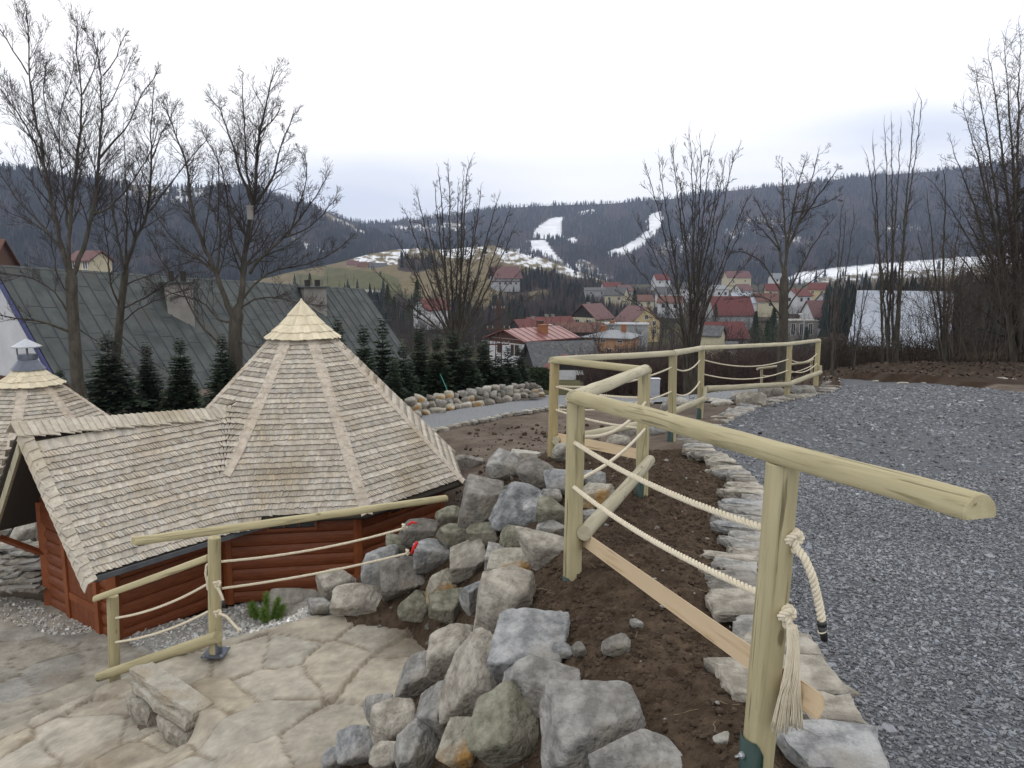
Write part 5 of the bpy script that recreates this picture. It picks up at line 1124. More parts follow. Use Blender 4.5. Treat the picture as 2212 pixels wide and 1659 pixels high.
    # walls: horizontal half-log boards
    def wallpanel(P0, P1, ztop, name="wall", course=0.165, thick=0.035):
        P0 = np.array(P0, float); P1 = np.array(P1, float); d = P1 - P0; Ln = np.linalg.norm(d); d /= Ln; o = np.array([d[1], -d[0]]); B = MB(); z = -0.02
        while z < ztop:
            zt = min(z + course, ztop); prof = [(0, z), (thick * .55, z + .012), (thick, (z + zt) / 2 - .02), (thick * .95, (z + zt) / 2 + .03), (thick * .5, zt - .008), (0, zt)]
            V = [(P0[0] + o[0] * a, P0[1] + o[1] * a, h) for a, h in prof] + [(P1[0] + o[0] * a, P1[1] + o[1] * a, h) for a, h in prof]
            n = len(prof); F = [(i, n + i, n + i + 1, i + 1) for i in range(n - 1)] + [tuple(range(n)), tuple(n + i for i in range(n - 1, -1, -1)), (0, n - 1, 2 * n - 1, n)]
            B.add(V, F); z = zt
        return B.obj(name, MAT["red_wood"], hut)
    Rw = R * 0.86; cor = [np.array([math.cos(a0 + k * math.pi / 4), math.sin(a0 + k * math.pi / 4)]) * Rw for k in range(9)]
    wt = zE - floor + 0.12
    for k in range(8):
        A_, B_ = cor[k], cor[k + 1]; mid = (A_ + B_) / 2
        if porch and (mid @ ax) > Rw * 0.9: continue
        wallpanel(A_, B_, wt)
        Bp = MB(); Bp.tube([(A_[0], A_[1], -.02), (A_[0], A_[1], wt)], .07, 6); Bp.obj("corner_post", MAT["red_trim"], hut)
    def window(P0, P1, zc, w, h, frac=0.5, panes=3):
        P0 = np.array(P0); P1 = np.array(P1); d = P1 - P0; Ln = np.linalg.norm(d); d = d / Ln; o = np.array([d[1], -d[0]]); c = P0 + d * Ln * frac
        def q(a, z, e): return (c[0] + d[0] * a + o[0] * e, c[1] + d[1] * a + o[1] * e, z)
        B = MB()
        def bar(a0_, a1_, z0, z1, e0=.03, e1=.085): B.hexa([q(a0_, z0, e0), q(a1_, z0, e0), q(a1_, z0, e1), q(a0_, z0, e1), q(a0_, z1, e0), q(a1_, z1, e0), q(a1_, z1, e1), q(a0_, z1, e1)])
        t = .035
        bar(-w / 2, w / 2, zc - h / 2 - t, zc - h / 2); bar(-w / 2, w / 2, zc + h / 2, zc + h / 2 + t); bar(-w / 2 - t, -w / 2, zc - h / 2 - t, zc + h / 2 + t); bar(w / 2, w / 2 + t, zc - h / 2 - t, zc + h / 2 + t)
        for i in range(1, panes): a = -w / 2 + w * i / panes; bar(a - .009, a + .009, zc - h / 2, zc + h / 2, .03, .08)
        f = B.obj("window", MAT["red_trim"], hut); B = MB(); B.add([q(-w / 2, zc - h / 2, .066), q(w / 2, zc - h / 2, .066), q(w / 2, zc + h / 2, .066), q(-w / 2, zc + h / 2, .066)], [(0, 1, 2, 3)]); B.obj("pane", MAT["glass_dark"], f)
    if porch:
        fL = 3.70; h0, h1 = -1.02, 0.80
        F0 = ax * fL + nx_ * h0; F1 = ax * fL + nx_ * h1; wtp = 1.35
        inner0 = ax * 1.6 + nx_ * h0; inner1 = ax * 1.6 + nx_ * h1
        wallpanel(F1, inner1, 1.28); wallpanel(inner0, F0, 1.28)
        # front: wall strips with door
        dq = F1 - F0; W = np.linalg.norm(dq); dq /= W
        D0, D1 = F0 + dq * (W * .36), F0 + dq * (W * .80)
        fpn = wallpanel(F0, D0, 1.6); wallpanel(D1, F1, 1.5)
        o = np.array([dq[1], -dq[0]])
        B = MB(); nb = 6
        for i in range(nb):
            a = D0 + (D1 - D0) * i / nb; b = D0 + (D1 - D0) * (i + 1) / nb - dq * .004
            B.hexa([(*a, .02), (*b, .02), (*(b + o * .045), .02), (*(a + o * .045), .02), (*a, 1.52), (*b, 1.52), (*(b + o * .045), 1.52), (*(a + o * .045), 1.52)])
        dr_ = B.obj("door", MAT["red_wood"], hut)
        B = MB()
        for a in (D0, D1):
            B.hexa([(*(a - dq * .05), 0), (*(a + dq * .05), 0), (*(a + dq * .05 + o * .07), 0), (*(a - dq * .05 + o * .07), 0), (*(a - dq * .05), 1.6), (*(a + dq * .05), 1.6), (*(a + dq * .05 + o * .07), 1.6), (*(a - dq * .05 + o * .07), 1.6)])
        B.obj("door_frame", MAT["red_trim"], hut)
        B = MB(); a = D0 + dq * .05; b = D1 - dq * .05; B.hexa([(*(a + o * .046), .30), (*(b + o * .046), .30), (*(b + o * .06), .30), (*(a + o * .06), .30), (*(a + o * .046), .40), (*(b + o * .046), .40), (*(b + o * .06), .40), (*(a + o * .06), .40)]); B.obj("door_rail", MAT["red_trim"], dr_)
        for p in (F0, F1):
            B = MB(); B.box(p[0] - .06, p[0] + .06, p[1] - .06, p[1] + .06, -.02, 1.5); B.obj("corner_post", MAT["red_trim"], hut)
        # gable triangle, barge boards, brace
        mid = ax * (fL + .04); zt = zr - floor - 0.1; B = MB()
        def G(q, z, e=0): p = ax * (fL + .02 + e) + nx_ * q; return (p[0], p[1], z)
        B.add([G(-1.15, 1.22), G(1.0, 1.22), G(0, zt), G(-1.15, 1.22, .03), G(1.0, 1.22, .03), G(0, zt, .03)], [(0, 1, 2), (3, 5, 4), (0, 3, 4, 1), (1, 4, 5, 2), (2, 5, 3, 0)]); B.obj("gable", MAT["red_wood"], hut)
        for sg_ in (-1,):
            B = MB(); e0, e1 = PL - fL - .08, PL - fL - .04
            zt2 = zr - floor - 0.16; zb = zr - s2 * wE - floor - .2
            P = [G(sg_ * .02, zt2, e0), G(sg_ * (wE - .05), zb, e0), G(sg_ * (wE - .05), zb - .02, e1), G(sg_ * .02, zt2 - .02, e1)]
            lo = [(p[0], p[1], p[2] - .16) for p in P]; B.hexa(lo + P); B.obj("barge_board", MAT["log_pale"], hut)
            B = MB(); st = ax * (fL + .02) + nx_ * (h0 if sg_ < 0 else h1); en = ax * (PL - .12) + nx_ * sg_ * (wE * .8)
            B.tube([(st[0], st[1], .75), (en[0], en[1], zb + .18)], .045, 4); B.obj("brace", MAT["red_wood"], hut)
        # ridge of overlapping shingles
        B = MB(); al = 1.0
        while al < PL - 0.02:
            a2 = al + .085; hh = zr + 0.075 * (al - 4.3) + .06
            p0 = ax * al; p1 = ax * (a2 + .05); ox = float(hgt(np.array(C[0] + p0[0]), np.array(C[1] + p0[1])))
            if ox > zr + 0.12: al = a2; continue
            for sg_ in (-1, 1):
                w_ = .17 + g.uniform(-.012, .012); c = g.uniform(.8, 1.0); dz_ = w_ * 0.85
                z0 = hh - floor; z1 = hh - floor - .012
                q = [np.array([*p0, z1 - .012]), np.array([*p1, z0 + .012]), np.array([*(p1 + nx_ * sg_ * w_), z0 + .014 - dz_]), np.array([*(p0 + nx_ * sg_ * w_), z1 - .012 - dz_])]
                qq = np.array(q)
                if np.cross(qq[1] - qq[0], qq[3] - qq[0])[2] < 0: qq = qq[::-1]
                B.plate(qq, .012, (c, c, c * .97))
            al = a2
        B.obj("ridge_capping", MAT["shingle"], hut)
        # curved verge course on the near slope
        B = MB(); q0 = 0.10
        while q0 < wE - 0.03:
            q1 = min(q0 + .088, wE + .02); zr4 = zr - floor + 0.03; sl = (zr - zEv) / wE; c = g.uniform(.85, 1.0)
            def vp(al_, q_, dz_): p = ax * al_ + nx_ * q_; return np.array([p[0], p[1], zr4 - sl * q_ + dz_])
            quad = [vp(PL - .13, q0 - .03, .012), vp(PL - .13, q1, .040), vp(PL - .01, q1 + .01, .026), vp(PL - .01, q0 - .02, .0)]
            qq = np.array(quad)
            if np.cross(qq[1] - qq[0], qq[3] - qq[0])[2] < 0: qq = qq[::-1]
            B.plate(qq, .014, (c, c, c * .97))
            quad = [vp(PL - .01, q0 - .02, .0), vp(PL - .01, q1 + .01, .026), vp(PL + .035, q1 + .02, -.05), vp(PL + .035, q0 - .01, -.075)]
            qq = np.array(quad)
            if np.cross(qq[1] - qq[0], qq[3] - qq[0])[2] < 0: qq = qq[::-1]
            B.plate(qq, .014, (c * .96, c * .96, c * .93)); q0 = q1
        B.obj("verge_course", MAT["shingle"], hut)
        # dark eave felt strip
        B = MB(); zE2 = float(zEv) - floor + 0.055
        p0 = ax * 1.9 + nx_ * wE * 0.985; p1 = ax * (PL - .1) + nx_ * wE * 0.985
        B.hexa([(*p0, zE2 - .05), (*p1, zE2 - .05), (*(p1 + nx_ * .02), zE2 - .05), (*(p0 + nx_ * .02), zE2 - .05), (*p0, zE2 + .01), (*p1, zE2 + .01), (*(p1 + nx_ * .02), zE2 + .01), (*(p0 + nx_ * .02), zE2 + .01)]); B.obj("eave_felt", MAT["felt"], hut)
    for k in range(8):
        if porch:
            mid = (cor[k] + cor[k + 1]) / 2
            if (mid @ ax) > Rw * 0.9: continue
        if k in (7, 3, 5, 0): window(cor[k], cor[k + 1], zE - floor - .10, .62, .24)
    return hut
HC = (-3.42, 12.55)
build_hut(HC, -0.46, -3.34, 2.72, -4.62, RAD(-58.6), (RAD(-126.1), 4.32, -1.86, 1.46, -3.50), False, "red timber grill hut with octagonal shingle roof and shingled porch, nearest the railing", 3)
build_hut((-9.25, 14.6), -1.62, -4.05, 2.62, -5.0, RAD(-71), None, True, "second grill hut at the left edge, its shingle roof topped by a metal chimney", 4)
# ------------------------------------------------------------------ bare trees and firs
def nrm3(v): return v / (np.linalg.norm(v) + 1e-9)
class Grow:
    def __init__(s, seed, trop=0.10, wob=0.10, minr=0.0035, ang=(0.5, 0.85), ratio=(0.28, 0.60), maxlev=4, dens=1.0, kids=0.34):
        s.r = random.Random(seed); s.trop = trop; s.wob = wob; s.minr = minr; s.S = []; s.ang = ang; s.ratio = ratio; s.maxlev = maxlev; s.dens = dens; s.kids = kids; s.limbs = []
    def perp(s, d):
        a = s.r.uniform(0, 6.2832); v = (s.r.gauss(0, 1), s.r.gauss(0, 1), s.r.gauss(0, 0.6)); dt = v[0] * d[0] + v[1] * d[1] + v[2] * d[2]
        v = (v[0] - dt * d[0], v[1] - dt * d[1], v[2] - dt * d[2]); n = math.sqrt(v[0] ** 2 + v[1] ** 2 + v[2] ** 2) + 1e-6; return (v[0] / n, v[1] / n, v[2] / n)
    def branch(s, p, d, L, r, lev):
        n = max(3, min(7, int(L / 0.16))); st = L / n; R = s.r; side = R.choice((-1, 1))
        for i in range(n):
            w = s.wob * (1.3 if lev > 1 else 1)
            d = (d[0] + R.gauss(0, w), d[1] + R.gauss(0, w), d[2] + R.gauss(0, w) + s.trop)
            m = math.sqrt(d[0] ** 2 + d[1] ** 2 + d[2] ** 2); d = (d[0] / m, d[1] / m, d[2] / m)
            q = (p[0] + d[0] * st, p[1] + d[1] * st, p[2] + d[2] * st); r0 = max(r * (1 - 0.85 * i / n), s.minr); r1 = max(r * (1 - 0.85 * (i + 1) / n), s.minr * .7)
            (s.limbs if r0 > 0.03 else s.S).append((*p, *q, r0, r1))
            if lev < s.maxlev and (i > 0 or lev > 1):
                rem = L * (1 - i / n)
                k = s.dens * (1.3 if lev < 2 else 1.15)
                for _ in range(int(k) + (1 if R.random() < k - int(k) else 0)):
                    a = R.uniform(*s.ang); pv = s.perp(d); ca, sa = math.cos(a), math.sin(a)
                    dd = (d[0] * ca + pv[0] * sa, d[1] * ca + pv[1] * sa, d[2] * ca + pv[2] * sa)
                    l2 = rem * R.uniform(*s.ratio) + 0.05
                    if l2 > 0.07: s.branch(q, dd, l2, max(r0 * R.uniform(.45, .65), s.minr), lev + 1)
            p = q
    def limb(s, pts, r0, r1, lev=1, spacing=0.32, klen=0.34, start=0.15):
        """a hand-laid limb (list of 3-d points); side branches are grown from it"""
        P = np.array(pts, float); dl = np.concatenate([[0], np.cumsum(np.linalg.norm(np.diff(P, axis=0), axis=1))]); Lt = dl[-1]; n = max(4, int(Lt / 0.22)); t = np.linspace(0, Lt, n)
        Q = np.stack([np.interp(t, dl, P[:, k]) for k in range(3)], -1); Q2 = Q.copy()
        for _ in range(2): Q2[1:-1] = (Q2[:-2] + 2 * Q2[1:-1] + Q2[2:]) / 4
        Q2[1:-1] += np.array([[s.r.gauss(0, .012) for _ in range(3)] for _ in range(n - 2)]); Q = Q2; R = s.r
        for i in range(n - 1):
            f0, f1 = i / (n - 1), (i + 1) / (n - 1); ra = r0 + (r1 - r0) * f0 ** .62; rb = r0 + (r1 - r0) * f1 ** .62
            (s.limbs if ra > 0.022 else s.S).append((*Q[i], *Q[i + 1], ra, rb))
            if f0 > start:
                k = 0.22 / spacing * s.dens; d = nrm3(Q[i + 1] - Q[i])
                for _ in range(int(k) + (1 if R.random() < k - int(k) else 0)):
                    a = R.uniform(*s.ang); pv = s.perp(tuple(d)); ca, sa = math.cos(a), math.sin(a); dd = (d[0] * ca + pv[0] * sa, d[1] * ca + pv[1] * sa, d[2] * ca + pv[2] * sa)
                    s.branch(tuple(Q[i + 1]), dd, Lt * klen * (1.12 - f0 * .82) * R.uniform(.4, 1.1), max(ra * .45, s.minr * 1.6), lev + 1)
        s.branch(tuple(Q[-1]), tuple(nrm3(Q[-1] - Q[-2])), Lt * .08, max(r1, s.minr * 1.5), 3)
    def build(s, name, label, base, cat="tree", group=None, bark="bark", twig="twig", tn=9, trunk=None):
        t = thing(name, label, cat, base, 0, group); O = np.array(base, float)
        LS = np.array(s.limbs) if s.limbs else np.zeros((0, 8))
        V, F = segmesh(LS, tn) if len(LS) else (np.zeros((0, 3)), np.zeros((0, 4), int))
        if trunk is not None:
            tv, tf = tube(trunk[0], trunk[1], 14); b = len(V); V = np.concatenate([V, tv]) if b else tv
            tf4 = np.array([q for q in tf if len(q) == 4]) + b; F = np.concatenate([F, tf4]) if b else tf4
        if len(V): mk("trunk", V - O, [F], MAT[bark], t, True)
        if s.S:
            V, F = segmesh(np.array(s.S), 3); mk("crown", V - O, [F], MAT[twig], t, False)
        return t
def dpts(L, Y, dy=0.0, prev=None):
    out = []; n = len(L); Y0 = Y
    if prev:      # a bough that leaves an earlier bough starts at that bough's own depth
        best = 13.0
        for P in prev:
            for (xa, ya, Ya), (xb, yb, Yb) in zip(P[:-1], P[1:]):
                l2 = (xb - xa) ** 2 + (yb - ya) ** 2 + 1e-6; t = min(1, max(0, ((L[0][0] - xa) * (xb - xa) + (L[0][1] - ya) * (yb - ya)) / l2)); d = math.hypot(xa + (xb - xa) * t - L[0][0], ya + (yb - ya) * t - L[0][1])
                if d < best: best = d; Y0 = Ya + (Yb - Ya) * t; L = [(xa + (xb - xa) * t, ya + (yb - ya) * t)] + list(L[1:])
    Ys = [Y0 + dy * i / max(n - 1, 1) for i in range(n)]
    if prev is not None: prev.append([(x, y, q) for (x, y), q in zip(L, Ys)])
    for (x, y), q in zip(L, Ys): out.append(DY(x, y, q))
    return out
def hero(name, label, Y, trunk, limbs, seed, cat="tree", opts_base=None, **kw):
    """trunk: [(Dx,Dy,halfwidth Dpx)], limbs: list of (points, r0px, r1px, depth drift)"""
    s = Y / 769 * KD
    opts = dict(kw); lw = opts.pop("lw", .55); sp = opts.pop("spacing", .32); kl = opts.pop("klen", .30); tw = opts.pop("twig", "twig"); gp = opts.pop("group", None); bk = opts.pop("bark", "bark"); st_ = opts.pop("start", .15)
    G = Grow(seed, **opts); R = random.Random(seed); prev = [[(x, y, Y) for x, y, w in trunk]] if trunk else None
    for i, lb in enumerate(limbs):
        pts, ra, rb = lb[:3]; dy = lb[3] if len(lb) > 3 else R.uniform(-1, 1) * 0.09 * Y * 0.8
        G.limb(dpts(pts, Y, dy, prev), ra * s * lw, max(rb * s * .8, .005), spacing=sp, klen=kl, start=st_)
    if not trunk: return G.build(name, label, DY(*opts_base, Y), cat, gp, bk, tw)
    x9, y9, w9 = trunk[-1]; x8, y8, w8 = trunk[-2]; trunk = trunk + [(x9 + (x9 - x8) * .2, y9 - w9 * .8, w9 * .72), (x9 + (x9 - x8) * .3, y9 - w9 * 1.7, w9 * .25)]
    tr = ([DY(x, y, Y) for x, y, w in trunk], [w * s for x, y, w in trunk])
    return G.build(name, label, DY(trunk[0][0], trunk[0][1], Y), cat, gp, bk, tw, trunk=tr)
hero("bare_tree", "tall bare tree with a knotty trunk rising behind the second hut, at the left edge", 17.5,
     [(170, 905, 14), (167, 820, 13), (160, 720, 12), (155, 640, 11.5), (154, 600, 12)],
     [([(154, 603), (137, 547), (116, 461), (99, 369), (75, 246), (61, 161), (63, 85), (58, 30)], 10, 1.6), ([(61, 161), (35, 110), (0, 68), (-30, 10)], 3.5, 1.2),
      ([(99, 369), (68, 290), (30, 230), (0, 191), (-40, 140)], 5, 1.3), ([(154, 603), (147, 547), (154, 444), (167, 342), (179, 205), (166, 110), (167, 62)], 10, 1.5), ([(179, 205), (196, 170), (215, 130), (212, 90)], 3.5, 1.2),
      ([(156, 600), (178, 547), (202, 461), (215, 342), (219, 239), (222, 164), (205, 96)], 11, 1.5), ([(202, 461), (239, 451), (284, 396), (328, 325), (340, 280)], 5, 1.3), ([(215, 342), (250, 300), (284, 270), (301, 198), (331, 171)], 5, 1.3),
      ([(137, 547), (120, 520), (85, 478), (40, 440), (0, 370), (-30, 330)], 6, 1.3), ([(147, 500), (136, 400), (128, 308), (126, 239), (150, 191), (160, 140)], 5, 1.2), ([(128, 308), (100, 250), (92, 180), (100, 140)], 3.5, 1.1),
      ([(150, 700), (140, 655), (102, 610), (50, 592), (0, 596), (-40, 590)], 5, 1.3), ([(151, 725), (120, 705), (90, 692), (40, 688), (-30, 676)], 6.5, 1.4), ([(160, 700), (200, 735), (250, 760), (285, 800)], 3, 1), ([(222, 164), (250, 130), (262, 110), (268, 80)], 3, 1.1),
      ([(155, 640), (130, 620), (118, 560), (110, 500), (60, 470), (20, 460)], 4, 1.1), ([(219, 239), (245, 220), (262, 170), (285, 120)], 3, 1)], 11, spacing=.17, klen=.34, ang=(.4, .85), trop=.13, dens=1.4, wob=.07, minr=.0036)
hero("bare_tree", "smaller bare tree with a leaning reddish trunk, second from the left edge", 20.0,
     [(246, 800, 9), (253, 759, 8.5), (258, 700, 8), (262, 660, 7.5), (270, 591, 7.5)],
     [([(270, 593), (280, 547), (318, 461), (328, 342), (325, 273), (331, 205)], 9, 1.4), ([(269, 595), (260, 547), (246, 478), (239, 410), (246, 350)], 7, 1.3), ([(318, 461), (345, 430), (369, 393), (424, 325), (444, 305)], 5, 1.2),
      ([(262, 668), (245, 640), (232, 560), (228, 480), (215, 430)], 5, 1.2), ([(270, 593), (274, 500), (273, 440), (272, 360), (268, 300)], 6, 1.2), ([(263, 670), (300, 650), (345, 620), (400, 590), (440, 588)], 4, 1.1), ([(264, 700), (300, 668), (340, 645), (400, 625)], 3.5, 1),
      ([(328, 342), (350, 290), (372, 250), (382, 225)], 4, 1.1), ([(267, 620), (300, 600), (350, 585), (420, 560)], 3.5, 1), ([(258, 720), (290, 750), (340, 790)], 3, 1), ([(280, 547), (300, 480), (300, 420), (310, 360)], 4, 1.1)], 12, spacing=.19, klen=.36, trop=.11, dens=1.35, wob=.07, minr=.0036)
hero("bare_tree", "broad bare tree forking low behind the big shingle roof, nest box on its stem", 19.0,
     [(510, 850, 17), (509, 780, 16), (508, 735, 14), (509, 700, 14), (512, 680, 14)],
     [([(505, 700), (492, 660), (468, 591), (440, 530), (427, 506), (410, 434), (403, 342), (376, 290), (365, 250)], 13, 1.6), ([(440, 530), (448, 480), (452, 420), (460, 380)], 4, 1.2), ([(512, 690), (523, 642), (526, 574), (537, 495), (547, 444), (554, 376), (560, 290), (578, 205), (585, 180)], 16, 1.8),
      ([(547, 444), (520, 380), (506, 325), (478, 239), (454, 212)], 7, 1.4), ([(547, 444), (530, 360), (528, 270), (524, 190)], 6, 1.2), ([(556, 440), (588, 393), (615, 290), (632, 253)], 7, 1.3), ([(540, 590), (560, 560), (615, 513), (650, 470), (683, 427), (704, 386)], 7, 1.4), ([(615, 513), (660, 500), (700, 460), (725, 430)], 4, 1.1),
      ([(524, 650), (560, 600), (600, 582), (649, 574), (700, 560), (750, 520)], 5.5, 1.3), ([(520, 665), (560, 640), (600, 642), (650, 655), (690, 660)], 5, 1.2), ([(500, 690), (470, 700), (444, 655), (420, 640), (359, 636), (330, 610)], 5, 1.2), ([(499, 765), (478, 752), (440, 712), (417, 677), (380, 600), (342, 557), (320, 500)], 6, 1.3),
      ([(468, 591), (440, 560), (400, 545), (360, 500), (340, 470)], 5, 1.2), ([(468, 591), (478, 520), (470, 450), (478, 380), (468, 330)], 6, 1.3), ([(560, 290), (600, 250), (606, 225)], 4, 1.1), ([(526, 574), (500, 520), (492, 430), (482, 360), (440, 290)], 6, 1.2), ([(520, 745), (560, 755), (590, 740), (640, 735)], 3.5, 1), ([(615, 500), (650, 430), (668, 380), (660, 340)], 4, 1.1)],
     13, spacing=.18, klen=.34, trop=.09, dens=1.4, wob=.07, minr=.0036)
tb = bpy.data.objects.new("bird_box", None)
bpy.data.objects.remove(tb)
b = MB(); b.box(-.06, .06, -.06, .06, 0, .30); b.box(-.075, .075, -.08, .07, .30, .325)
o = b.obj("bird_box", MAT["concrete"], None, loc=DY(541, 474, 18.75)); tag(o, "small pale nest box fixed high on the broad tree's stem", "bird box")
def fan(name, label, Y, base, tips, seed, rpx=6, foot=18, sag=0.5, **kw):
    R = random.Random(seed); limbs = []
    bx_, by_ = base
    dr = kw.pop("drop", 60); foot *= .8
    for i, tp in enumerate(tips):
        tx, ty = tp[:2]; w = tp[2] if len(tp) > 2 else 1.0
        x0 = bx_ + (R.uniform(-1, 1) * .6 + (1 if tx > bx_ else -1) * .4 * min(1, abs(tx - bx_) / 60)) * foot; pts = [(bx_ + (x0 - bx_) * .75, by_ + dr)]
        for k in range(6):
            t = k / 5; x = x0 + (tx - x0) * (t ** (1 + (sag - .5))) ; y = by_ + (ty - by_) * t; pts.append((x + R.uniform(-2, 2) * (0 < k < 5), y))
        limbs.append((pts, rpx * w * 1.35, 1.1, R.uniform(-1, 1) * Y * .07))
    kw.setdefault("start", .28)
    return hero(name, label, Y, None, limbs, seed, opts_base=(bx_, by_ + dr), **kw)
fan("bare_tree", "dense multi-stemmed bare tree fanning out above the fir row", 27, (985, 735), [(969, 382), (1010, 368), (904, 430, .9), (880, 467, .9), (1071, 444), (1105, 505, .9), (856, 515, .8), (815, 590, .8), (1037, 427), (941, 427), (925, 480, .8), (990, 420), (1095, 470, .8), (1120, 590, .7), (835, 640, .6), (1000, 395, 1.1), (1055, 520, .7), (885, 560, .7), (950, 395), (1150, 640, .5), (1025, 480, .8)],
    21, rpx=5.5, foot=15, sag=.42, spacing=.30, klen=.19, ang=(.35, .8), trop=.05, maxlev=4, dens=1.15, minr=.005)
fan("bare_tree", "multi-stemmed bare tree with straight rods behind the fence's corner post", 22, (1493, 740), [(1455, 347), (1492, 314, 1.2), (1532, 336), (1583, 350), (1404, 390, .9), (1425, 365), (1514, 332), (1382, 489, .7), (1608, 445, .8), (1561, 380), (1601, 496, .7), (1360, 560, .6), (1470, 400), (1545, 420, .9), (1350, 640, .5), (1620, 560, .5), (1505, 380, 1.1)],
    22, rpx=5, foot=22, sag=.75, spacing=.28, klen=.19, ang=(.3, .65), trop=.10, maxlev=4, dens=1.05, drop=110, minr=.005)
hero("bare_tree", "bare tree with one thick mossy trunk behind the far bay of the fence", 25, [(1690, 820, 12), (1691, 760, 11), (1692, 700, 10), (1693, 640, 9.5), (1694, 605, 9)],
     [([(1694, 608), (1700, 540), (1712, 460), (1725, 390), (1740, 350)], 7, 1.3), ([(1694, 608), (1685, 540), (1672, 500), (1650, 470), (1638, 440)], 7, 1.3), ([(1700, 540), (1730, 470), (1750, 400), (1766, 336)], 6, 1.2), ([(1725, 480), (1770, 420), (1806, 369)], 4.5, 1.2), ([(1690, 560), (1694, 460), (1690, 400), (1689, 358)], 6, 1.2),
      ([(1692, 640), (1670, 600), (1640, 560), (1601, 540), (1585, 545)], 4.5, 1.1), ([(1692, 650), (1720, 600), (1760, 520), (1798, 475)], 5, 1.2), ([(1685, 540), (1650, 500), (1616, 467)], 4, 1.1), ([(1692, 690), (1660, 640), (1620, 640), (1590, 645)], 4, 1), ([(1693, 680), (1730, 620), (1770, 600), (1800, 560)], 4, 1), ([(1712, 460), (1760, 450), (1813, 423)], 4, 1)], 23, spacing=.24, klen=.30, trop=.09, dens=1.2, minr=.005)
fan("bare_tree", "group of thin straight grey stems in front of the light metal roof", 26, (1920, 790), [(1875, 350), (1886, 325, 1.1), (1912, 292), (1926, 281, 1.2), (1945, 292), (1974, 250, 1.2), (1990, 230)], 24, rpx=5, foot=26, sag=.8, spacing=.3, klen=.12, dens=1.3, ang=(.35, .7), trop=.14, maxlev=3)
fan("bare_tree", "pair of slim bare stems left of the grey stem group", 24.5, (1796, 800), [(1817, 453), (1826, 480, .8), (1845, 470, .5)], 25, rpx=4.5, foot=5, sag=.6, spacing=.3, klen=.14, dens=1.3, maxlev=3)
fan("sapling", "thin young bare stems between the far fence post and the grey stem group", 25.5, (1838, 806), [(1852, 560, .7), (1870, 600, .7), (1825, 590, .6), (1890, 560, .6)], 26, rpx=4, foot=14, sag=.7, spacing=.3, klen=.14, dens=1.3, maxlev=3, cat="tree")
fan("bare_tree", "bare tree with one dark upright trunk right of the light metal roof", 26, (2036, 760), [(2003, 434), (2040, 380, 1.3), (2075, 470), (1985, 520, .7), (2090, 540, .7)], 27, rpx=6, foot=8, sag=.8, spacing=.4, klen=.17, maxlev=3)
fan("bare_tree", "huge dark bare tree filling the right edge of the view", 27, (2200, 740), [(2060, 330), (2020, 400, .7), (2085, 250), (2110, 180), (2140, 140, 1.2), (2170, 110), (2205, 90, 1.2), (2250, 120), (2040, 520, .7), (2010, 610, .6), (2120, 320), (2075, 450), (2180, 250), (2230, 200), (2030, 690, .6), (2290, 300), (2100, 560, .8)], 28, rpx=9, foot=26, sag=.9, spacing=.27, klen=.22, ang=(.45, .95), trop=.07, maxlev=4, dens=1.15, twig="twig_brown", minr=.005)
# thickets of thin brushwood
def shrub(name, label, p, w, h, n, seed, twig="twig_brown", group=None):
    R = random.Random(seed); G = Grow(seed, trop=.03, wob=.14, minr=.005, maxlev=3, dens=.8)
    for i in range(n):
        a = R.uniform(0, 6.283); rr = R.random() ** .6; q = (p[0] + math.cos(a) * rr * w * .5, p[1] + math.sin(a) * rr * w * .35, p[2]); t = R.uniform(.05, .45); d = (math.cos(a) * t * rr * 1.5, math.sin(a) * t, 1)
        G.branch(q, tuple(nrm3(np.array(d))), h * R.uniform(.55, 1.05), R.uniform(.008, .018), 1)
    return G.build(name, label, p, "shrub", group, "bark", twig)
gp = "leafless shrubs along the bank"
for i, (x, y, Y, w, h, n, lb) in enumerate([(2120, 775, 24, 3.4, 4.6, 34, "tall dark leafless shrub under the huge right-hand tree"), (2195, 765, 26, 3.4, 5.2, 34, "dense leafless shrub at the right edge"), (2062, 778, 26, 2.6, 3.6, 28, "leafless shrub right of the dark upright trunk"), (2150, 770, 30, 4.0, 6.0, 34, "tall thicket behind the right-hand shrubs"),
    (2000, 786, 27, 2.4, 2.6, 24, "low spiny shrub left of the dark upright trunk"), (1958, 792, 27, 2.2, 2.6, 22, "low shrub right of the grey stem group"), (1876, 800, 27, 2.2, 2.0, 18, "low reddish shrub left of the grey stem group"), (1835, 806, 29, 2.4, 2.3, 18, "leafless bush below the light metal roof's corner"),
    (2090, 770, 33, 4.2, 6.5, 28, "tall leafless thicket behind the dark upright trunk"), (1990, 780, 31, 3.0, 4.0, 22, "leafless bush in front of the light roof's right half")]):
    shrub("shrub", lb, DY(x, y, Y), w, h, int(n * .68), 60 + i, group=gp)
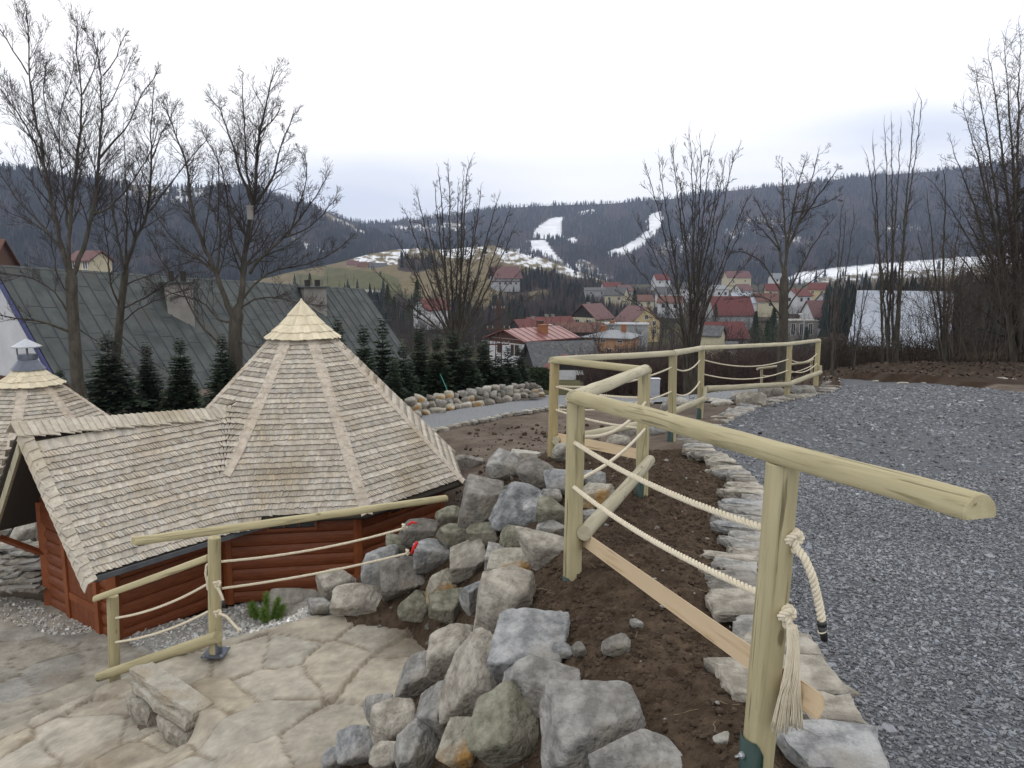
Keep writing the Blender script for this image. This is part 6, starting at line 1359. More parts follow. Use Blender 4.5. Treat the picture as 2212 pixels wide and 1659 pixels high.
# brushwood mass behind the fence
def brush(name, label, poly_px, n, seed, hgt, twig, Yr, ybase=None):
    g = np.random.default_rng(seed); S = []
    x0, x1 = poly_px
    for i in range(n):
        x = g.uniform(x0, x1); Y = g.uniform(*Yr); zb = -6.5 - (Y - 40) * .14 if ybase is None else ybase(Y)
        r = ray(x * KD, 300); X = r[0] / r[1] * Y; h = hgt * g.uniform(.4, 1.0); p = np.array([X, Y, zb]); d = np.array([g.normal(0, .22), g.normal(0, .22), 1.0]); m = 3
        for k in range(m):
            q = p + d * h / m; S.append((*p, *q, .016 * (1 - k / m) + .006, .016 * (1 - (k + 1) / m) + .005))
            for _ in range(3):
                e = d * .6 + np.array([g.normal(0, .6), g.normal(0, .6), g.normal(.1, .2)]); l = h * g.uniform(.12, .3); S.append((*q, *(q + e * l), .009, .004))
            p = q; d = d + np.array([g.normal(0, .15), g.normal(0, .15), 0])
    V, F = segmesh(np.array(S), 3); o = mk(name, V, [F], MAT[twig]); return tag(o, label, None, None, "stuff")
brush("brushwood", "dark reddish-brown brushwood behind the far bays of the fence", (1268, 1860), 3600, 1, 2.3, "twig_red", (38, 52))
brush("brushwood", "grey-brown scrub on the slope below the town", (1330, 1840), 1900, 2, 2.6, "twig", (55, 85), ybase=lambda Y: -8.3 - (Y - 55) * .09)
brush("brushwood", "tangled brushwood at the foot of the right-hand trees", (1790, 2260), 2200, 3, 1.3, "twig_brown", (27, 38), ybase=lambda Y: -3.6 - (Y - 27) * .16)
# firs
def fir_mesh(seed, h=2.6, w=1.5, lv=26, spars=1.0):
    g = np.random.default_rng(seed); V = []; C = []; Fq = []
    for i in range(lv):
        f = (i + g.uniform(0, .5)) / lv; z = h * (0.04 + .93 * f); R = w / 2 * (1 - f) ** .85 * g.uniform(.8, 1.12) + .05; nb = int(11 * (1 - f) + 5)
        a0 = g.uniform(0, 6.28)
        for b in range(nb):
            a = a0 + 6.283 * b / nb + g.normal(0, .12); L = R * g.uniform(.7, 1.12); ca, sa = math.cos(a), math.sin(a); ns = max(3, int(L / .045))
            for k in range(ns):
                t = (k + .6) / ns; r = L * t; zz = z + .10 * t - .20 * t * t * (1 - f) + (.16 * t if f > .8 else 0) ; wd = .075 * (1.15 - t * .55) * (1 + .5 * (1 - f)); ln = L / ns * 1.25
                for sd in (-1, 0, 1):
                    aa = a + sd * .85; ex, ey = math.cos(aa), math.sin(aa); p = np.array([ca * r, sa * r, zz + g.normal(0, .008)]); u = np.array([ex, ey, .12 + g.normal(0, .18)]); v = np.array([-ey, ex, g.normal(0, .35)]); l = wd * 1.7 if sd else ln * 1.3
                    q = [p - v * .024, p + v * .024, p + u * l + v * .012, p + u * l - v * .012]
                    V += q; c = g.uniform(.7, 1.35); C += [(c, c, c)] * 4
    F = (np.arange(len(V))).reshape(-1, 4); return np.array(V), F, np.array(C)
firm = [fir_mesh(s) for s in (1, 2, 3, 4)]
fir_src = []
for i, (V, F, C) in enumerate(firm):
    me_o = None; fir_src.append((V, F, C))
def fir_obj(label, px, ytop, ybase, hwpx, Y, kind, group, name="fir_tree"):
    base = DY(px, ybase, Y); topp = DY(px, ytop, Y); h = topp[2] - base[2]; w = 2 * hwpx * KD / 769 * Y * 1.22
    t = thing(name, label, "fir tree", base, random.Random(px).uniform(0, 6), group)
    if kind not in FIRME:
        V, F, C = fir_src[kind]; o = mk("crown", V, [F], MAT["needles"], t, False, C); b = MB(); b.tube([(0, 0, -.1), (0, 0, 2.55)], [.045, .008], 7); q = b.obj("trunk", MAT["bark"], t, True); FIRME[kind] = (o, q)
    else:
        for s_ in FIRME[kind]: c = s_.copy(); scene.collection.objects.link(c); c.parent = t
    t.scale = (w / 1.5, w / 1.5, h / 2.6); return t
FIRME = {}
def sx(x): return x * 0.54004
gpf = "young firs in a row behind the huts"
for i, (x, yt, yb, hw, Y, lb) in enumerate([(451, 1352, 1650, 112, 19.5, "large bushy fir in front of the second bare tree's trunk"), (603, 1380, 1660, 70, 20.5, "slim fir right of the large bushy one, left of the hut roof"), (736, 1362, 1660, 80, 20, "fir just left of the big hut roof, spiky crown"), (903, 1350, 1640, 72, 18.5, "fir half hidden behind the hut roof at the broad tree's trunk"), (252, 1480, 1640, 50, 21, "little fir showing between the second hut and the first trunk"),
    (1362, 1283, 1660, 80, 21, "tall fir just right of the hut's roof cap"), (1464, 1315, 1680, 82, 20, "fir right of the roof cap's tall neighbour, above the roof slope"), (1538, 1288, 1670, 80, 21.5, "taller fir with a thin leader, third right of the roof cap"), (1618, 1380, 1660, 78, 20.5, "short fir at the left start of the dry stone wall"), (1681, 1318, 1640, 82, 22, "dark slender fir, tallest near the wall's left end"), (1753, 1350, 1640, 75, 21.5, "fir crossed by a green cane above the dry wall"),
    (1815, 1340, 1640, 105, 22.5, "broad dark fir at the foot of the multi-stemmed tree"), (1868, 1385, 1640, 90, 22, "bushy fir right of the multi-stemmed tree's foot"), (1934, 1372, 1620, 95, 23, "big dark fir left of the lattice pole"), (1992, 1425, 1615, 62, 23, "fir at the foot of the lattice pole"), (2032, 1394, 1600, 62, 23.5, "spiky small fir in front of the white house's left wall"), (2079, 1388, 1590, 52, 24, "slim light fir in front of the white house's corner, last of the row"), (1580, 1440, 1690, 70, 19.5, "low fir in front, left of the dry wall")]):
    fir_obj(lb, sx(x), sx(yt), sx(yb), sx(hw), Y, i % 4, gpf)
# clipped hedge at the end of the fir row
g = np.random.default_rng(3); n = 9000; a = DY(1130, 838, 25); e = DY(1184, 838, 26.5); t = g.random(n)[:, None]; P = a + (e - a) * t + np.stack([np.zeros(n), g.uniform(-.5, .5, n), g.uniform(0, .64, n)], -1)
u = g.normal(0, .03, (n, 3)); v = g.normal(0, .03, (n, 3)); V = np.stack([P - u, P + v, P + u, P - v], 1).reshape(-1, 3); c = g.uniform(.6, 1.4, n); o = mk("hedge", V, [np.arange(n * 4).reshape(-1, 4)], MAT["hedge"], None, False, np.repeat(c, 4)); tag(o, "dark green clipped hedge at the right end of the fir row", "hedge")
# little bright pine on the landing
base = hit(575, 1350); t = thing("pine_shrub", "small bright green pine shrub behind the landing railing", "shrub", base); g = np.random.default_rng(4); V = []
for (dx, dy_, L, tilt, az) in [(0, 0, .36, .05, 0), (-.07, 0, .24, .5, 3.0), (.07, 0, .30, .35, .2), (-.12, .03, .18, .7, 2.7), (.03, -.05, .22, .4, 4.6), (.12, 0, .2, .6, .5)]:
    d = np.array([math.sin(tilt) * math.cos(az), math.sin(tilt) * math.sin(az), math.cos(tilt)])
    for k in range(1100):
        f = g.random(); p = np.array([dx, dy_, 0.02]) + d * L * f + [0, 0, .05 * f * f]; q = nrm3(g.normal(size=3) + d * .8); s_ = .085; w_ = nrm3(np.cross(q, g.normal(size=3))) * .0032; V += [p - w_, p + w_, p + q * s_]
mk("needles", np.array(V), [np.arange(len(V)).reshape(-1, 3)], MAT["needles_bright"], t)
b = MB()
for (dx, dy_, L, tilt, az) in [(0, 0, .28, .05, 0), (-.06, 0, .2, .5, 3.0), (.07, 0, .22, .35, .2)]:
    d = np.array([math.sin(tilt) * math.cos(az), math.sin(tilt) * math.sin(az), math.cos(tilt)]); b.tube([(dx, dy_, -.03), tuple(np.array([dx, dy_, .02]) + d * L)], [.008, .004], 5)
b.obj("stem", MAT["bark"], t)
# leaves and dry grass on the bank
g = np.random.default_rng(8); n = 15000; x = g.uniform(6, 34, n); y = g.uniform(20.5, 38, n); k = ~inpoly(x, y, yardpoly); x = x[k]; y = y[k]; n = len(x); P = np.stack([x, y, z_ground(x, y) + .02], -1)
u = np.concatenate([g.normal(0, .032, (n, 2)), g.normal(0, .016, (n, 1))], 1); v = np.stack([-u[:, 1] * .6, u[:, 0] * .6, g.normal(0, .02, n)], -1); V = np.stack([P - u, P - v, P + u, P + v], 1).reshape(-1, 3); c = g.uniform(.5, 1.7, n)
tag(mk("fallen_leaves", V, [np.arange(n * 4).reshape(-1, 4)], MAT["leaf"], None, False, np.repeat(c, 4)), "brown fallen leaves on the bank beyond the yard", None, None, "stuff")
g = np.random.default_rng(18); S = []
for i in range(2600):
    x = g.uniform(1990, 2250); Y = g.uniform(28, 31); r = ray(x * KD, 300); X = r[0] / r[1] * Y; z = float(H(X, Y)); S.append((X, Y, z - .03, X + g.normal(0, .1), Y, z + g.uniform(.15, .4), .008, .003))
V, F = segmesh(np.array(S), 3); tag(mk("dry_grass", V, [F], MAT["grass_dry"]), "straw-coloured dry grass fringe under the right-hand shrubs", None, None, "stuff")
# green canes
for i, (x0, y0, x1, y1, Y, lb) in enumerate([(765, 1312, 798, 1430, 20, ""), ]): pass
for (a_, b_, lb) in [((817, 819, 19.6), (849, 873, 19.0), "thin green cane leaning by the roof slope"), ((951, 808, 21.0), (970, 852, 20.0), "thin green cane leaning over the dry wall"), ((397, 914, 18), (401, 926, 17.8), "short green cane above the porch ridge")]:
    b = MB(); b.tube([DY(*a_), DY(*b_)], .011, 6); tag(b.obj("garden_cane", MAT["green_cane"]), lb, "cane")
# ------------------------------------------------------------------ valley floor and hills
def zv(x, y):
    r = np.hypot(x, y); z = np.interp(r, [38, 45, 65, 100, 150, 250, 400, 700, 1100, 3500], [-6.3, -7.0, -9.6, -13.5, -17, -19.5, -21, -22, -20, -20])
    return z + 0.5 * fbm(A2(x, y), 0.02, 3, 2) * np.clip((r - 45) / 60, 0, 1)
def polar(name, rs, us, zf, colf):
    X = np.array([[ (u - 512) / 700.0 * 1.0 for u in us] for r in rs]); th = np.arctan(X); R_ = np.array(rs)[:, None]
    x = np.sin(th) * R_; y = np.cos(th) * R_; z = zf(x, y); ny, nx = x.shape; idx = np.arange(nx * ny).reshape(ny, nx)
    q = np.stack([idx[:-1, :-1], idx[:-1, 1:], idx[1:, 1:], idx[1:, :-1]], -1).reshape(-1, 4)
    o = mk(name, np.stack([x, y, z], -1).reshape(-1, 3), [q], MAT["hill"], None, True, colf(x, y).reshape(-1, 3)); o["kind"] = "structure"; return o
def cval(x, y):
    n = fbm(A2(x, y), 0.03, 4, 5)[..., None]; n2 = fbm(A2(x, y), 0.15, 3, 6)[..., None]
    a = np.array([0.060, 0.050, 0.038]); b = np.array([0.085, 0.082, 0.045]); t = ss(-.1, .35, n); return (a * (1 - t) + b * t) * (1 + .35 * n2)
polar("valley_ground", np.concatenate([np.linspace(40, 110, 36), np.geomspace(115, 3400, 70)]), np.linspace(-420, 1450, 150), zv, cval)
def curve(pts, x): p = np.array(pts, float); return np.interp(x, p[:, 0], p[:, 1])
SNOW = np.array([0.80, 0.82, 0.86]); THIN = np.array([0.50, 0.50, 0.47])
DRY = np.array([0.155, 0.130, 0.082]); GREEN = np.array([0.105, 0.105, 0.060]); BARE = np.array([0.060, 0.048, 0.042]); CON = np.array([0.022, 0.028, 0.026])
HILLS = {}
def hill(name, crest, foot, Dc, Df, nu, nv, u0, u1, regions, base, jag=1.5, bump=4.0, pw=1.3):
    xs = np.linspace(u0, u1, nu); t = np.linspace(0, 1, nv); cy = curve(crest, xs) + jag * fbm(np.stack([xs, 0 * xs], -1), .03, 4, 7); fy = curve(foot, xs)
    Dx = np.repeat(xs[None], nv, 0); Dy_ = cy[None] + (fy - cy)[None] * t[:, None]
    dist = (Dc ** (1 - t) * Df ** t)[:, None] * (1 + 0.10 * fbm(np.stack([Dx * .01, Dy_ * .02], -1), 1.0, 3, 9) * (np.sin(t * math.pi))[:, None])
    if np.ndim(Df) or callable(Dc): pass
    u = Dx * KD; v = Dy_ * KD; dv = v - 384; dirs = np.stack([u - 512, FOC * CPI - dv * SPI, -FOC * SPI - dv * CPI], -1)
    P = dirs * (dist / np.hypot(dirs[..., 0], dirs[..., 1]))[..., None]
    n = fbm(np.stack([Dx, Dy_], -1), .035, 5, 13); n2 = fbm(np.stack([Dx, Dy_ * 3], -1), .10, 4, 17)
    C = np.ones(P.shape) * base * (1 + .3 * n2)[..., None]; forest = np.ones(Dx.shape)
    for poly, col, fo, soft in regions:
        ins = inpoly(Dx + 5 * n2 * soft, Dy_ + 4 * n2 * soft, poly)
        if isinstance(col, str):
            mixv = ss(-.10, .16, n2 + 0.5 * n + (0.02 if col == 'thin' else 0.0))[..., None]; cc = (SNOW * .85) * mixv + (DRY * 1.1) * (1 - mixv)
        else: cc = np.ones(C.shape) * col * (1 + .22 * n2 + .12 * n)[..., None]
        C = np.where(ins[..., None], cc, C); forest = np.where(ins, fo, forest)
    idx = np.arange(nu * nv).reshape(nv, nu); q = np.stack([idx[:-1, :-1], idx[1:, :-1], idx[1:, 1:], idx[:-1, 1:]], -1).reshape(-1, 4)
    # skirt down the back so that the ridge has depth
    back = P[0] * 1.25; back[:, 2] = P[0][:, 2] - 60 - 0 * back[:, 2]; V = np.concatenate([P.reshape(-1, 3), back]); C2 = np.concatenate([C.reshape(-1, 3), C[0]])
    bi = nu * nv + np.arange(nu); q2 = np.stack([bi[:-1], idx[0, :-1], idx[0, 1:], bi[1:]], -1)
    o = mk(name, V, [np.concatenate([q, q2])], MAT["hill"], None, True, C2); o["kind"] = "structure"
    HILLS[name] = (P, forest, Dx, Dy_, n, n2); return o
crest_far = [(500, 470), (640, 440), (700, 455), (760, 478), (800, 484), (870, 478), (940, 470), (1000, 460), (1060, 452), (1150, 446), (1240, 442), (1300, 441), (1340, 438), (1400, 433), (1440, 432), (1500, 420), (1600, 410), (1700, 400), (1800, 389), (1900, 379), (2000, 371), (2100, 362), (2212, 348), (2500, 320)]
far_reg = [
 ([(1160, 490), (1192, 470), (1216, 468), (1212, 500), (1218, 518), (1180, 517), (1150, 512), (1153, 500)], SNOW, 0, .12),
 ([(1138, 520), (1178, 518), (1195, 543), (1212, 562), (1240, 580), (1300, 600), (1310, 608), (1270, 606), (1200, 590), (1160, 570), (1150, 550)], SNOW, 0, .15),
 ([(1403, 462), (1428, 456), (1432, 480), (1418, 505), (1390, 530), (1360, 548), (1330, 556), (1303, 556), (1306, 545), (1340, 535), (1375, 515), (1400, 495), (1395, 478)], SNOW, 0, .12),
 ([(1215, 520), (1243, 512), (1246, 528), (1232, 530)], SNOW, 0, .4), ([(1245, 458), (1280, 452), (1290, 462), (1250, 464)], SNOW, 0.1, .5),
 ([(1090, 535), (1140, 540), (1240, 575), (1330, 600), (1320, 612), (1240, 605), (1100, 560)], 'patch', .25, .8),
 ([(1225, 570), (1260, 560), (1300, 585), (1290, 600)], 'patch', .3, 1), ([(840, 488), (900, 486), (1000, 480), (1010, 500), (930, 500), (850, 498)], 'patch', .3, 1), ([(1700, 505), (1760, 520), (1745, 530), (1660, 530)], 'patch', .55, 1),
 ([(1880, 495), (2000, 480), (2010, 495), (1900, 510)], 'patch', .55, 1), ([(1420, 530), (1500, 500), (1480, 545), (1420, 560)], 'patch', .5, 1), ([(1560, 500), (1620, 470), (1700, 470), (1690, 490), (1590, 520)], 'patch', .6, 1),
 ([(1690, 606), (1720, 590), (1800, 578), (1900, 569), (2000, 562), (2100, 553), (2250, 545), (2260, 566), (2120, 574), (1980, 584), (1850, 592), (1760, 600), (1700, 610)], SNOW, 0, .25),
 ([(1690, 608), (1850, 592), (2000, 583), (2260, 566), (2260, 590), (2000, 600), (1850, 612), (1700, 618)], 'patch', 0, .5),
 ([(1560, 620), (1700, 612), (1850, 606), (2260, 585), (2300, 700), (1560, 700)], DRY * .9, .05, .4),
 ([(1000, 540), (1090, 535), (1160, 560), (1160, 600), (1000, 600)], 'patch', .2, .6)]
hill("far_hills", crest_far, [(500, 668), (2500, 690)], 2600, 950, 420, 150, 480, 2480, far_reg, BARE * .9)
left_crest = [(-320, 352), (0, 366), (60, 368), (110, 378), (200, 388), (270, 398), (330, 402), (400, 405), (440, 404), (500, 404), (560, 410), (610, 425), (650, 440), (690, 455), (730, 470), (760, 485), (800, 500), (850, 520), (900, 545), (960, 570)]
left_reg = [([(250, 398), (330, 398), (440, 402), (440, 425), (400, 440), (330, 450), (270, 430)], 'patch', .30, 1), ([(620, 508), (700, 540), (740, 560), (720, 562), (640, 530), (560, 500)], 'patch', .3, 1), ([(690, 452), (800, 505), (790, 510), (700, 470)], 'patch', .2, .8),
 ([(0, 470), (150, 490), (250, 560), (0, 620), (-300, 620), (-300, 480)], BARE * 1.1, .6, 1), ([(350, 470), (480, 430), (620, 520), (500, 600), (360, 560)], CON * 1.2, 1, 1)]
hill("left_hill", left_crest, [(-320, 672), (1000, 672)], 1700, 760, 300, 110, -320, 965, left_reg, BARE * .8)
mead_crest = [(480, 622), (560, 604), (640, 585), (700, 574), (750, 562), (800, 548), (850, 540), (905, 536), (960, 540), (1010, 534), (1060, 530), (1110, 545), (1180, 560), (1240, 584), (1300, 604), (1360, 622), (1420, 640)]
mead_reg = [([(480, 560), (1420, 520), (1420, 740), (480, 740)], DRY, .0, 0), ([(700, 575), (830, 590), (860, 600), (880, 660), (700, 640)], GREEN * 1.0, 0, .4), ([(640, 590), (720, 600), (900, 640), (960, 690), (600, 690)], GREEN, .04, .5),
 ([(760, 556), (900, 532), (912, 545), (830, 562), (770, 566)], 'thin', 0, .5), ([(800, 560), (880, 556), (880, 572), (780, 574)], 'thin', .1, .6), ([(940, 530), (1110, 535), (1200, 570), (1320, 606), (1250, 600), (1130, 575), (1060, 562), (960, 556)], 'thin', .08, .5),
 ([(860, 560), (930, 555), (960, 575), (900, 590), (860, 585)], BARE, .9, .8), ([(1080, 600), (1160, 590), (1260, 605), (1420, 640), (1420, 740), (1080, 740), (1060, 670), (1110, 640)], BARE, 1.0, .6), ([(480, 650), (820, 652), (960, 680), (1180, 690), (1180, 740), (480, 740)], BARE, .75, .6),
 ([(1085, 640), (1180, 625), (1200, 650), (1100, 655)], DRY, 0, .4), ([(700, 620), (830, 628), (830, 633), (700, 626)], THIN * .6, 0, .3)]
hill("meadow_hill", mead_crest, [(480, 735), (1420, 735)], 700, 230, 300, 110, 480, 1420, mead_reg, DRY)
right_crest = [(1780, 640), (1860, 622), (1960, 612), (2060, 600), (2160, 590), (2500, 560)]
hill("right_slope", right_crest, [(1780, 735), (2500, 735)], 330, 120, 120, 40, 1780, 2500, [([(1780, 560), (2500, 540), (2500, 640), (1780, 640)], DRY * .8, .35, .4)], BARE)
# ---- forests: thousands of small conifers and bare crowns, one mesh per hill
def forest(name, label, key, n, hc, hb, pc, seed, mindist=0, near=False):
    P, fo, Dx, Dy_, nn, n2 = HILLS[key]; g = np.random.default_rng(seed); nv, nu = fo.shape
    i = g.uniform(0, nv - 1.01, n); j = g.uniform(0, nu - 1.01, n); i0 = i.astype(int); j0 = j.astype(int); k = g.random(n) < fo[i0, j0]; i, j, i0, j0 = i[k], j[k], i0[k], j0[k]; fi, fj = (i - i0)[:, None], (j - j0)[:, None]
    p = P[i0, j0] * (1 - fi) * (1 - fj) + P[i0 + 1, j0] * fi * (1 - fj) + P[i0, j0 + 1] * (1 - fi) * fj + P[i0 + 1, j0 + 1] * fi * fj; m = len(p)
    con = g.random(m) < np.clip(pc + 1.6 * nn[i0, j0], 0.03, .97); V = []; F = []; C = []
    h = np.where(con, hc, hb) * g.uniform(.65, 1.2, m)
    # conifers: two stacked five-sided cones
    q = p[con]; hh = h[con][:, None, None]; ang = np.arange(5) * 2 * math.pi / 5; cnt = len(q); a = ang[None] + g.uniform(0, 6, cnt)[:, None]
    c0 = np.stack([np.cos(a), np.sin(a), 0 * a], -1); low = c0 * .17 * hh + np.array([0, 0, .08]) * hh; mid_ = c0 * .11 * hh + np.array([0, 0, .42]) * hh; t0 = np.zeros((cnt, 1, 3)) + np.array([0, 0, .66]) * hh; t1 = np.zeros((cnt, 1, 3)) + np.array([0, 0, 1.0]) * hh
    W = np.concatenate([low, t0, mid_, t1], 1) + q[:, None]; V1 = W.reshape(-1, 3); b = (np.arange(cnt) * 12)[:, None]
    F1 = np.concatenate([b + np.array([[r, (r + 1) % 5, 5]]) for r in range(5)] + [b + np.array([[6 + r, 6 + (r + 1) % 5, 11]]) for r in range(5)])
    cc = CON * g.uniform(.6, 1.5, cnt)[:, None]; C1 = np.repeat(cc, 12, 0)
    # bare trees: a trunk and a handful of thin upright blades
    q = p[~con]; hh = h[~con]; cnt2 = len(q); nb = 8 if near else 5; th = g.uniform(0, 6.28, (cnt2, nb)); sp = g.uniform(.05, .30, (cnt2, nb)); hz = g.uniform(.6, 1.0, (cnt2, nb)); w = (.006 if near else .022)
    base = q[:, None] + np.zeros((cnt2, nb, 3)); base[..., 2] += (hh[:, None] * g.uniform(0, .3, (cnt2, nb))); tip = q[:, None] + np.stack([np.cos(th) * sp, np.sin(th) * sp, hz], -1) * hh[:, None, None]
    side = np.stack([-np.sin(th), np.cos(th), 0 * th], -1) * (w * hh)[:, None, None]; md = base * .45 + tip * .55
    W2 = np.stack([base - side * .4, base + side * .4, md + side, tip, md - side], 2).reshape(-1, 3); F2 = np.arange(len(W2)).reshape(-1, 5)
    cb = np.array([0.078, 0.066, 0.064]) * g.uniform(.6, 1.5, cnt2)[:, None]; C2 = np.repeat(cb, nb * 5, 0)
    o = mk(name, np.concatenate([V1, W2]), [F1, F2 + len(V1)], MAT["wood_far"], None, False, np.concatenate([C1, C2])); tag(o, label, None, None, "stuff"); return o
forest("forest", "mixed conifer and bare forest covering the far ridge around the ski runs", "far_hills", 76000, 17, 15, .38, 1)
forest("forest", "blue-grey forest on the left hill", "left_hill", 42000, 14, 13, .62, 2)
forest("woodland", "brown bare woodland and scattered firs on the meadow hill", "meadow_hill", 13000, 8, 8.5, .0, 3, near=True)
forest("woodland", "bare woodland on the slope behind the light metal roof", "right_slope", 1500, 7, 7, .12, 4, near=True)
# bare woodland mass in the valley: random trees among the houses
def valley_wood(n, seed, label, r0, r1, x0, x1, h, keepf=None):
    g = np.random.default_rng(seed); S = []
    for _ in range(n):
        Dx = g.uniform(x0, x1); r = math.exp(g.uniform(math.log(r0), math.log(r1))); rr = ray(Dx * KD, 320); th = math.atan2(rr[0], rr[1]); p = np.array([math.sin(th) * r, math.cos(th) * r, 0]); p[2] = float(zv(np.array(p[0]), np.array(p[1])))
        H_ = h * g.uniform(.5, 1.15); S.append((*p, *(p + [0, 0, H_ * .6]), .012 * H_, .008 * H_))
        for k in range(11):
            z0 = g.uniform(.12, .7) * H_; a = g.uniform(0, 6.28); t = g.uniform(.12, .34) * H_; q = p + [0, 0, z0]; e = q + np.array([math.cos(a) * t, math.sin(a) * t, g.uniform(.2, .45) * H_]); S.append((*q, *e, .0045 * H_, .002 * H_))
            for _k in range(3):
                m = q + (e - q) * g.uniform(.3, .9); f = m + np.array([g.normal(0, .1), g.normal(0, .1), g.uniform(.05, .2)]) * H_; S.append((*m, *f, .0026 * H_, .0013 * H_))
    V, F = segmesh(np.array(S), 3); return tag(mk("woodland", V, [F], MAT["twig"]), label, None, None, "stuff")
valley_wood(620, 5, "leafless trees scattered between the houses of the town", 130, 330, 1000, 2000, 7.5)
valley_wood(420, 6, "leafless trees behind the left house roof", 128, 220, 780, 1300, 6.5)
valley_wood(300, 7, "leafless wood along the valley floor at the foot of the meadows", 330, 560, 900, 1900, 10)
# ------------------------------------------------------------------ houses
def house(label, near, yaw, L, W, Hh, rise, wall="plaster_white", roof="roof_red", over=.45, anchor=(-1, -1), gable=None, wins=(), chim=None, hip=False, base_drop=3.0, name="house", cat="house", lower=None, gwall=True, extra=None):
    """near = (Dx, Dy, Y) of the wall foot at the local corner `anchor`; ridge along local x, yaw in degrees"""
    p = DY(*near); a = RAD(yaw); c, s = math.cos(a), math.sin(a); ox, oy = anchor[0] * L / 2, anchor[1] * W / 2
    org = np.array([p[0] - (c * ox - s * oy), p[1] - (s * ox + c * oy), p[2]]); t = thing(name, label, cat, org, a)
    B = MB(); l, w = L / 2, W / 2; B.box(-l, l, -w, w, -base_drop, Hh)
    B.obj("wall", MAT[wall], t)
    if lower: B = MB(); B.box(-l - .03, l + .03, -w - .03, w + .03, Hh * lower[1], Hh * lower[2]); B.obj("wall_cladding", MAT[lower[0]], t)
    if not hip and rise > .2:
        for sg in (-1, 1):
            B = MB(); x0 = sg * l; x1 = sg * (l - .12); P = [(x0, -w, Hh), (x0, w, Hh), (x0, 0, Hh + rise), (x1, -w, Hh), (x1, w, Hh), (x1, 0, Hh + rise)]
            B.add(P, [(0, 1, 2), (3, 5, 4), (0, 2, 5, 3), (1, 4, 5, 2), (0, 3, 4, 1)]); B.obj("gable", MAT[gable or wall], t)
    th = .14; k = rise / w; zo = Hh - over * k
    if hip and rise > 0:
        r = max(l - w, .3); B = MB(); lo, wo = l + over, w + over; V = [(-lo, -wo, Hh - .05), (lo, -wo, Hh - .05), (lo, wo, Hh - .05), (-lo, wo, Hh - .05), (-r, 0, Hh + rise), (r, 0, Hh + rise), (-lo, -wo, Hh - .2), (lo, -wo, Hh - .2), (lo, wo, Hh - .2), (-lo, wo, Hh - .2)]
        B.add(V, [(0, 1, 5, 4), (1, 2, 5), (2, 3, 4, 5), (3, 0, 4), (6, 7, 1, 0), (7, 8, 2, 1), (8, 9, 3, 2), (9, 6, 0, 3), (9, 8, 7, 6)]); rf = B.obj("roof", MAT[roof], t)
    elif rise <= .2:
        B = MB(); B.box(-l - .2, l + .2, -w - .2, w + .2, Hh, Hh + .25); rf = B.obj("roof", MAT[roof], t)
    else:
        B = MB(); lo, wo = l + over, w + over
        for sg in (-1, 1):
            P = [(-lo, sg * wo, zo), (lo, sg * wo, zo), (lo, 0, Hh + rise), (-lo, 0, Hh + rise)]; B.hexa(P + [(x, y, z + th) for x, y, z in P]) if sg < 0 else B.hexa([P[1], P[0], P[3], P[2]] + [(x, y, z + th) for x, y, z in (P[1], P[0], P[3], P[2])])
        rf = B.obj("roof", MAT[roof], t)
        if extra == "seams":
            for i in range(int(2 * lo / .6)):
                x = -lo + .3 + i * .6
                for sg in (-1, 1):
                    B2 = MB(); B2.hexa([(x - .02, sg * wo, zo + th), (x + .02, sg * wo, zo + th), (x + .02, 0, Hh + rise + th), (x - .02, 0, Hh + rise + th), (x - .02, sg * wo, zo + th + .05), (x + .02, sg * wo, zo + th + .05), (x + .02, 0, Hh + rise + th + .05), (x - .02, 0, Hh + rise + th + .05)])
                    if i % 2 == 0 and sg < 0: B2.obj("roof_seam", MAT["roof_red"], rf)
    for face, u, z, ww, hh in wins:      # face: 's' (-y), 'e' (+x), 'w' (-x)
        def q(a_, z_, e):
            if face == 's': return (a_, -w - e, z_)
            if face == 'w': return (-l - e, a_, z_)
            return (l + e, a_, z_)
        B = MB(); x0, x1, z0, z1, f = u - ww / 2, u + ww / 2, z - hh / 2, z + hh / 2, .09
        for (a0_, a1_, b0, b1) in ((x0 - f, x1 + f, z0 - f, z0), (x0 - f, x1 + f, z1, z1 + f), (x0 - f, x0, z0, z1), (x1, x1 + f, z0, z1), ((x0 + x1) / 2 - .03, (x0 + x1) / 2 + .03, z0, z1)):
            B.hexa([q(a0_, b0, .02), q(a1_, b0, .02), q(a1_, b0, .09), q(a0_, b0, .09), q(a0_, b1, .02), q(a1_, b1, .02), q(a1_, b1, .09), q(a0_, b1, .09)])
        fr_ = B.obj("window", MAT["frame_white" if wall not in ("plaster_white",) else "frame_brown"], t); B = MB(); B.add([q(x0, z0, .045), q(x1, z0, .045), q(x1, z1, .045), q(x0, z1, .045)], [(0, 1, 2, 3)]); B.obj("pane", MAT["win"], fr_)
    if chim:
        for i, (cx, cy, cw, ch_, m_) in enumerate(chim if isinstance(chim, list) else [chim]):
            B = MB(); zt = Hh + rise * (1 - abs(cy) / w); B.box(cx - cw / 2, cx + cw / 2, cy - cw / 2, cy + cw / 2, zt - .3, zt + ch_); B.box(cx - cw / 2 - .08, cx + cw / 2 + .08, cy - cw / 2 - .08, cy + cw / 2 + .08, zt + ch_, zt + ch_ + .1); B.obj("chimney", MAT[m_], rf)
    return t
house("white house with brown gable and faded red metal roof, beyond the firs", (1133, 800, 100), 41, 9.0, 7.2, 3.95, 1.15, "plaster_white", "roof_redmetal", over=.7, gable="brown_board", lower=("brown_board", .86, .99), wins=[('w', 1.4, 2.6, .8, 1.1), ('w', -1.2, 2.5, .38, 1.3), ('w', -2.1, 2.5, .55, 1.3)], chim=[(0.4, -1.9, 1.0, 1.1, "brick"), (1.6, 0, .7, .9, "brown_board")], extra="seams")
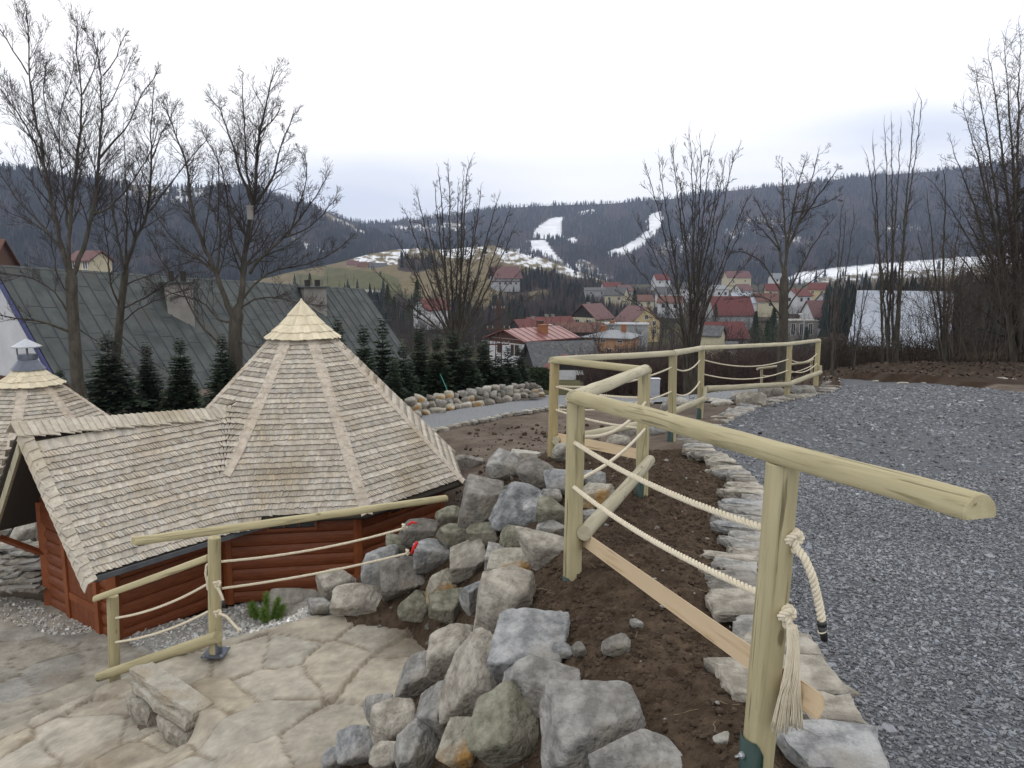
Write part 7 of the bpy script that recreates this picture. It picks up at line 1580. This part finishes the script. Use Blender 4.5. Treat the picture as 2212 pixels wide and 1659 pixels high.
house("old barn with a mossy grey roof, white and black walls, behind the corner post", (1162, 828, 84), 17, 7.4, 6.0, 1.5, 2.7, "plaster_white", "roof_grey", over=.45, gable="black_board", lower=("black_board", .1, 1.0), name="barn", cat="barn")
house("small red-roofed porch wing of white walls in front of the barn", (1184, 836, 76), -90, 4.0, 3.9, 1.7, 1.1, "plaster_white", "roof_red", over=.3, anchor=(1, -1), gable="black_board", wins=[('e', 1.2, .65, .6, .95)], name="shed", cat="shed")
house("orange two-storey house with a grey hipped metal roof", (1356, 796, 140), -24, 8.4, 7.6, 5.6, 1.15, "plaster_orange", "roof_slate", over=.7, anchor=(1, -1), hip=True, wins=[('s', -2.2, 4.9, .9, .3), ('s', -.6, 4.9, .9, .3), ('s', 2.6, 4.9, .9, .3), ('s', .6, 2.9, .9, 1.1), ('s', 2.6, 2.7, .8, 1.6), ('e', -1.8, 2.7, .8, 1.5), ('e', 1.2, 2.7, .8, 1.5), ('s', 2.6, .4, .8, 1.2), ('s', .6, .4, .8, 1.2), ('e', -1.8, 4.9, .7, .3)], chim=[(-1.5, -.6, .9, .9, "brick"), (2.0, .8, .8, 1.1, "brick")])
house("pale yellow house with a dark gable and plum-brown roof, behind the orange one", (1286, 722, 190), 52, 8.0, 7.4, 4.0, 3.2, "plaster_cream", "roof_brown", over=.6, gable="black_board", wins=[('w', -1.6, 3.0, 1.0, .9), ('w', 1.6, 3.0, 1.0, .9)], chim=(0, 1.0, .7, 1.2, "concrete"))
house("yellow four-storey gabled house with many windows, right of the plum-brown roof", (1395, 735, 200), -68, 9, 8.2, 5.0, 3.6, "plaster_yellow", "roof_brown", over=.5, anchor=(1, 0), wins=[('e', a, z, .85, 1.1) for a, z in ((-2.5, 4.4), (2.4, 4.4), (-2.6, 2.4), (0.1, 3.4), (2.5, 2.2), (.1, 1.0), (0, 6.0), (-2.6, .2))])
house("low grey flat-roofed block between the orange and yellow houses", (1297, 728, 165), -10, 10, 6, 2.6, 0, "plaster_grey", "plaster_grey", over=.1, wins=[('s', -2.6, 1.5, .8, .9)], chim=(-2.6, -1.5, 1.0, .7, "brick"))
house("house with bright red roof and black gable behind the white one, left wing", (1132, 733, 150), 28, 8, 7, 1.6, 2.0, "black_board", "roof_red", over=.5, chim=(0, 0, .5, .5, "concrete"))
house("house with bright red roof and two chimneys, middle of the three red roofs", (1158, 735, 158), 25, 10, 8, 2.0, 2.4, "black_board", "roof_red", over=.5, chim=[(-.5, 0, .6, .5, "concrete"), (1.0, 0, .5, .5, "concrete")])
house("long low house with rust-brown roof, right of the red roofs", (1200, 731, 152), -10, 9, 6, 1.4, 1.5, "black_board", "roof_rust", over=.4, chim=(2, 0, .5, .5, "concrete"))
house("white house with a red hipped gable roof, seen through the multi-stemmed tree", (922, 690, 220), 40, 8, 7, 2.8, 2.8, "plaster_white", "roof_red", over=.5, wins=[('w', 0, 1.8, 1.0, 1.3)])
house("large brown-roofed chalet with white balconies on the meadow hill", (1072, 618, 400), 20, 13, 10, 5.0, 5.0, "plaster_grey", "roof_brown", over=1.2, gable="brown_board", lower=("brown_board", .40, .52), wins=[('s', a, z, 1.3, 1.5) for a in (-4.5, -1.5, 1.5, 4.5) for z in (1.4, 4.2)], name="chalet", cat="chalet")
house("white farmhouse on the meadow left of the multi-stemmed tree", (800, 588, 560), 15, 12, 8, 3.6, 3.0, "plaster_white", "roof_grey", over=.6, wins=[('s', a, 2, 1.4, 1.2) for a in (-3.5, 0, 3.5)])
house("brown-roofed farmhouse left of the white one on the meadow", (772, 585, 590), -20, 10, 8, 3, 3.5, "plaster_cream", "roof_rust", over=.5)
house("small farmhouse with an orange roof on the meadow's left end", (750, 580, 620), 10, 9, 7, 3, 3.2, "plaster_cream", "roof_brown", over=.5)
# right part of the town
house("big barn with a long red roof behind the multi-stemmed tree", (1545, 694, 250), 8, 13, 9, 2.4, 5.4, "plaster_grey", "roof_red", over=.6, name="barn", cat="barn")
house("hall with a pale sheet roof above the long red roof", (1588, 664, 300), 4, 11, 8, 2, 3.4, "plaster_white", "roof_light", over=.6, name="hall", cat="hall")
house("cream house with an orange tiled roof right of the pale sheet roof", (1637, 668, 300), 10, 10, 8, 3.2, 2.8, "plaster_cream", "roof_rust", over=.5, wins=[('s', 0, 1.8, 1.2, 1.2)])
house("white house with bright red hipped roof right of the mossy trunk", (1722, 662, 300), 30, 8.5, 7.5, 4.2, 2.4, "plaster_white", "roof_red", over=.5, wins=[('s', -2, 2.6, 1, 1.2), ('s', 2, 2.6, 1, 1.2), ('w', 0, 2.6, 1, 1.2)])
house("white house under a steep brown roof left of the slim stems", (1757, 706, 230), 14, 6.2, 7, 3.2, 4.4, "plaster_white", "roof_brown", over=.5, wins=[('s', -1.4, 1.8, .9, 1.2), ('s', 1.4, 1.8, .9, 1.2)])
house("low house with a dark red tiled roof right behind the fence corner", (1528, 752, 150), 6, 8.2, 7, 2.0, 2.8, "concrete", "roof_red", over=.4)
house("white cottage at the foot of the multi-stemmed tree behind the fence", (1526, 775, 120), -10, 4.6, 4, 1.6, .9, "plaster_white", "roof_grey", over=.3, wins=[('s', -1, 1.0, .6, .7), ('s', .9, .7, .7, .6)], name="cottage", cat="cottage")
house("beige cottage partly behind the fence corner post", (1495, 760, 115), -28, 4, 3.4, 2.6, 1.2, "plaster_cream", "roof_grey", over=.3, name="cottage", cat="cottage")
house("bare concrete building shell between the two right-hand trees", (1700, 728, 170), 6, 7.0, 6, 3.4, 0, "concrete", "concrete", wins=[('s', a, 1.7, .9, 2.4) for a in (-2.2, -.2, 1.8)])
for i, (x, y, Y, yaw, L, W, Hh, rs, wl, rf, lb) in enumerate([
    (1546, 646, 360, 20, 7, 7, 4.6, 1.6, "plaster_white", "roof_slate", "white cube-like house beyond the long red roof"), (1571, 617, 520, 10, 17, 9, 5.5, 4, "plaster_cream", "roof_brown", "large pale house at the foot of the ski forest"),
    (1415, 651, 380, -15, 11, 8, 4.0, 3, "plaster_white", "roof_grey", "white house left of the multi-stemmed tree's middle"), (1418, 617, 520, 15, 10, 8, 4, 3.6, "plaster_white", "roof_red", "small white house with red roof highest left in the town"),
    (1305, 634, 440, 8, 10, 8, 3.2, 3.0, "plaster_white", "roof_red", "white house with red roof above the plum-brown roofed one"), (1306, 655, 360, -25, 9, 8, 4.0, 3.4, "plaster_cream", "roof_grey", "olive-cream house with grey gable left of the big yellow one"),
    (1265, 640, 430, 6, 12, 8, 3.2, 1.5, "plaster_grey", "roof_grey", "long grey house at the left end of the far town"), (1342, 645, 410, 30, 8, 7, 4, 3, "plaster_grey", "roof_brown", "grey house with steep brown roof in the far town"),
    (1370, 662, 330, 12, 9, 8, 2.5, 2.2, "plaster_cream", "roof_rust", "low house with rusty roof behind the big yellow house"), (1420, 670, 300, -20, 9, 8, 3, 2.4, "plaster_white", "roof_rust", "house with rusty roof right of the big yellow house's ridge"),
    (1470, 640, 400, 20, 8, 7, 4, 3, "plaster_white", "roof_grey", "white house seen between the rods of the multi-stemmed tree"), (1655, 640, 380, -10, 8, 7, 3, 3, "plaster_cream", "roof_red", "cream house with red roof just left of the mossy trunk"),
    (1672, 612, 500, 14, 9, 7, 3.2, 3.2, "plaster_white", "roof_slate", "white house below the long snowfield's left end"), (1745, 640, 360, -30, 8, 7, 3.4, 2.6, "plaster_yellow", "roof_red", "ochre house with red roof right of the mossy trunk"), (1600, 640, 420, 25, 8, 7, 3.4, 3, "plaster_white", "roof_brown", "white house above the pale sheet roof"),
    (1785, 668, 300, 12, 8, 7, 3.4, 2.6, "plaster_white", "roof_grey", "white house behind the slim stems")]):
    house(lb, (x, y, Y), yaw, L, W, Hh, rs, wl, rf, over=.5, wins=[('s', -L * .25, Hh * .55, 1.1, 1.2), ('s', L * .25, Hh * .55, 1.1, 1.2)])
# light metal roof building at right (ridge facing us, steep slope, lower annexe)
house("large house with a steep pale blue-grey sheet roof behind the grey stem group", (1848, 776, 85), -30, 8.4, 6.4, 3.9, 3.5, "plaster_cream", "roof_light", over=.6)
house("lower wing with a pale sheet roof in front of the large pale-roofed house", (1840, 782, 79), -30, 7.4, 3.2, 2.1, 1.3, "plaster_yellow", "roof_light", over=.5, wins=[('s', -2.2, 1.0, .9, 1.0)], name="house_wing", cat="house")
# left background
house("cream house with brown roof peeping over the big grey roof, between the first two trees", (150, 590, 80), -15, 2.6, 3.0, 1.3, .9, "plaster_cream", "roof_brown", over=.3, wins=[('s', -.5, .9, .5, .6), ('s', .8, .8, .5, .7)])
house("house with a large brick-red tiled roof at the left edge", (-262, 600, 60), 10, 7.6, 6, 0.4, 2.6, "brown_board", "roof_rust", over=.3)
# ---- big house with the standing-seam roof
RL = DY(-15, 571, 30.0); RRt = DY(786, 624, 48.5); dn = np.array([.866 * 5.3, -.5 * 5.3, -6.05])
bh = thing("sheet_roof_house", "long house with a huge weathered grey sheet-metal roof and two chimneys", "house", RL + dn + [0, 0, -2]); BO = np.array(bh.location)
def b_(p): return np.array(p, float) - BO
B = MB(); B.plate([b_(RL + dn), b_(RRt + dn), b_(RRt), b_(RL)], .12); back = np.array([-.866 * 5.3, .5 * 5.3, -6.05]); B.plate([b_(RRt + back), b_(RL + back), b_(RL), b_(RRt)], .12); roofb = B.obj("roof", MAT["zinc_roof"], bh)
B = MB(); Lr = np.linalg.norm(RRt - RL); rd = (RRt - RL) / Lr; nn_ = np.cross(rd, dn); nn_ /= np.linalg.norm(nn_); nn_ = nn_ if nn_[2] > 0 else -nn_; g = np.random.default_rng(2); dl = np.linalg.norm(dn); dd = dn / dl
x = .3
while x < Lr:
    p0 = RL + rd * x; B.tube([b_(p0 + nn_ * .01), b_(p0 + dn + nn_ * .01)], .028, 4); z = g.uniform(.2, 1.4)
    while z < dl:
        q0 = p0 + dd * z + nn_ * .004; B.tube([b_(q0), b_(q0 + rd * .60)], .016, 3); z += 1.55
    x += .62
B.obj("roof_seams", MAT["seam"], roofb)
B = MB(); inner = .25
A0, A1, A2 = RL + rd * inner + dn * .97, RL + rd * inner, RL + rd * inner + back * .97
gd = A0 - A2; B.add([b_(A0), b_(A1), b_(A2), b_(A2 + [0, 0, -5]), b_(A0 + [0, 0, -5])], [(0, 1, 2, 3, 4)]); P2 = [b_(q + rd * .2) for q in (A0, A1, A2, A2 + np.array([0, 0, -5]), A0 + np.array([0, 0, -5]))]; B.add(P2, [(4, 3, 2, 1, 0)]); B.obj("gable_wall", MAT["plaster_white"], bh)
B = MB(); mm = (A0 + A2) / 2 - rd * .06; gu = gd / np.linalg.norm(gd)
def gp_(a, z, e=0): return b_(mm + gu * a + np.array([0, 0, z]) - rd * e)
gw = np.linalg.norm(gd) / 2
B.hexa([gp_(-gw, 1.2), gp_(gw, 1.2), gp_(gw, 1.2, .1), gp_(-gw, 1.2, .1), gp_(-gw, 1.5), gp_(gw, 1.5), gp_(gw, 1.5, .1), gp_(-gw, 1.5, .1)]); B.obj("balcony_beam", MAT["brown_board"], bh)
for a in (1.2, 2.4, 3.6):
    B = MB(); B.hexa([gp_(a - .4, -1.3), gp_(a + .4, -1.3), gp_(a + .4, -1.3, .07), gp_(a - .4, -1.3, .07), gp_(a - .4, .9), gp_(a + .4, .9), gp_(a + .4, .9, .07), gp_(a - .4, .9, .07)]); f = B.obj("window", MAT["frame_white"], bh)
    for sgn in (-1, 1): B = MB(); B.add([gp_(a + sgn * .19 - .14, -1.2, .08), gp_(a + sgn * .19 + .14, -1.2, .08), gp_(a + sgn * .19 + .14, .8, .08), gp_(a + sgn * .19 - .14, .8, .08)], [(3, 2, 1, 0)]); B.obj("pane", MAT["win"], f)
B = MB(); e = -rd * .05; B.plate([b_(RL + e + dn * 1.01), b_(RL + e + dn * 1.01 + [0, 0, -.25]), b_(RL + e + [0, 0, -.25]), b_(RL + e)], .08); B.obj("verge_board", MAT["pipe_blue"], bh)
# chimneys on the near slope
for (x0, yt, x1, yb, frac) in [(362, 572, 412, 690, .47), (652, 596, 698, 668, .80)]:
    s0 = Lr * frac; foot = RL + rd * s0; best = None
    for tt in np.linspace(0, 1, 60):
        for ss_ in np.linspace(0.02, .98, 160):
            q = RL + rd * Lr * ss_ + dn * tt; px, py = proj(q); dd_ = abs(px - (x0 + x1) / 2 - 6) + abs(py - yb)
            if best is None or dd_ < best[0]: best = (dd_, q)
    q = best[1]; sc = q[1] / 1661.0; wd = (x1 - x0) * sc * 1.05; ht = (yb - yt) * sc * .90; B = MB(); c = b_(q)
    yw = .52; R2 = np.array([[math.cos(yw), -math.sin(yw)], [math.sin(yw), math.cos(yw)]])
    def cb(x_0, x_1, y_0, y_1, z0, z1, mb):
        P = [(x_0, y_0), (x_1, y_0), (x_1, y_1), (x_0, y_1)]; P = [tuple(R2 @ np.array(p)) for p in P]; mb.hexa([(c[0] + p[0], c[1] + p[1], c[2] + z0) for p in P] + [(c[0] + p[0], c[1] + p[1], c[2] + z1) for p in P])
    cb(-wd * .5, wd * .5, -.1, wd * 1.6, -.6, ht * .70, B); ch = B.obj("chimney", MAT["concrete"], roofb)
    B = MB(); cb(-wd * .62, wd * .62, -.25, wd * 1.8, ht * .70, ht * .74, B); B.obj("chimney_slab", MAT["zinc_roof"], ch)
    for k in (-.25, .2):
        B = MB(); cb(wd * (k - .1), wd * (k + .1), .2, .2 + wd * .2, ht * .74, ht * .95, B); B.obj("chimney_pot", MAT["black_board"], ch)
B = MB(); q = None
# ---- lattice electricity pole
pl = thing("lattice_pole", "rusty lattice electricity pole in front of the white house", "pylon", DY(1077, 812, 60)); O3 = np.array(pl.location); Ht = DY(1077, 648, 60)[2] - O3[2]; B = MB(); w0, w1 = .55, .22
def lp_(k, f): w_ = w0 + (w1 - w0) * f; sx_, sy_ = ((-1, -1), (1, -1), (1, 1), (-1, 1))[k]; return (sx_ * w_ / 2, sy_ * w_ / 2, Ht * f)
for k in range(4): B.tube([lp_(k, 0), lp_(k, 1)], .035, 4)
B.obj("mast_legs", MAT["brown_board"], pl); B = MB()
nl = 11
for j in range(nl):
    for k in range(4): B.tube([lp_(k, j / nl), lp_((k + 1) % 4, (j + 1) / nl)], .018, 3)
B.obj("bracing", MAT["brown_board"], pl)
for z, w_ in ((.62, 1.8), (.42, 1.7), (.88, 1.0)):
    B = MB(); B.box(-w_ / 2, w_ / 2, -.05, .05, Ht * z - .05, Ht * z + .05); ca = B.obj("cross_arm", MAT["brown_board"], pl)
    for a in (-w_ / 2 + .05, -w_ / 4, w_ / 4, w_ / 2 - .05):
        B = MB(); B.tube([(a, 0, Ht * z + .05), (a, 0, Ht * z + .14), (a, 0, Ht * z + .26)], [.03, .06, .035], 6); B.obj("insulator", MAT["concrete"], ca)
# ---- street lamps
for (x, yb, yt, Y, lb) in [(1195, 722, 702, 140, "white curved street lamp between the red roofs"), (1735, 728, 680, 120, "pale street lamp left of the slim stems"), (1283, 722, 700, 170, "street lamp at the corner of the pale yellow house")]:
    p = DY(x, yb, Y); h = DY(x, yt, Y)[2] - p[2]; t = thing("street_lamp", lb, "street lamp", p); B = MB(); B.tube([(0, 0, -1), (0, 0, h * .85), (-.1, 0, h), (-.5, 0, h * 1.03)], .07, 6); B.obj("pole", MAT["tin_light"], t); B = MB(); B.tube([(-.4, 0, h * 1.02), (-.9, 0, h * 1.03)], [.16, .1], 6); B.obj("lamp_head", MAT["frame_white"], t)
# ---- pale utility cabinet on the lower path
p0 = DY(1407, 852, 26); p1 = DY(1426, 820, 26); t = thing("utility_cabinet", "pale grey utility cabinet behind the zigzag fence", "cabinet", (p0 + np.array([p1[0], p0[1], p0[2]])) / 2); w_ = (p1[0] - p0[0]) / 2; h = p1[2] - p0[2]
B = MB(); B.box(-w_, w_, 0, .25, -.1, h); B.obj("body", MAT["cabinet"], t); B = MB(); B.box(-w_ * .95, w_ * .95, -.012, 0, .03, h * .95); B.obj("door", MAT["tin_light"], t); B = MB(); B.box(-w_ - .02, w_ + .02, -.02, .27, h, h + .03); B.obj("lid", MAT["tin_light"], t)
# ---- mid-distance conifers that can be told apart
def conifer(label, x, yb, yt, Y, seed, hw=.22):
    p = DY(x, yb, Y); h = DY(x, yt, Y)[2] - p[2]; g = np.random.default_rng(seed); t = thing("conifer", label, "conifer", p, 0, "dark conifers among the houses"); V = []; C = []
    for i in range(1500):
        f = g.random() ** .8; r = h * hw * (1 - f) * g.uniform(.3, 1.1) + .03; a = g.uniform(0, 6.28); q = np.array([math.cos(a) * r, math.sin(a) * r, h * (.06 + .94 * f) - r * .25]); u = np.array([math.cos(a), math.sin(a), -.35]) * h * .045; v = np.array([-math.sin(a), math.cos(a), g.normal(0, .3)]) * h * .016
        V += [q - v, q + v, q + u]; c = g.uniform(.6, 1.5); C += [(c, c, c)] * 3
    mk("crown", np.array(V), [np.arange(len(V)).reshape(-1, 3)], MAT["needles"], t, False, np.array(C)); B = MB(); B.tube([(0, 0, -1), (0, 0, h * .97)], [h * .022, .01], 5); B.obj("trunk", MAT["bark"], t)
for i, (x, yb, yt, Y, lb) in enumerate([(838, 675, 614, 150, "slender conifer at the left edge of the meadow slope"), (852, 690, 640, 130, "short conifer below the slender one by the meadow"), (902, 680, 604, 170, "tall dark conifer left of the multi-stemmed tree"), (884, 690, 645, 160, "conifer left of the red-roofed white house"), (1370, 690, 625, 260, "dark conifer left of the yellow gabled house"), (1332, 712, 668, 210, "conifer behind the plum-brown roof"),
    (1268, 720, 640, 260, "tall dark conifer between the red roofs and the yellow house"), (1290, 712, 650, 280, "conifer right of the tall one before the yellow house"), (1244, 715, 668, 240, "small conifer right of the rust-brown roof"), (1385, 690, 655, 280, "conifer above the yellow gabled house"), (1630, 745, 672, 130, "bushy conifer beside the long red roof"), (1668, 755, 664, 115, "broad dark conifer just left of the mossy trunk"), (1655, 760, 690, 110, "smaller conifer left of the mossy trunk"),
    (1912, 648, 588, 140, "dark conifer behind the pale sheet roof's ridge"), (1740, 760, 705, 110, "conifer right of the mossy trunk near the concrete shell"), (670, 622, 590, 130, "conifer tip above the grey sheet roof, right half"), (1000, 700, 650, 200, "conifer deep behind the multi-stemmed tree"), (1100, 700, 655, 190, "conifer right behind the lattice pole's top"), (1545, 700, 655, 200, "conifer in front of the long red roof"), (1440, 700, 650, 230, "conifer right of the yellow gabled house")]):
    conifer(lb, x, yb, yt, Y, 200 + i)
# ------------------------------------------------------------------ valley air
B = MB(); B.box(-3600, 3600, -60, 3300, -160, 400)
m = bpy.data.materials.new("haze"); m.use_nodes = True; N = m.node_tree.nodes; Lk = m.node_tree.links; N.remove(N["Principled BSDF"]); pv = N.new("ShaderNodeVolumePrincipled")
pv.inputs["Color"].default_value = (0.60, 0.70, 0.95, 1); pv.inputs["Density"].default_value = 0.00015; pv.inputs["Anisotropy"].default_value = 0.0
Lk.new(pv.outputs[0], N["Material Output"].inputs["Volume"])
hz = B.obj("haze", m); hz["kind"] = "stuff"; hz["label"] = "thin bluish valley haze"
